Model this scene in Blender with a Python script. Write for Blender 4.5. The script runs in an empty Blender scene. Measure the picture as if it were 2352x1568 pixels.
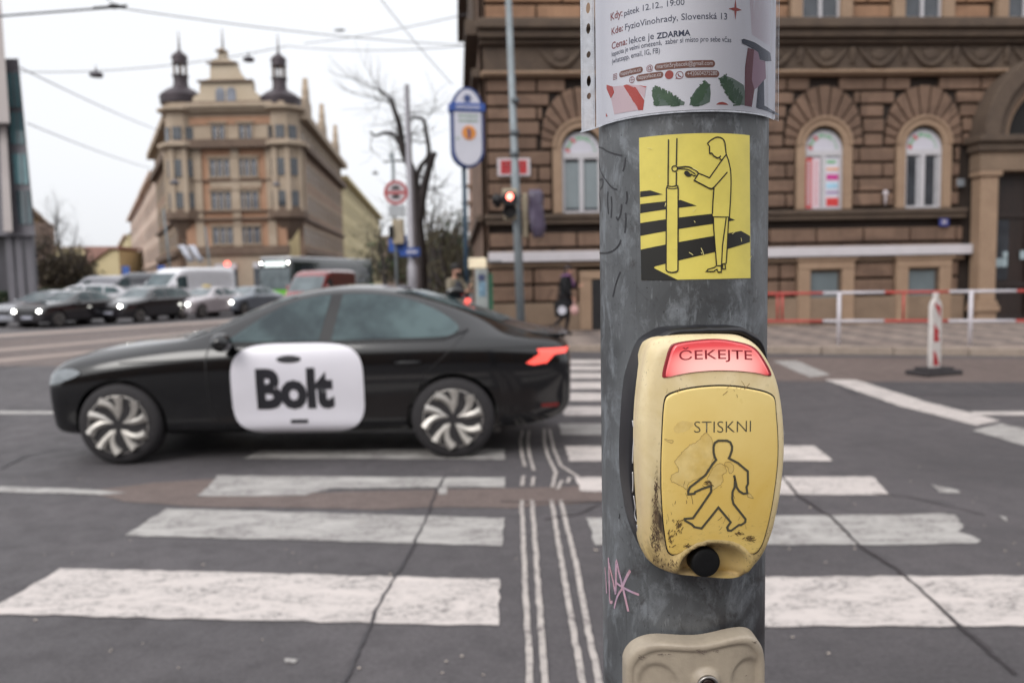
import bpy, bmesh, math, random
from mathutils import Vector, Matrix
from mathutils.geometry import tessellate_polygon
from mathutils.bvhtree import BVHTree
R = math.radians
SC = bpy.context.scene
# ---------------------------------------------------------------- camera
W0, H0 = 2352.0, 1568.0                      # pixel frame used for measurements
FPX = W0 * 28.0 / 36.0
CAM_Z = 1.52
PITCH, ROLL = R(4.62), R(1.1)
CF = Vector((0, math.cos(PITCH), -math.sin(PITCH)))
U0 = Vector((0, math.sin(PITCH), math.cos(PITCH)))
X0 = Vector((1, 0, 0))
CR = X0 * math.cos(ROLL) - U0 * math.sin(ROLL)
CU = X0 * math.sin(ROLL) + U0 * math.cos(ROLL)
CAM = Vector((0, 0, CAM_Z))
cd = bpy.data.cameras.new('camera'); co = bpy.data.objects.new('camera', cd)
SC.collection.objects.link(co)
m3 = Matrix((CR, CU, -CF)).transposed()
co.matrix_world = Matrix.Translation(CAM) @ m3.to_4x4()
cd.lens = 28; cd.sensor_width = 36; cd.clip_start = 0.02; cd.clip_end = 2000
cd.dof.use_dof = True; cd.dof.focus_distance = 0.685; cd.dof.aperture_fstop = 6.3
SC.camera = co
# ---------------------------------------------------------------- light: overcast sky and a weak broad sun
SUN_EL, SUN_AZ = R(40), R(215)
w = bpy.data.worlds.new('World'); SC.world = w; w.use_nodes = True
nt = w.node_tree; nt.nodes.clear()
N = nt.nodes.new; L = nt.links.new
out = N('ShaderNodeOutputWorld')
sky = N('ShaderNodeTexSky'); sky.sky_type = 'NISHITA'; sky.sun_disc = False
sky.sun_elevation = SUN_EL; sky.sun_rotation = SUN_AZ; sky.dust_density = 4
b1 = N('ShaderNodeBackground'); b1.inputs[1].default_value = 0.05
hs = N('ShaderNodeHueSaturation'); hs.inputs['Saturation'].default_value = 0.25
L(sky.outputs[0], hs.inputs['Color']); L(hs.outputs[0], b1.inputs[0])
tc = N('ShaderNodeTexCoord'); sx = N('ShaderNodeSeparateXYZ'); L(tc.outputs['Generated'], sx.inputs[0])
mr = N('ShaderNodeMapRange'); mr.inputs['From Min'].default_value = 0.0; mr.inputs['From Max'].default_value = 1.0
L(sx.outputs['Z'], mr.inputs['Value'])
nz = N('ShaderNodeTexNoise'); nz.inputs['Scale'].default_value = 1.6; nz.inputs['Detail'].default_value = 4
L(tc.outputs['Generated'], nz.inputs['Vector'])
cr = N('ShaderNodeValToRGB')
cr.color_ramp.elements[0].color = (0.80, 0.815, 0.85, 1); cr.color_ramp.elements[1].color = (1.45, 1.45, 1.5, 1)
e = cr.color_ramp.elements.new(0.35); e.color = (0.86, 0.868, 0.89, 1)
L(mr.outputs[0], cr.inputs[0])
mu = N('ShaderNodeMix'); mu.data_type = 'RGBA'; mu.blend_type = 'MULTIPLY'; mu.inputs[0].default_value = 0.06
L(cr.outputs[0], mu.inputs[6]); L(nz.outputs['Fac'], mu.inputs[7])
b2 = N('ShaderNodeBackground'); b2.inputs[1].default_value = 1.02; L(mu.outputs[2], b2.inputs[0])
ad = N('ShaderNodeAddShader'); L(b1.outputs[0], ad.inputs[0]); L(b2.outputs[0], ad.inputs[1])
L(ad.outputs[0], out.inputs[0])
sd = bpy.data.lights.new('sun', 'SUN'); sd.energy = 1.15; sd.angle = R(30); sd.color = (1, 0.97, 0.93)
so = bpy.data.objects.new('sun', sd); SC.collection.objects.link(so)
so.rotation_euler = (R(50), 0, R(-35))
SC.view_settings.view_transform = 'Standard'; SC.view_settings.look = 'None'
SC.view_settings.exposure = 0.0; SC.view_settings.gamma = 1
SC.cycles.use_denoising = True
SC.cycles.max_bounces = 6; SC.cycles.diffuse_bounces = 3; SC.cycles.glossy_bounces = 3
SC.cycles.transparent_max_bounces = 12; SC.cycles.caustics_reflective = False; SC.cycles.caustics_refractive = False
SC.cycles.sample_clamp_indirect = 4

# ---------------------------------------------------------------- measuring helpers
def ray(u, v):
    x = (u - W0 / 2) / FPX; y = -(v - H0 / 2) / FPX
    return CR * x + CU * y + CF
def P(u, v, d):                                # world point at depth Y=d
    r = ray(u, v); return CAM + r * (d / r.y)
def G(u, v, z=0.0):                            # point on the ground
    r = ray(u, v); return CAM + r * ((z - CAM_Z) / r.z)
def proj(p):
    q = Vector(p) - CAM; z = q.dot(CF)
    return (W0 / 2 + FPX * q.dot(CR) / z, H0 / 2 - FPX * q.dot(CU) / z)
# ---------------------------------------------------------------- object helpers
COL = SC.collection
def tag(o, label=None, cat=None, group=None, kind=None):
    if label: o['label'] = label
    if cat: o['category'] = cat
    if group: o['group'] = group
    if kind: o['kind'] = kind
    return o
def empty(name, loc=(0, 0, 0), rz=0, label=None, cat=None, group=None):
    o = bpy.data.objects.new(name, None); COL.objects.link(o); o.location = loc; o.rotation_euler = (0, 0, rz)
    o.empty_display_size = 0.2
    return tag(o, label, cat, group)
class MB:
    def __init__(s): s.v = []; s.f = []; s.m = []; s.cur = 0
    def add(s, vs, fs):
        b = len(s.v); s.v += [tuple(p) for p in vs]
        for f in fs: s.f.append([b + i for i in f]); s.m.append(s.cur)
    def box(s, x0, x1, y0, y1, z0, z1):
        s.add([(x0,y0,z0),(x1,y0,z0),(x1,y1,z0),(x0,y1,z0),(x0,y0,z1),(x1,y0,z1),(x1,y1,z1),(x0,y1,z1)],
              [(0,3,2,1),(4,5,6,7),(0,1,5,4),(1,2,6,5),(2,3,7,6),(3,0,4,7)])
        return s
    def prism(s, poly, y0, y1):                 # polygon in XZ extruded along Y
        n = len(poly)
        vs = [(x, y0, z) for x, z in poly] + [(x, y1, z) for x, z in poly]
        t = tessellate_polygon([[Vector((x, z, 0)) for x, z in poly]])
        fs = [tuple(q) for q in t] + [tuple(n + i for i in reversed(q)) for q in t]
        fs += [(i, (i + 1) % n, n + (i + 1) % n, n + i) for i in range(n)]
        s.add(vs, fs); return s
    def slab(s, poly, z0, z1):                  # polygon in XY extruded along Z
        n = len(poly)
        vs = [(p[0], p[1], z1) for p in poly] + [(p[0], p[1], z0) for p in poly]
        t = tessellate_polygon([[Vector((p[0], p[1], 0)) for p in poly]])
        fs = [tuple(q) for q in t] + [tuple(n + i for i in reversed(q)) for q in t]
        fs += [(i, (i + 1) % n, n + (i + 1) % n, n + i) for i in range(n)]
        s.add(vs, fs); return s
    def sheet(s, poly, z):
        t = tessellate_polygon([[Vector((p[0], p[1], 0)) for p in poly]])
        s.add([(p[0], p[1], z) for p in poly], [tuple(q) for q in t]); return s
    def tube(s, pts, rs, n=8, cap=True):
        pts = [Vector(p) for p in pts]
        if not hasattr(rs, '__len__'): rs = [rs] * len(pts)
        vs = []; up = None
        for i, p in enumerate(pts):
            d = (pts[min(i + 1, len(pts) - 1)] - pts[max(i - 1, 0)]).normalized()
            if up is None:
                up = Vector((0, 0, 1)) if abs(d.z) < 0.9 else Vector((1, 0, 0))
            a = d.cross(up).normalized(); b = a.cross(d).normalized(); up = b
            for k in range(n):
                t = 2 * math.pi * k / n
                vs.append(p + (a * math.cos(t) + b * math.sin(t)) * rs[i])
        fs = []
        for i in range(len(pts) - 1):
            for k in range(n):
                k2 = (k + 1) % n
                fs.append((i * n + k, i * n + k2, (i + 1) * n + k2, (i + 1) * n + k))
        if cap:
            fs.append(tuple(reversed(range(n)))); fs.append(tuple((len(pts) - 1) * n + k for k in range(n)))
        s.add(vs, fs); return s
    def lathe(s, prof, c=(0, 0, 0), n=20, axis='z'):   # prof: (r, h)
        vs = []
        for r, h in prof:
            for k in range(n):
                t = 2 * math.pi * k / n; a, b = r * math.cos(t), r * math.sin(t)
                p = (a, b, h) if axis == 'z' else ((a, h, b) if axis == 'y' else (h, a, b))
                vs.append((c[0] + p[0], c[1] + p[1], c[2] + p[2]))
        fs = []
        for i in range(len(prof) - 1):
            for k in range(n):
                k2 = (k + 1) % n
                fs.append((i * n + k, i * n + k2, (i + 1) * n + k2, (i + 1) * n + k))
        fs.append(tuple(reversed(range(n)))); fs.append(tuple((len(prof) - 1) * n + k for k in range(n)))
        s.add(vs, fs); return s
    def ball(s, c, r, n=12, m=8):
        if not hasattr(r, '__len__'): r = (r, r, r)
        vs = []; fs = []
        for i in range(m + 1):
            th = math.pi * i / m
            for k in range(n):
                t = 2 * math.pi * k / n
                vs.append((c[0] + r[0] * math.sin(th) * math.cos(t), c[1] + r[1] * math.sin(th) * math.sin(t), c[2] + r[2] * math.cos(th)))
        for i in range(m):
            for k in range(n):
                k2 = (k + 1) % n; fs.append((i * n + k, (i + 1) * n + k, (i + 1) * n + k2, i * n + k2))
        s.add(vs, fs); return s
    def sector(s, cx, cz, r0, r1, a0, a1, y0, y1, n=4):   # arch piece in XZ, r may be functions of angle
        f0 = r0 if callable(r0) else (lambda a: r0); f1 = r1 if callable(r1) else (lambda a: r1)
        vs = []
        for i in range(n + 1):
            a = a0 + (a1 - a0) * i / n; c, q = math.cos(a), math.sin(a)
            for rr, y in ((f0(a), y0), (f1(a), y0), (f1(a), y1), (f0(a), y1)):
                vs.append((cx + rr * c, y, cz + rr * q))
        fs = [(0, 1, 2, 3), tuple(4 * n + k for k in (3, 2, 1, 0))]
        for i in range(n):
            for k in range(4):
                k2 = (k + 1) % 4; fs.append((4 * i + k, 4 * i + 4 + k, 4 * i + 4 + k2, 4 * i + k2))
        s.add(vs, fs); return s
    def mesh(s, name, mats, smooth=False, recalc=True):
        me = bpy.data.meshes.new(name); me.from_pydata(s.v, [], s.f)
        if not isinstance(mats, (list, tuple)): mats = [mats]
        for m in mats: me.materials.append(m)
        for p, i in zip(me.polygons, s.m): p.material_index = i
        if recalc:
            bm = bmesh.new(); bm.from_mesh(me); bmesh.ops.recalc_face_normals(bm, faces=bm.faces); bm.to_mesh(me); bm.free()
        if smooth: me.shade_smooth()
        return me
    def build(s, name, mats, parent=None, smooth=False, bevel=0, loc=None, rz=None, seg=2, recalc=True):
        me = s.mesh(name, mats, smooth, recalc)
        return link(name, me, parent, bevel, loc, rz, seg)
def link(name, me, parent=None, bevel=0, loc=None, rz=None, seg=2):
    o = bpy.data.objects.new(name, me); COL.objects.link(o)
    if parent: o.parent = parent
    if loc is not None: o.location = loc
    if rz is not None: o.rotation_euler = (0, 0, rz)
    if bevel:
        b = o.modifiers.new('b', 'BEVEL'); b.width = bevel; b.segments = seg; b.limit_method = 'ANGLE'; b.angle_limit = R(40)
        for p in me.polygons: p.use_smooth = True
        try:
            me.set_sharp_from_angle(angle=R(40))
        except Exception: pass
    return o
def autosmooth(o, a=35):
    o.data.shade_smooth(); o.data.set_sharp_from_angle(angle=R(a)); return o
def copy_tree(o, parent=None):
    c = o.copy(); COL.objects.link(c)
    if parent: c.parent = parent
    for ch in list(o.children): copy_tree(ch, c)
    return c
# ---------------------------------------------------------------- materials
def lin(r, g=None, b=None):
    if g is None: r, g, b = r
    f = lambda c: (c / 255 / 12.92) if c / 255 <= 0.04045 else ((c / 255 + 0.055) / 1.055) ** 2.4
    return (f(r), f(g), f(b))
def pm(name, col, rough=0.6, metal=0.0, var=0.15, scale=6.0, col2=None, lo=0.35, hi=0.65, bump=0.0, bscale=60.0,
       coat=0.0, em=None, es=0.0, stretch=None, spec=None, fine=0.0, fscale=150.0, alpha=None, trans=0.0):
    m = bpy.data.materials.new(name); m.use_nodes = True
    nt = m.node_tree; n = nt.nodes; l = nt.links; b = n['Principled BSDF']
    b.inputs['Roughness'].default_value = rough; b.inputs['Metallic'].default_value = metal
    if coat: b.inputs['Coat Weight'].default_value = coat; b.inputs['Coat Roughness'].default_value = 0.04
    if spec is not None: b.inputs['Specular IOR Level'].default_value = spec
    if trans: b.inputs['Transmission Weight'].default_value = trans
    if alpha is not None: b.inputs['Alpha'].default_value = alpha
    if em: b.inputs['Emission Color'].default_value = (*em, 1); b.inputs['Emission Strength'].default_value = es
    tc = n.new('ShaderNodeTexCoord'); vec = tc.outputs['Object']
    if stretch:
        mp = n.new('ShaderNodeMapping'); mp.inputs['Scale'].default_value = stretch; l.new(vec, mp.inputs[0]); vec = mp.outputs[0]
    c2 = col2 if col2 else tuple(c * (1 + var) for c in col)
    c1 = col if col2 else tuple(c * (1 - var) for c in col)
    nz = n.new('ShaderNodeTexNoise'); nz.inputs['Scale'].default_value = scale; nz.inputs['Detail'].default_value = 8; nz.inputs['Roughness'].default_value = 0.6
    l.new(vec, nz.inputs['Vector'])
    rp = n.new('ShaderNodeMapRange'); rp.inputs['From Min'].default_value = lo; rp.inputs['From Max'].default_value = hi
    l.new(nz.outputs['Fac'], rp.inputs['Value'])
    mx = n.new('ShaderNodeMix'); mx.data_type = 'RGBA'; l.new(rp.outputs[0], mx.inputs[0])
    mx.inputs[6].default_value = (*c1, 1); mx.inputs[7].default_value = (*c2, 1)
    o = mx.outputs[2]
    if fine:
        n2 = n.new('ShaderNodeTexNoise'); n2.inputs['Scale'].default_value = fscale; n2.inputs['Detail'].default_value = 3
        l.new(vec, n2.inputs['Vector'])
        r2 = n.new('ShaderNodeMapRange'); r2.inputs['From Min'].default_value = 0.3; r2.inputs['From Max'].default_value = 0.7
        r2.inputs['To Min'].default_value = 1 - fine; r2.inputs['To Max'].default_value = 1 + fine
        l.new(n2.outputs['Fac'], r2.inputs['Value'])
        m2 = n.new('ShaderNodeMix'); m2.data_type = 'RGBA'; m2.blend_type = 'MULTIPLY'; m2.inputs[0].default_value = 1
        l.new(o, m2.inputs[6]); l.new(r2.outputs[0], m2.inputs[7]); o = m2.outputs[2]
    l.new(o, b.inputs['Base Color'])
    if bump:
        n3 = n.new('ShaderNodeTexNoise'); n3.inputs['Scale'].default_value = bscale; n3.inputs['Detail'].default_value = 5
        l.new(vec, n3.inputs['Vector'])
        bp = n.new('ShaderNodeBump'); bp.inputs['Strength'].default_value = bump; bp.inputs['Distance'].default_value = 0.01
        l.new(n3.outputs['Fac'], bp.inputs['Height']); l.new(bp.outputs[0], b.inputs['Normal'])
    return m
class NG:                                        # tiny node helper for the special materials
    def __init__(s, m): s.nt = m.node_tree; s.n = s.nt.nodes; s.l = s.nt.links; s.b = s.n['Principled BSDF']; s.tc = s.n.new('ShaderNodeTexCoord')
    def mapv(s, scale, loc=(0, 0, 0)):
        mp = s.n.new('ShaderNodeMapping'); mp.inputs['Scale'].default_value = scale; mp.inputs['Location'].default_value = loc
        s.l.new(s.tc.outputs['Object'], mp.inputs[0]); return mp.outputs[0]
    def noise(s, scale, detail=6, vec=None, dist=0.0, rough=0.6):
        k = s.n.new('ShaderNodeTexNoise'); k.inputs['Scale'].default_value = scale; k.inputs['Detail'].default_value = detail
        k.inputs['Distortion'].default_value = dist; k.inputs['Roughness'].default_value = rough
        s.l.new(vec or s.tc.outputs['Object'], k.inputs['Vector']); return k.outputs['Fac']
    def rng(s, x, a, b, c=0.0, d=1.0):
        k = s.n.new('ShaderNodeMapRange'); s.l.new(x, k.inputs['Value'])
        for nm, vv in (('From Min', a), ('From Max', b), ('To Min', c), ('To Max', d)): k.inputs[nm].default_value = vv
        return k.outputs[0]
    def mix(s, f, a, b, mode='MIX'):
        k = s.n.new('ShaderNodeMix'); k.data_type = 'RGBA'; k.blend_type = mode
        for i, x in ((0, f), (6, a), (7, b)):
            if isinstance(x, tuple): k.inputs[i].default_value = (*x, 1)
            elif isinstance(x, (int, float)): k.inputs[i].default_value = x
            else: s.l.new(x, k.inputs[i])
        return k.outputs[2]
    def math(s, op, a, b=0.0):
        k = s.n.new('ShaderNodeMath'); k.operation = op
        for i, x in ((0, a), (1, b)):
            if isinstance(x, (int, float)): k.inputs[i].default_value = x
            else: s.l.new(x, k.inputs[i])
        return k.outputs[0]
    def xyz(s):
        k = s.n.new('ShaderNodeSeparateXYZ'); s.l.new(s.tc.outputs['Object'], k.inputs[0]); return k.outputs
    def bump(s, h, st, dist=0.002):
        k = s.n.new('ShaderNodeBump'); k.inputs['Strength'].default_value = st; k.inputs['Distance'].default_value = dist
        s.l.new(h, k.inputs['Height']); s.l.new(k.outputs[0], s.b.inputs['Normal'])
    def to(s, x, name): s.l.new(x, s.b.inputs[name])
def newmat(name, rough=0.5, metal=0.0):
    m = bpy.data.materials.new(name); m.use_nodes = True
    m.node_tree.nodes['Principled BSDF'].inputs['Roughness'].default_value = rough
    m.node_tree.nodes['Principled BSDF'].inputs['Metallic'].default_value = metal
    return m, NG(m)

def dens(line, step):                             # resample a polyline
    o = [line[0]]
    for a, b in zip(line, line[1:]):
        L_ = math.hypot(b[0] - a[0], b[1] - a[1]); k = max(1, int(L_ / step))
        for i in range(1, k + 1): o.append((a[0] + (b[0] - a[0]) * i / k, a[1] + (b[1] - a[1]) * i / k))
    return o
def spline(pts, k=6, closed=False):               # Catmull-Rom
    n = len(pts); o = []
    rngi = range(n if closed else n - 1)
    for i in rngi:
        p0 = pts[(i - 1) % n] if closed or i > 0 else pts[i]; p1 = pts[i]; p2 = pts[(i + 1) % n]
        p3 = pts[(i + 2) % n] if closed or i + 2 < n else p2
        for j in range(k):
            t = j / k; t2 = t * t; t3 = t2 * t
            o.append(tuple(0.5 * (2 * p1[c] + (p2[c] - p0[c]) * t + (2 * p0[c] - 5 * p1[c] + 4 * p2[c] - p3[c]) * t2 + (3 * p1[c] - p0[c] - 3 * p2[c] + p3[c]) * t3) for c in range(len(p1))))
    if not closed: o.append(tuple(pts[-1]))
    return o
def stroke2d(line, w, closed=False):              # mitred ribbon -> verts, quads
    n = len(line); L1 = []; L2 = []
    for i in range(n):
        p = line[i]
        a = line[(i - 1) % n] if (closed or i > 0) else None
        c = line[(i + 1) % n] if (closed or i < n - 1) else None
        def nrm(q, r):
            dx, dy = r[0] - q[0], r[1] - q[1]; h = math.hypot(dx, dy) or 1e-9; return (-dy / h, dx / h)
        if a is None: nx, ny = nrm(p, c); k = 1
        elif c is None: nx, ny = nrm(a, p); k = 1
        else:
            n1 = nrm(a, p); n2 = nrm(p, c); nx, ny = n1[0] + n2[0], n1[1] + n2[1]; h = math.hypot(nx, ny)
            if h < 0.3: nx, ny = n1; k = 1
            else:
                nx /= h; ny /= h; k = min(2.0, 1 / max(0.2, nx * n1[0] + ny * n1[1]))
        L1.append((p[0] + nx * w / 2 * k, p[1] + ny * w / 2 * k)); L2.append((p[0] - nx * w / 2 * k, p[1] - ny * w / 2 * k))
    fs = [(i, (i + 1) % n, n + (i + 1) % n, n + i) for i in range(n if closed else n - 1)]
    return L1 + L2, fs
def art(items, mapf, step=0.01):
    """items: list of ('poly',pts[,holes]) or ('line',pts,w,closed) in flat coords; cut at a lattice and mapped through mapf"""
    bm = bmesh.new()
    for it in items:
        if it[0] == 'poly':
            loops = [it[1]] + (it[2] if len(it) > 2 else [])
            flat = [q for lp in loops for q in lp]
            t = tessellate_polygon([[Vector((x, y, 0)) for x, y in lp] for lp in loops])
            vs = [bm.verts.new((x, y, 0)) for x, y in flat]
            for q in t:
                try: bm.faces.new([vs[i] for i in q])
                except ValueError: pass
        elif it[0] == 'line':
            v2, fs = stroke2d(it[1], it[2], it[3] if len(it) > 3 else False)
            vs = [bm.verts.new((x, y, 0)) for x, y in v2]
            for q in fs:
                try: bm.faces.new([vs[i] for i in q])
                except ValueError: pass
        elif it[0] == 'mesh':
            vs = [bm.verts.new((x, y, 0)) for x, y in it[1]]
            for q in it[2]:
                try: bm.faces.new([vs[i] for i in q])
                except ValueError: pass
    if step and len(bm.verts):
        xs = [v.co.x for v in bm.verts]; ys = [v.co.y for v in bm.verts]
        for ax, lo, hi in ((0, min(xs), max(xs)), (1, min(ys), max(ys))):
            k = math.floor(lo / step) + 1
            while k * step < hi:
                c = [0, 0, 0]; c[ax] = k * step; nn = [0, 0, 0]; nn[ax] = 1
                bmesh.ops.bisect_plane(bm, geom=bm.verts[:] + bm.edges[:] + bm.faces[:], plane_co=c, plane_no=nn, dist=1e-7)
                k += 1
    for v in bm.verts: v.co = mapf(v.co.x, v.co.y)
    return bm
def art_obj(name, items, mapf, mat, parent=None, step=0.01, toward=None, smooth=True):
    bm = art(items, mapf, step)
    me = bpy.data.meshes.new(name)
    bmesh.ops.recalc_face_normals(bm, faces=bm.faces)
    if toward is not None:
        for f in bm.faces:
            if f.normal.dot(toward) < 0: f.normal_flip()
    bm.to_mesh(me); bm.free(); me.materials.append(mat)
    if smooth: me.shade_smooth()
    o = bpy.data.objects.new(name, me); COL.objects.link(o)
    if parent: o.parent = parent
    return o
_txt = {}
def text2d(s, bold=0.0, res=3):
    """glyph mesh of a string in font units: (verts2d, faces, width, capheight)"""
    k = (s, bold, res)
    if k not in _txt:
        c = bpy.data.curves.new('t', 'FONT'); c.body = s; c.size = 1; c.offset = bold; c.resolution_u = res; c.fill_mode = 'FRONT'
        o = bpy.data.objects.new('t', c); COL.objects.link(o)
        dg = bpy.context.evaluated_depsgraph_get(); me = bpy.data.meshes.new_from_object(o.evaluated_get(dg))
        vs = [(v.co.x, v.co.y) for v in me.vertices]; fs = [tuple(p.vertices) for p in me.polygons]
        bpy.data.objects.remove(o); bpy.data.curves.remove(c); bpy.data.meshes.remove(me)
        _txt[k] = (vs, fs, min((v[0] for v in vs), default=0), max((v[0] for v in vs), default=1))
    return _txt[k]
def text_item(s, p0, p1, bold=0.0, h=None, arc=0.0, res=3):
    """string with its baseline from p0 to p1 (flat coords); h = size (font units scale) vertical, arc = bulge"""
    vs, fs, x0, x1 = text2d(s, bold, res)
    dx, dy = p1[0] - p0[0], p1[1] - p0[1]; Ln = math.hypot(dx, dy); ux, uy = dx / Ln, dy / Ln
    k = Ln / (x1 - x0); kh = h if h else k
    o = []
    for x, y in vs:
        a = (x - x0) * k; b = y * kh + arc * 4 * (a / Ln) * (1 - a / Ln)
        o.append((p0[0] + ux * a - uy * b, p0[1] + uy * a + ux * b))
    return ('mesh', o, fs)
# ================================================================ FOREGROUND POLE
PR = 0.08
_a = P(1566.5, 300, 0.783); _b = P(1567, 1560, 0.783)
axis = (_a - _b).normalized()
pbase = _b + axis * (-_b.z / axis.z)
_y = (Vector((0, 1, 0)) - axis * axis.y).normalized(); _x = _y.cross(axis).normalized()
PM = Matrix.Translation(pbase) @ Matrix((_x, _y, axis)).transposed().to_4x4()
PMI = PM.inverted(); CL = PMI @ CAM; PM3 = PMI.to_3x3()
def cyl_hit(u, v, r):                             # (arc length at radius PR, z) where the sight line meets radius r
    d = PM3 @ ray(u, v)
    A = d.x ** 2 + d.y ** 2; B = CL.x * d.x + CL.y * d.y; C = CL.x ** 2 + CL.y ** 2 - r * r
    D = B * B - A * C
    t = (-B - math.sqrt(max(D, 0))) / A
    p = CL + d * t
    return (math.atan2(p.x, -p.y) * PR, p.z)
def cyl_map(off, r=None):
    rr = (r or PR) + off
    return lambda s, z: Vector((rr * math.sin(s / PR), -rr * math.cos(s / PR), z))
FACE = Vector((0, -1, 0))
def steel_mat():
    m, g = newmat('galvanised_steel', 0.5, 0.3)
    st = g.mapv((1, 1, 0.65)); a = g.noise(9, 9, st, 0.6); b = g.noise(38, 10, st, 0.4, 0.7); c = g.noise(170, 6, g.mapv((1, 1, 0.25)), 0.2)
    d = g.noise(20, 8, None, 1.2, 0.75)
    col = g.mix(g.rng(a, 0.36, 0.66), lin(82, 84, 86), lin(118, 121, 124))
    col = g.mix(g.rng(b, 0.5, 0.63, 0, 0.7), col, lin(142, 147, 152))
    col = g.mix(g.rng(d, 0.55, 0.68, 0, 0.8), col, lin(60, 56, 56))
    col = g.mix(g.rng(c, 0.6, 0.75, 0, 0.45), col, lin(180, 186, 190))
    sp = g.noise(420, 2); col = g.mix(g.rng(sp, 0.68, 0.74, 0, 0.8), col, lin(40, 38, 38))
    wv = g.noise(60, 4, g.mapv((3, 3, 0.12)), 0.1); col = g.mix(g.rng(wv, 0.6, 0.72, 0, 0.35), col, lin(60, 60, 62))
    # darker mottled band just below the button, towards the right
    x = g.xyz()
    gz = g.math('MULTIPLY', g.rng(x[2], 1.08, 1.16, 0, 1), g.rng(x[2], 1.17, 1.27, 1, 0))
    gz = g.math('MULTIPLY', gz, g.rng(g.noise(14, 8, None, 1.0), 0.4, 0.6, 0.1, 0.9))
    gz = g.math('MULTIPLY', gz, g.rng(x[0], -0.05, 0.0, 0, 1))
    col = g.mix(gz, col, lin(44, 40, 42))
    g.to(col, 'Base Color'); g.to(g.rng(b, 0.3, 0.7, 0.36, 0.62), 'Roughness')
    g.bump(g.mix(0.5, b, c), 0.35, 0.0012)
    return m
M_STEEL = steel_mat()
pole = empty('signal_pole', (0, 0, 0), 0, 'thick grey galvanised steel pole in the foreground carrying the yellow push button', 'pole')
pole.matrix_world = PM
b = MB(); prof = [(PR + 0.012, 0), (PR + 0.012, 0.03), (PR, 0.05)] + [(PR, 0.05 + 3.6 * i / 30) for i in range(1, 31)] + [(PR * 0.9, 3.7)]
b.lathe(prof, n=96); o = b.build('shaft', M_STEEL, pole); autosmooth(o)
b = MB(); b.lathe([(PR + 0.03, -0.002), (PR + 0.03, 0.02), (PR + 0.013, 0.03)], n=40); b.build('foot_collar', M_STEEL, pole, bevel=0.003)
# marker scribbles and paint tag on the shaft (thin paint layers)
M_MARK = pm('faded_black_marker', lin(56, 56, 60), 0.55, 0.2, 0.3, 90)
M_TAG = pm('faded_mauve_paint', lin(176, 150, 172), 0.6, 0, 0.15, 60, col2=lin(196, 150, 158), fine=0.2)
def C4(x, y): return (1345.1 + .2647 * x, 1153 + .2647 * y)
def C2(x, y): return (1325.9 + .288 * x, 278.6 + .288 * y)
def C3(x, y): return (1402.8 + .3922 * x, 730.2 + .3922 * y)
def C1(x, y): return (1325.9 + .20425 * x, .20425 * y)
def onpole(pts, f, off=0.0): return [cyl_hit(*f(*p), PR + off) for p in pts]
def mark(segs, f, w, mat, name, closed=False):
    it = [('line', dens(spline(onpole(s_, f), 5), 0.003), w) for s_ in segs]
    return art_obj(name, it, cyl_map(0.0003), mat, pole, 0.004, FACE)
mark([[(162, 205), (200, 215), (240, 240), (300, 262), (360, 275)], [(175, 330), (190, 400), (230, 470), (280, 530), (318, 545)],
      [(385, 290), (378, 350), (365, 400)], [(180, 470), (205, 465), (200, 520), (182, 545)]], C2, 0.0016, M_MARK, 'marker_scrawl')
mark([[(245, 560), (242, 640), (250, 740)], [(272, 600), (275, 680), (270, 770)], [(355, 660), (345, 740), (325, 785), (312, 760)],
      [(395, 560), (398, 620), (388, 660)], [(385, 730), (388, 800), (380, 890)], [(178, 1050), (230, 1050), (290, 1030), (330, 990), (350, 945)],
      [(345, 1200), (310, 1290), (285, 1400)], [(165, 560), (185, 640), (190, 720)]], C2, 0.0017, M_MARK, 'marker_scrawl')
mark([[(170, 560), (178, 650), (185, 790)], [(200, 480), (206, 640), (212, 850), (235, 860)], [(203, 520), (240, 680), (262, 780), (268, 520), (290, 600), (330, 760), (372, 945)],
      [(388, 590), (355, 650), (325, 720)]], C4, 0.0028, M_TAG, 'paint_tag')
mark([[(258, 690), (300, 720), (350, 750), (400, 775), (465, 800)], [(250, 920), (275, 820), (330, 730)]], C4, 0.0022, M_TAG, 'paint_tag')
mark([[(292, 100), (296, 118), (290, 140)], [(1070, 40), (1085, 60)]], C4, 0.0012, M_MARK, 'marker_scrawl')

# ---------------------------------------------------------------- yellow instruction sticker
M_YEL = pm('yellow_vinyl', lin(226, 210, 104), 0.45, 0, 0.05, 30, fine=0.03, fscale=80, bump=0.05, bscale=25)
M_BLK = pm('black_print', lin(34, 33, 30), 0.5, 0, 0.1, 60)
st = empty('instruction_sticker', (0, 0, 0), 0, 'yellow sticker showing a figure pressing a button beside a zebra crossing, on the pole', 'sticker')
st.matrix_world = PM
def SP(pts, k=0): return [cyl_hit(*C2(*p), PR + 0.0003) for p in pts]
def SL(pts, w=9.5, closed=False):
    q = SP(pts); return ('line', q, w * 0.288 / 2480, closed)
c0 = SP([(493, 133), (1375, 113), (1382, 1250), (510, 1268)])
sl, sr = (c0[0][0] + c0[3][0]) / 2, (c0[1][0] + c0[2][0]) / 2; zt, zb = (c0[0][1] + c0[1][1]) / 2, (c0[2][1] + c0[3][1]) / 2
art_obj('vinyl_sheet', [('poly', [c0[3], c0[2], c0[1], c0[0]])], cyl_map(0.0003), M_YEL, st, 0.006, FACE)
stripes = [[(500, 560), (583, 551), (684, 584), (500, 607)], [(500, 661), (825, 628), (952, 674), (500, 734)],
           [(503, 812), (1080, 737), (1205, 765), (1257, 787), (1205, 799), (503, 914)],
           [(507, 1023), (1305, 874), (1379, 915), (1379, 963), (1195, 1018), (800, 1112), (625, 1155), (610, 1164), (622, 1175), (805, 1266), (511, 1267)]]
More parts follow.
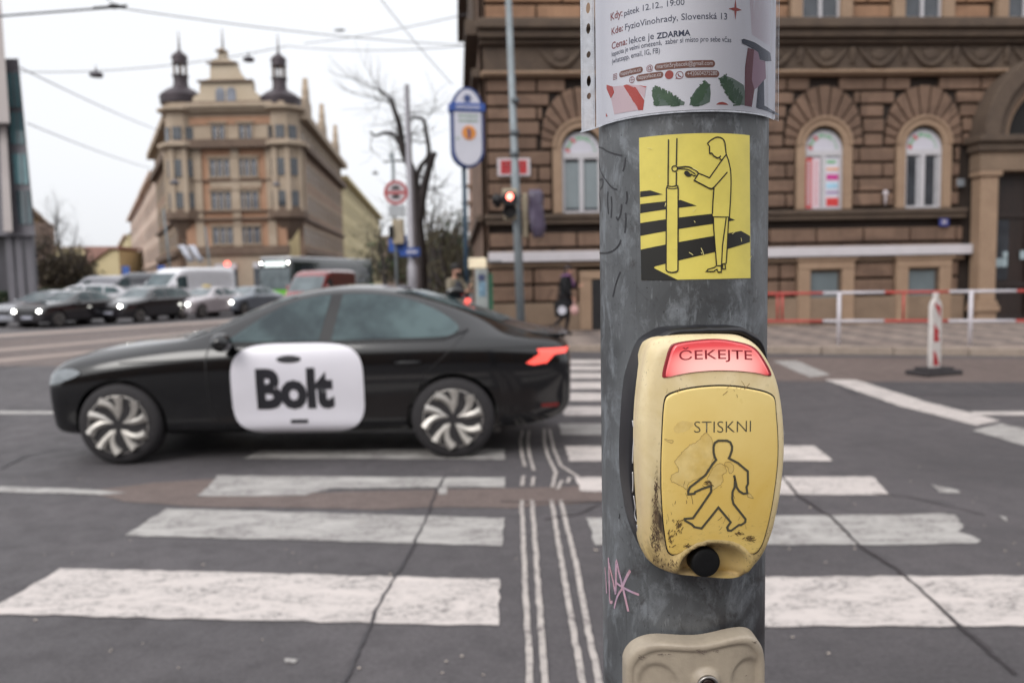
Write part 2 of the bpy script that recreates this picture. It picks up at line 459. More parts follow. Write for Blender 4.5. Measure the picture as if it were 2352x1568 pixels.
def clampx(poly):
    return [(min(max(s_, sl + 0.0002), sr - 0.0002), z) for s_, z in poly]
art_obj('crossing_print', [('poly', clampx(SP(q))) for q in stripes], cyl_map(0.0005), M_BLK, st, 0.006, FACE)
fills = [[(722, 530), (795, 530), (803, 560), (803, 1188), (755, 1203), (708, 1188), (712, 560)], [(1083, 760), (1210, 760), (1192, 1010), (1183, 1140), (1110, 1150), (1085, 850)],
         [(1035, 178), (1100, 132), (1158, 145), (1185, 265), (1220, 400), (1218, 640), (1210, 765), (1083, 765), (1077, 740), (1088, 530), (1050, 535), (935, 475), (965, 418), (1053, 450), (1148, 312), (1110, 292), (1054, 257)],
         [(1108, 1150), (1145, 1150), (1145, 1203), (1035, 1195), (1035, 1183)]]
art_obj('figure_fill', [('poly', SP(q)) for q in fills], cyl_map(0.0007), M_YEL, st, 0.008, FACE)
circ = lambda cx, cy, r, n=20: [(cx + r * math.cos(2 * math.pi * i / n), cy + r * math.sin(2 * math.pi * i / n)) for i in range(n)]
lines = [SL([(728, 145), (724, 510)]), SL([(795, 136), (790, 352)]), SL([(791, 405), (789, 512)]), SL(spline([(720, 515), (755, 520), (800, 512)]), 7), SL(spline([(716, 532), (760, 540), (804, 532)]), 7),
         SL([(720, 512), (712, 540), (709, 1185)]), SL([(800, 512), (805, 535), (803, 1188)]), SL(spline([(708, 1182), (722, 1198), (755, 1205), (790, 1200), (803, 1186)])),
         SL(circ(777, 378, 22), 8, True),
         SL(spline([(1036, 180), (1060, 155), (1100, 132), (1130, 129), (1158, 142), (1174, 170), (1180, 220), (1186, 265), (1205, 320), (1220, 400), (1223, 500), (1218, 640), (1210, 765)], 4)),
         SL([(1036, 178), (1053, 202), (1054, 257), (1070, 255), (1088, 278), (1112, 292), (1132, 289), (1143, 276)]), SL([(1130, 290), (1150, 313)], 8),
         SL([(1184, 268), (1148, 315), (1053, 452), (965, 415), (945, 392), (895, 366), (860, 362), (800, 369)]), SL([(803, 379), (858, 381), (890, 388), (940, 420)], 7),
         SL([(965, 418), (932, 472), (1045, 532), (1072, 538), (1090, 525), (1195, 406)]), SL([(905, 420), (930, 436), (948, 430)], 7),
         SL([(1089, 530), (1080, 640), (1076, 738)]), SL([(1080, 763), (1215, 765)], 8), SL([(1084, 768), (1086, 850), (1109, 1148)]), SL([(1185, 770), (1156, 990), (1148, 1150)]), SL([(1204, 768), (1193, 1010), (1184, 1135)]),
         SL([(1108, 1152), (1090, 1166), (1040, 1181), (1028, 1197), (1085, 1196), (1112, 1180), (1122, 1202), (1146, 1202), (1146, 1152), (1110, 1152)], 9), SL([(1155, 1137), (1176, 1134), (1180, 1176), (1157, 1178), (1155, 1140)], 8)]
art_obj('figure_outline', lines, cyl_map(0.0009), M_BLK, st, 0.008, FACE)
art_obj('hand_print', [('poly', SP([(850, 415), (858, 398), (875, 395), (890, 405), (912, 432), (898, 441), (880, 441), (862, 432)]))], cyl_map(0.0009), M_BLK, st, 0.01, FACE)
M_SCR = pm('scuffed_vinyl', lin(232, 222, 150), 0.6, 0, 0.1, 80)
random.seed(5)
sc = []
for (x, y, ln, an) in [(920, 720, 40, -.8), (930, 795, 16, 1), (890, 1045, 40, .6), (985, 1010, 60, 1.2), (1230, 900, 30, -.7), (1300, 930, 30, 1.4), (1100, 655, 20, .3), (560, 215, 40, .1), (920, 375, 45, .5), (1360, 1110, 45, -1), (700, 680, 30, -1.4), (900, 910, 25, .8), (770, 1010, 20, .4), (650, 430, 20, 1.2), (1165, 960, 50, 1.3), (985, 1045, 14, 1)]:
    sc.append(SL([(x, y), (x + ln * .5 * math.cos(an) + 3, y + ln * .5 * math.sin(an)), (x + ln * math.cos(an), y + ln * math.sin(an))], random.uniform(2, 5)))
art_obj('scratch_marks', sc, cyl_map(0.0011), M_SCR, st, 0.01, FACE)

# ---------------------------------------------------------------- push button
PHN = R(6.5)
bz = cyl_hit(1650, 1048, 0.13)[1]
BM = PM @ Matrix.Translation((0, 0, bz)) @ Matrix.Rotation(PHN, 4, 'Z')        # local: x right, -y out, z up
BMI = BM.inverted(); BC = BMI @ CAM; B3 = BMI.to_3x3()
def bhit(u, v, c):                                # sight line meets plane at distance c in front of the axis
    d = B3 @ ray(u, v); t = (-c - BC.y) / d.y; p = BC + d * t; return (p.x, p.z)
def front_c(a, b): return 0.134 - 2.2 * a * a - 0.7 * b * b - (0.25 * (b - 0.03) ** 2)
def bfront(u, v, off=0.0):
    c = 0.133
    for _ in range(5): a, b = bhit(u, v, c); c = front_c(a, b) + off
    return (a, b)
C3B = lambda p: bfront(*C3(*p))
btn = empty('crossing_push_button', (0, 0, 0), 0, 'worn yellow push button unit with red lit display and walking figure on the pole', 'push button')
btn.matrix_world = BM
outl = [(600, 103), (740, 113), (830, 135), (890, 180), (945, 265), (988, 370), (1014, 500), (1028, 640), (1031, 780), (1022, 920), (1004, 1060), (980, 1180), (950, 1290), (900, 1390), (830, 1460), (740, 1508), (640, 1526)]
rt = [C3B(p) for p in outl]
acx = C3B((637, 800))[0]
half = [(a - acx, b) for a, b in rt]; half[0] = (0.004, half[0][1]); half[-1] = (0.004, half[-1][1])
lsil = [(470, 106, .128), (340, 119, .126), (268, 142, .121), (226, 190, .116), (196, 290, .112), (172, 420, .110), (155, 560, .108), (147, 700, .106), (146, 840, .105), (152, 980, .105), (166, 1130, .106), (186, 1290, .108), (222, 1395, .112), (290, 1458, .118), (400, 1502, .124), (520, 1522, .128)]
lp_ = []
for x_, y_, c_ in lsil:
    a, b = bhit(*C3(x_, y_), c_); lp_.append((acx + (a - acx) / 1.012, b / 1.012))
ring = [(acx + a, b) for a, b in half[1:-1]] + lp_[::-1]
ring = [(a, b - 0.0045 * min(1, max(0, (-b - 0.075) / 0.025))) for a, b in spline(ring, 5, True)]
bcy = 0.0
NR = len(ring)
KN = C3B((562, 1437)); KC = (KN[0] + 0.002, KN[1] - 0.001)
scp = C3B((600, 1480))
def front_h(a, b):
    c = front_c(a, b)
    # scoop around the black knob, open towards the bottom edge
    dx = (a - scp[0]) / 0.030; dy = (b - scp[1] - 0.002) / 0.024
    rr = math.hypot(dx, dy if dy > 0 else dy * 0.35)
    s_ = max(0.0, 1 - rr ** 2.6) if rr < 1 else 0.0
    c -= 0.014 * min(1, s_ * 1.5)
    c += 0.0030 * math.exp(-((rr - 1.06) / 0.12) ** 2) * (1 if dy > -0.3 else 0.4)
    return c
def M_house():
    m, g = newmat('weathered_yellow_plastic', 0.42)
    a = g.noise(30, 8, None, 0.5); f = g.noise(220, 5); x = g.xyz()
    col = g.mix(g.rng(a, 0.35, 0.65), lin(220, 200, 152), lin(234, 217, 176))
    col = g.mix(g.rng(x[2], -0.02, -0.1, 0, 0.75), col, lin(206, 174, 98))     # yellower towards the bottom
    # grime: lower left edge and lower rim
    gn = g.noise(42, 10, g.mapv((1, 1, 0.45)), 1.5, 0.75)
    gl = g.math('MULTIPLY', g.rng(x[0], acx - 0.030, acx - 0.047, 0, 1), g.rng(x[0], acx - 0.056, acx - 0.0475, 0, 1))
    gl = g.math('MULTIPLY', gl, g.math('MULTIPLY', g.rng(x[2], 0.0, -0.045, 0, 1), g.rng(x[2], -0.094, -0.08, 0.0, 1)))
    grime = g.math('MULTIPLY', g.rng(gn, 0.42, 0.56), gl)
    col = g.mix(grime, col, lin(48, 38, 34))
    gb = g.math('MULTIPLY', g.rng(x[2], -0.055, -0.095, 0, 0.8), g.rng(gn, 0.47, 0.66))
    col = g.mix(g.math('MULTIPLY', gb, g.rng(f, 0.4, 0.6)), col, lin(78, 62, 48))
    sp = g.noise(360, 4, None, 0.5); col = g.mix(g.math('MULTIPLY', g.rng(sp, 0.6, 0.72, 0, 0.55), g.rng(a, 0.4, 0.6)), col, lin(96, 78, 58))
    fl = g.noise(26, 6, g.mapv((1, 1, 0.2)), 0.8)
    side = g.rng(x[1], -0.124, -0.112, 0, 0.55)
    col = g.mix(g.math('MULTIPLY', side, g.rng(fl, 0.4, 0.65)), col, lin(196, 172, 146))
    g.to(col, 'Base Color'); g.to(g.rng(a, 0.3, 0.7, 0.34, 0.55), 'Roughness'); g.bump(f, 0.12, 0.0006)
    return m
MH = M_house()
levels = [(1.0, 0.086), (1.012, 0.096), (1.016, 0.106), (1.010, 0.114), (1.0, 0.119)]
vs = []; fs = []
for sc_, c in levels:
    for a, b in ring: vs.append((acx + (a - acx) * sc_, -c - (front_c(a, b) - 0.128) * (0.6 if c > 0.1 else 0.2), b * sc_))
nr0 = len(levels)
fr = [0.985, 0.955, 0.92] + [0.92 - 0.92 * i / 26 for i in range(1, 26)]
for i, k in enumerate(fr):
    for a, b in ring:
        x_, z_ = acx + (a - acx) * k, b * k
        c = front_h(x_, z_); 
        if i == 0: c -= 0.0040
        elif i == 1: c -= 0.0009
        vs.append((x_, -c, z_))
tot = nr0 + len(fr)
for i in range(tot - 1):
    for k in range(NR):
        k2 = (k + 1) % NR; fs.append((i * NR + k, i * NR + k2, (i + 1) * NR + k2, (i + 1) * NR + k))
vs.append((acx, -front_h(acx, 0), 0)); fs += [((tot - 1) * NR + k, (tot - 1) * NR + (k + 1) % NR, len(vs) - 1) for k in range(NR)]
b = MB(); b.add(vs, fs); house_o = b.build('housing', MH, btn, smooth=True)
# black backing frame that hugs the pole
M_RUB = pm('black_rubber', lin(22, 21, 26), 0.38, 0, 0.2, 40)
CB = 0.088
lft = [(500, 47), (350, 55), (260, 80), (195, 125), (160, 200), (125, 330), (108, 450), (95, 620), (88, 800), (92, 950), (110, 1080), (132, 1200), (165, 1300), (215, 1400), (300, 1470)]
lf = [bhit(*C3(*p), 0.082 if p[0] < 300 else 0.094) for p in lft]
bx = acx
lf = [(bx, lf[0][1] + 0.0005)] + lf + [(bx, lf[-1][1] - 0.006)]
full = lf + [(2 * bx - a, z) for a, z in reversed(lf[1:-1])]
full = spline(full, 4, True)
b = MB(); n = len(full)
prof = [(0.99, 0.055), (1.0, 0.070), (1.0, 0.090), (0.985, 0.097), (0.955, 0.099), (0.94, 0.094)]
vs = []
for k, c in prof:
    for a, z in full: vs.append((bx + (a - bx) * k, -c - 0.010 * max(0, (z - 0.06) / 0.05), z * k))
fs = [(i * n + k, i * n + (k + 1) % n, (i + 1) * n + (k + 1) % n, (i + 1) * n + k) for i in range(len(prof) - 1) for k in range(n)]
fs.append(tuple((len(prof) - 1) * n + k for k in range(n)))
b.add(vs, fs); frame_o = b.build('backing_frame', M_RUB, btn, smooth=True)
def bmap(off): return lambda a, z: Vector((a, -front_c(a, z) - off, z))
# white pen scribble on the black side
M_PEN = pm('white_pen_scrawl', lin(190, 190, 195), 0.5, 0, 0.1, 60)
def hitter(obj):
    bm = bmesh.new(); bm.from_mesh(obj.data); t = BVHTree.FromBMesh(bm); bm.free(); return t
def bcast(tree, x, y, off):
    d = (B3 @ ray(*C3(x, y))).normalized(); h = tree.ray_cast(BC, d)
    return None if h[0] is None else h[0] - d * off
FT = hitter(frame_o); HT = hitter(house_o)
b = MB()
for seg in ([(180, 315), (168, 330), (176, 360), (172, 420), (165, 450)], [(172, 470), (150, 500), (140, 540), (150, 560), (158, 520), (150, 590), (136, 640), (128, 600)], [(136, 700), (130, 780), (128, 850)],
            [(128, 900), (130, 960), (128, 1020)], [(134, 1040), (144, 1110), (140, 1150), (152, 1190)], [(154, 1210), (162, 1260), (170, 1300)]):
    q = [bcast(FT, x, y, 0.0006) for x, y in spline(seg, 4)]; q = [p for p in q if p is not None]
    if len(q) > 2: b.tube(q, 0.0006, 5)
b.build('pen_scrawl', M_PEN, btn, smooth=True)
# display lens
def lens_mat():
    m, g = newmat('lit_red_lens', 0.15)
    x = g.xyz(); L_ = C3B((620, 235))
    dx = g.math('DIVIDE', g.math('SUBTRACT', x[0], L_[0] + 0.0), 0.043); dz = g.math('DIVIDE', g.math('SUBTRACT', x[2], L_[1] - 0.0075), 0.017)
    r2 = g.math('ADD', g.math('POWER', g.math('ABSOLUTE', dx), 3.0), g.math('POWER', g.math('ABSOLUTE', dz), 2.4))
    col = g.mix(g.rng(r2, 0.0, 1.1), lin(255, 206, 196), lin(228, 88, 92))
    g.b.inputs['Base Color'].default_value = (0.35, 0.03, 0.035, 1)
    g.to(col, 'Emission Color'); g.to(g.rng(r2, 0.1, 1.6, 1.0, 0.6), 'Emission Strength')
    g.b.inputs['Coat Weight'].default_value = 0.5
    return m
lens = [(300, 335), (318, 250), (343, 172), (380, 145), (500, 127), (620, 121), (730, 135), (815, 158), (862, 192), (905, 255), (939, 322), (928, 339), (870, 326), (760, 313), (620, 309), (480, 319), (380, 336), (320, 349)]
def offs(poly, k):
    cx = sum(p[0] for p in poly) / len(poly); cy = sum(p[1] for p in poly) / len(poly)
    return [(cx + (p[0] - cx) * k, cy + (p[1] - cy) * k) for p in poly]
def slabart(name, poly, t0, t1, rim, mat, parent):   # raised plate with rounded rim on the front surface
    b = MB(); n = len(poly); 
    cx = sum(p[0] for p in poly) / n; cy = sum(p[1] for p in poly) / n
    def ins(d):
        o_ = []
        for i in range(n):
            p, a, c = poly[i], poly[i - 1], poly[(i + 1) % n]
            dx, dy = c[0] - a[0], c[1] - a[1]; h = math.hypot(dx, dy) or 1e-9
            nx, ny = dy / h, -dx / h
            if area > 0: nx, ny = -nx, -ny
            o_.append((p[0] + nx * d, p[1] + ny * d))
        return o_
    area = sum(poly[i - 1][0] * poly[i][1] - poly[i][0] * poly[i - 1][1] for i in range(n))
    L_ = [(poly, t0), (poly, t1 - rim * 0.7), (ins(rim * 0.4), t1 - rim * 0.2), (ins(rim), t1)]
    vs = [bmap(t)(a, z) for pl, t in L_ for a, z in pl]
    fs = [(i * n + k, i * n + (k + 1) % n, (i + 1) * n + (k + 1) % n, (i + 1) * n + k) for i in range(3) for k in range(n)]
    inner = L_[3][0]
    bm = art([('poly', inner)], bmap(t1), 0.005)
    bm.verts.ensure_lookup_table()
    b.add(vs, fs); b.add([v.co[:] for v in bm.verts], [[v.index for v in f.verts] for f in bm.faces]); bm.verts.index_update()
    me = b.mesh(name, mat, False, False); bm2 = bmesh.new(); bm2.from_mesh(me)
    bmesh.ops.remove_doubles(bm2, verts=bm2.verts, dist=1e-5); bmesh.ops.recalc_face_normals(bm2, faces=bm2.faces)
    # outward check
    s_ = sum(f.normal.y * f.calc_area() for f in bm2.faces if abs(f.normal.y) > 0.5)
    if s_ > 0: bmesh.ops.reverse_faces(bm2, faces=bm2.faces)
    bm2.to_mesh(me); bm2.free(); bm.free()
    o = link(name, me, parent); autosmooth(o, 60); return o
M_LRIM = pm('dark_red_plastic', lin(150, 52, 58), 0.25, 0, 0.2, 60)
ls = [C3B(p) for p in spline(lens, 4, True)]
rimo = slabart('lens_rim', ls, 0.0, 0.0009, 0.0006, M_LRIM, btn)
slabart('display_lens', offs(ls, 0.94), 0.0006, 0.0022, 0.0016, lens_mat(), btn)
M_RTX = pm('dark_red_print', lin(150, 40, 50), 0.4, 0, 0.05, 30)
t0_, t1_ = C3B((396, 246)), C3B((822, 243))
art_obj('display_text', [text_item('ČEKEJTE', t0_, t1_, 0.004, arc=0.0012, h=0.0108)], bmap(0.0025), M_RTX, btn, 0.01, FACE)
# big press plate
def plate_mat():
    m, g = newmat('yellow_press_plate', 0.32)
    a = g.noise(18, 7, None, 0.4); x = g.xyz()
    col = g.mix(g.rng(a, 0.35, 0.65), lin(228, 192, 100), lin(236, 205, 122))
    col = g.mix(g.rng(x[2], -0.03, 0.07, 0, 0.6), col, lin(242, 222, 156))  # reflected light painted into the plate colour, stronger towards the top
    s1 = g.noise(70, 8, g.mapv((1, 1, 3.0)), 2.5, 0.8); corner = g.math('MULTIPLY', g.rng(x[2], -0.045, -0.085, 0, 1), g.rng(s1, 0.56, 0.64, 0, 0.75))
    col = g.mix(corner, col, lin(92, 72, 44))
    g.to(col, 'Base Color'); g.to(g.rng(g.noise(60, 6), 0.3, 0.7, 0.25, 0.42), 'Roughness')
    g.bump(g.noise(240, 4), 0.05, 0.0005)
    return m
MP = plate_mat()
plate = [(315, 480), (335, 450), (380, 430), (450, 412), (540, 400), (640, 395), (740, 400), (830, 414), (900, 430), (945, 452), (962, 485), (968, 560), (977, 680), (978, 800), (968, 930), (950, 1060), (925, 1190), (895, 1300), (870, 1352), (845, 1376), (815, 1380), (785, 1362), (735, 1332), (680, 1310), (620, 1304), (560, 1306), (500, 1322), (450, 1348), (410, 1374), (372, 1386), (345, 1378), (328, 1350), (315, 1270), (302, 1150), (294, 1000), (293, 850), (298, 700), (305, 560)]
pl = [C3B(p) for p in spline(plate, 3, True)]
M_GAP = pm('dark_seam', lin(26, 22, 20), 0.8, 0, 0.2, 60)
slabart('plate_seam', offs(pl, 1.009), -0.001, 0.0003, 0.0002, M_GAP, btn)
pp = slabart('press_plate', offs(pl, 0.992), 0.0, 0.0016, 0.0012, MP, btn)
M_PT = pm('dark_olive_print', lin(82, 78, 62), 0.5, 0, 0.1, 60)
a0, a1 = C3B((484, 668)), C3B((816, 663))
art_obj('plate_text', [text_item('STISKNI', a0, a1, -0.012, h=0.0137)], bmap(0.00175), M_PT, btn, 0.01, FACE)
man = [(597, 750), (603, 728), (625, 714), (675, 714), (695, 724), (705, 748), (704, 770), (694, 800), (686, 817), (740, 845), (797, 893), (798, 965), (789, 985), (794, 1020), (772, 1024), (746, 1008), (732, 985), (724, 945), (717, 916), (722, 945), (720, 985), (708, 1013), (706, 1050), (713, 1082), (784, 1172), (782, 1190), (758, 1206), (745, 1206), (700, 1239), (682, 1238), (676, 1220), (697, 1190), (625, 1104), (527, 1226), (485, 1218), (470, 1202), (432, 1182), (430, 1170), (477, 1166), (583, 1012), (583, 977), (530, 995), (490, 1013), (485, 1023), (450, 1027), (449, 1008), (460, 985), (550, 915), (590, 852), (612, 826), (603, 808), (597, 780)]
art_obj('walking_figure', [('line', [C3B(p) for p in man], 0.0019, True)], bmap(0.0020), M_PT, btn, 0.01, FACE)
# peeled patches of the plate's film
M_PEEL = pm('bare_cream_plastic', lin(230, 204, 136), 0.5, 0, 0.06, 60, col2=lin(216, 184, 104), fine=0.05)
M_PEDGE = pm('peel_edge_dirt', lin(140, 112, 66), 0.6, 0, 0.2, 80)
def rough_poly(pts, amp, seed, k=7):
    random.seed(seed); q = spline(pts, k, True)
    return [(x + random.uniform(-amp, amp), y + random.uniform(-amp, amp)) for x, y in q]
peels = [rough_poly([(560, 670), (500, 720), (445, 750), (400, 800), (368, 838), (390, 870), (385, 900), (352, 915), (350, 950), (390, 970), (420, 985), (440, 1000), (455, 960), (520, 930), (560, 890), (590, 840), (600, 760)], 4, 3),
         rough_poly([(620, 852), (590, 880), (575, 910), (560, 940), (585, 1000), (620, 985), (652, 950), (650, 915), (672, 900), (665, 865), (640, 848)], 3, 4),
         rough_poly([(668, 840), (662, 856), (680, 870), (690, 905), (708, 900), (716, 870), (700, 845), (685, 838)], 2, 6),
         rough_poly([(368, 660), (372, 630), (400, 605), (450, 602), (480, 620), (440, 655), (400, 668)], 3, 7),
         rough_poly([(312, 705), (340, 712), (360, 712), (356, 728), (335, 722)], 2, 8),
         rough_poly([(800, 1018), (815, 1030), (832, 1050), (815, 1048), (796, 1040)], 2, 9)]
art_obj('peeled_patch', [('poly', [C3B(p) for p in q]) for q in peels], bmap(0.0017), M_PEEL, btn, 0.008, FACE)
art_obj('peeled_edge', [('line', [C3B(p) for p in q], 0.00024, True) for i, q in enumerate(peels) if i != 3], bmap(0.00185), M_PEDGE, btn, 0.02, FACE)
random.seed(11); ln = []
for i in range(34):
    x = random.choice([random.uniform(320, 450), random.uniform(620, 860), random.uniform(420, 850)]); y = random.choice([random.uniform(950, 1300), random.uniform(1050, 1300), random.uniform(400, 470)])
    an = random.uniform(-2.2, -0.6); l_ = random.uniform(10, 55)
    if abs(an + 1.5) < 0.2: l_ *= .5
    ln.append(('line', [C3B((x, y)), C3B((x + l_ * .5 * math.cos(an) + 2, y + l_ * .5 * math.sin(an))), C3B((x + l_ * math.cos(an), y + l_ * math.sin(an)))], random.uniform(0.0002, 0.0005)))
art_obj('scratch_marks', ln, bmap(0.0019), M_PEDGE, btn, 0.02, FACE)
# smudges of black grime low on the plate
M_SMU = pm('black_grime', lin(96, 76, 46), 0.7, 0, 0.3, 120)
random.seed(21); ln = []
for (cx, cy, sx_, sy_, n_, an0) in [(390, 1220, 22, 45, 34, -1.1), (345, 1290, 16, 40, 26, -1.2), (800, 1285, 34, 16, 26, .2), (740, 1255, 30, 10, 14, .3), (430, 1335, 16, 8, 12, -.7), (560, 960, 30, 16, 16, .4)]:
    for i in range(n_):
        x = random.gauss(cx, sx_ * .5); y = random.gauss(cy, sy_ * .5); an = an0 + random.gauss(0, .35); l_ = random.uniform(6, 30)
        ln.append(('line', [C3B((x, y)), C3B((x + l_ * math.cos(an), y + l_ * math.sin(an)))], random.uniform(0.0002, 0.0007)))
art_obj('grime_smudge', ln, bmap(0.0021), M_SMU, btn, 0.02, FACE)
# rubbed black dirt along the lower left rim and bottom of the housing
random.seed(33); b = MB()
def smear(cx, cy, sx_, sy_, n_, an0, l0, l1, w0, w1):
    for i in range(n_):
        x = random.gauss(cx, sx_); y = random.gauss(cy, sy_); an = an0 + random.gauss(0, .3); l_ = random.uniform(l0, l1); w_ = random.uniform(w0, w1)
        dx, dy = math.cos(an), math.sin(an)
        q = [bcast(HT, x + dx * a - dy * c, y + dy * a + dx * c, 0.00035) for a, c in ((0, -w_ * .3), (l_ * .5, -w_), (l_, 0), (l_ * .5, w_))]
        if all(p is not None for p in q): b.add(q, [(0, 1, 2, 3)])
for (cx, cy, a_, c_, n_) in ((264, 990, 5, 35, 40), (262, 1090, 7, 40, 60), (262, 1190, 10, 35, 60), (262, 1270, 14, 30, 75), (270, 1330, 14, 25, 50), (330, 1430, 40, 18, 36)): smear(cx, cy, a_, c_, n_, 1.5, 8, 34, .8, 3.2)
for (cx, cy, a_, c_, n_) in ((350, 1450, 45, 18, 60), (840, 1420, 40, 25, 50), (930, 1250, 14, 60, 40), (600, 1320, 70, 8, 30)): smear(cx, cy, a_, c_, n_, .5, 3, 14, .4, 1.3)
smear(270, 900, 3, 60, 14, 1.55, 10, 40, .5, 1.4)
b.build('rubbed_dirt', pm('rubbed_black_dirt', lin(66, 52, 46), .7, 0, .3, 150, col2=lin(120, 98, 74)), btn, recalc=False)
# black round knob
b = MB(); kc = front_h(*KN); kr = 0.0128
KN = bhit(*C3(562, 1437), 0.1225); kc = 0.1115
prof = [(kr, -kc + 0.010), (kr, -kc - 0.0075), (kr * 0.96, -kc - 0.0092), (kr * 0.86, -kc - 0.0100), (kr * 0.5, -kc - 0.0104), (0.0005, -kc - 0.0105)]
b.lathe(prof, (KN[0], 0, KN[1]), 48, 'y'); M_KN = pm('black_knob_rubber', lin(12, 12, 14), 0.6, 0, 0.2, 80, bump=0.1, bscale=900, spec=0.3)
b.build('round_knob', M_KN, btn, smooth=True)

# ---------------------------------------------------------------- beige lock cover below
PH2 = R(0)
lz = cyl_hit(1598, 1640, 0.1)[1]
LM = PM @ Matrix.Translation((0, 0, lz)) @ Matrix.Rotation(PH2, 4, 'Z')
LMI = LM.inverted(); LC = LMI @ CAM; L3 = LMI.to_3x3()
def lc(a, z): return 0.1035 - 4.2 * a * a
def lhit(p):
    u, v = C4(*p); d = L3 @ ray(u, v); c = 0.1
    for _ in range(6):
        t = (-c - LC.y) / d.y; q = LC + d * t; c = lc(q.x, q.z)
    return (q.x, q.z)
top = [lhit(p) for p in [(345, 1460), (350, 1400), (378, 1338), (430, 1285), (510, 1245), (620, 1224), (750, 1228), (880, 1236), (1010, 1234), (1120, 1216), (1230, 1190), (1330, 1170), (1410, 1164), (1470, 1180), (1515, 1225), (1548, 1290), (1560, 1370), (1563, 1460)]]
hb = -0.075
lo_ = [(top[-1][0], 0.0), (top[-1][0] - 0.001, hb + 0.02), (top[-1][0] - 0.016, hb), (0.0, hb - 0.004), (top[0][0] + 0.016, hb), (top[0][0] + 0.001, hb + 0.02), (top[0][0], 0.0)]
lr = spline(top + lo_, 4, True); n = len(lr)
lcx = sum(p[0] for p in lr) / n; lcy = -0.005
M_BG = pm('beige_painted_cover', lin(158, 146, 130), 0.45, 0, 0.08, 25, col2=lin(172, 160, 142), fine=0.05, bump=0.06, bscale=500)
EC = [(lhit((640, 1600)), 0.0165, 0.019), (lhit((1410, 1545)), 0.0145, 0.018)]
BO = lhit((1052, 1568))
def lh(a, z):
    h = 0.0
    for (c_, ra, rb) in EC:
        r = math.hypot((a - c_[0]) / ra, (z - c_[1]) / rb)
        h -= 0.0030 / (1 + math.exp((r - 1) * 26))
    r = math.hypot(a - BO[0], z - BO[1]); h += 0.006 / (1 + math.exp((r - 0.0112) * 1500))
    return h
vs = []
for k, c, in ((1.0, -0.020), (1.0, -0.004), (0.99, -0.0012), (0.972, 0.0), (0.93, 0.0), (0.905, -0.0012), (0.89, -0.0022)):
    for a, z in lr:
        x_, z_ = lcx + (a - lcx) * k, lcy + (z - lcy) * k; vs.append((x_, -lc(x_, z_) - c, z_))
K = 30
for i in range(1, K):
    k = 0.89 * (1 - i / K)
    for a, z in lr:
        x_, z_ = lcx + (a - lcx) * k, lcy + (z - lcy) * k; vs.append((x_, -lc(x_, z_) + 0.0022 - lh(x_, z_), z_))
tot = 7 + K - 1
fs = [(i * n + k, i * n + (k + 1) % n, (i + 1) * n + (k + 1) % n, (i + 1) * n + k) for i in range(tot - 1) for k in range(n)]
vs.append((lcx, -lc(lcx, lcy) + 0.0022 - lh(lcx, lcy), lcy)); fs += [((tot - 1) * n + k, (tot - 1) * n + (k + 1) % n, len(vs) - 1) for k in range(n)]
lock = empty('lock_cover', (0, 0, 0), 0, 'beige moulded cover with a round key lock, below the push button', 'cover'); lock.matrix_world = LM
b = MB(); b.add(vs, fs); b.build('cover_shell', M_BG, lock, smooth=True)
yb = -lc(*BO) + 0.0022 - 0.006
b = MB(); b.lathe([(0.0062, yb), (0.0095, yb + 0.0004), (0.0095, yb - 0.0022), (0.0085, yb - 0.003), (0.0074, yb - 0.0026), (0.0068, yb + 0.0)], (BO[0], 0, BO[1]), 40, 'y')
M_CHR = pm('worn_chrome', lin(150, 146, 142), 0.3, 0.8, 0.2, 80); b.build('lock_ring', M_CHR, lock, smooth=True)
b = MB(); b.lathe([(0.0066, yb - 0.0004), (0.0066, yb - 0.0008), (0.004, yb - 0.0016), (0.0004, yb - 0.002)], (BO[0], 0, BO[1]), 30, 'y'); b.build('key_barrel', pm('dark_brown_metal', lin(52, 38, 34), 0.4, 0.5), lock, smooth=True)
random.seed(3); it = []
for (cx, cy, w_, h_, n_) in [(980, 1290, 50, 14, 16), (650, 1318, 60, 6, 10), (1130, 1285, 30, 12, 10), (470, 1340, 30, 20, 10), (1385, 1500, 8, 8, 3), (1450, 1210, 30, 10, 5)]:
    for i in range(n_):
        x, y = random.gauss(cx, w_ * .5), random.gauss(cy, h_ * .5); an = random.uniform(-0.4, 0.6); l_ = random.uniform(8, 30)
        it.append(('line', [lhit((x, y)), lhit((x + l_ * math.cos(an), y + l_ * math.sin(an)))], random.uniform(0.0002, 0.0006)))
art_obj('scuff_marks', it, lambda a, z: Vector((a, -lc(a, z) - 0.0006, z)), pm('dark_scuffs', lin(104, 92, 84), 0.6), lock, 0.02, FACE)

# ---------------------------------------------------------------- flyer in a plastic sleeve
PHP = -9.0 * math.pi / 180
RS = PR + 0.0035; T1 = 0.092
def sleeve_xy(t, off=0.0, flare=0.0):            # plan curve: arc that leaves the pole as straight flaps
    sg = 1 if t >= 0 else -1; a = abs(t); r = RS + off
    if a <= T1: th = a / RS; x, y = r * math.sin(th), -r * math.cos(th)
    else:
        th = T1 / RS; x, y = r * math.sin(th), -r * math.cos(th)
        hd = th; rem = a - T1; k = 0
        while rem > 1e-9:
            stp = min(0.003, rem); hd = max(R(38), hd - stp * (8 + flare)) if sg < 0 else max(R(50), hd - stp * 4)
            x += stp * math.cos(hd); y += stp * math.sin(hd); rem -= stp
    x *= sg; c, s_ = math.cos(PHP), math.sin(PHP)
    return (x * c - y * s_, x * s_ + y * c)
def pmap(off, flare=0.0):
    def f(t, z):
        x, y = sleeve_xy(t, off, flare); return Vector((x, y, z))
    return f
def fhit(p, f=C1):
    s_, z = cyl_hit(*f(*p), RS); th = s_ / PR - PHP
    return (th * RS, z)
zb_ = fhit((1300, 1245), C1)[1]
zpaper = fhit((1300, 1238))[1]
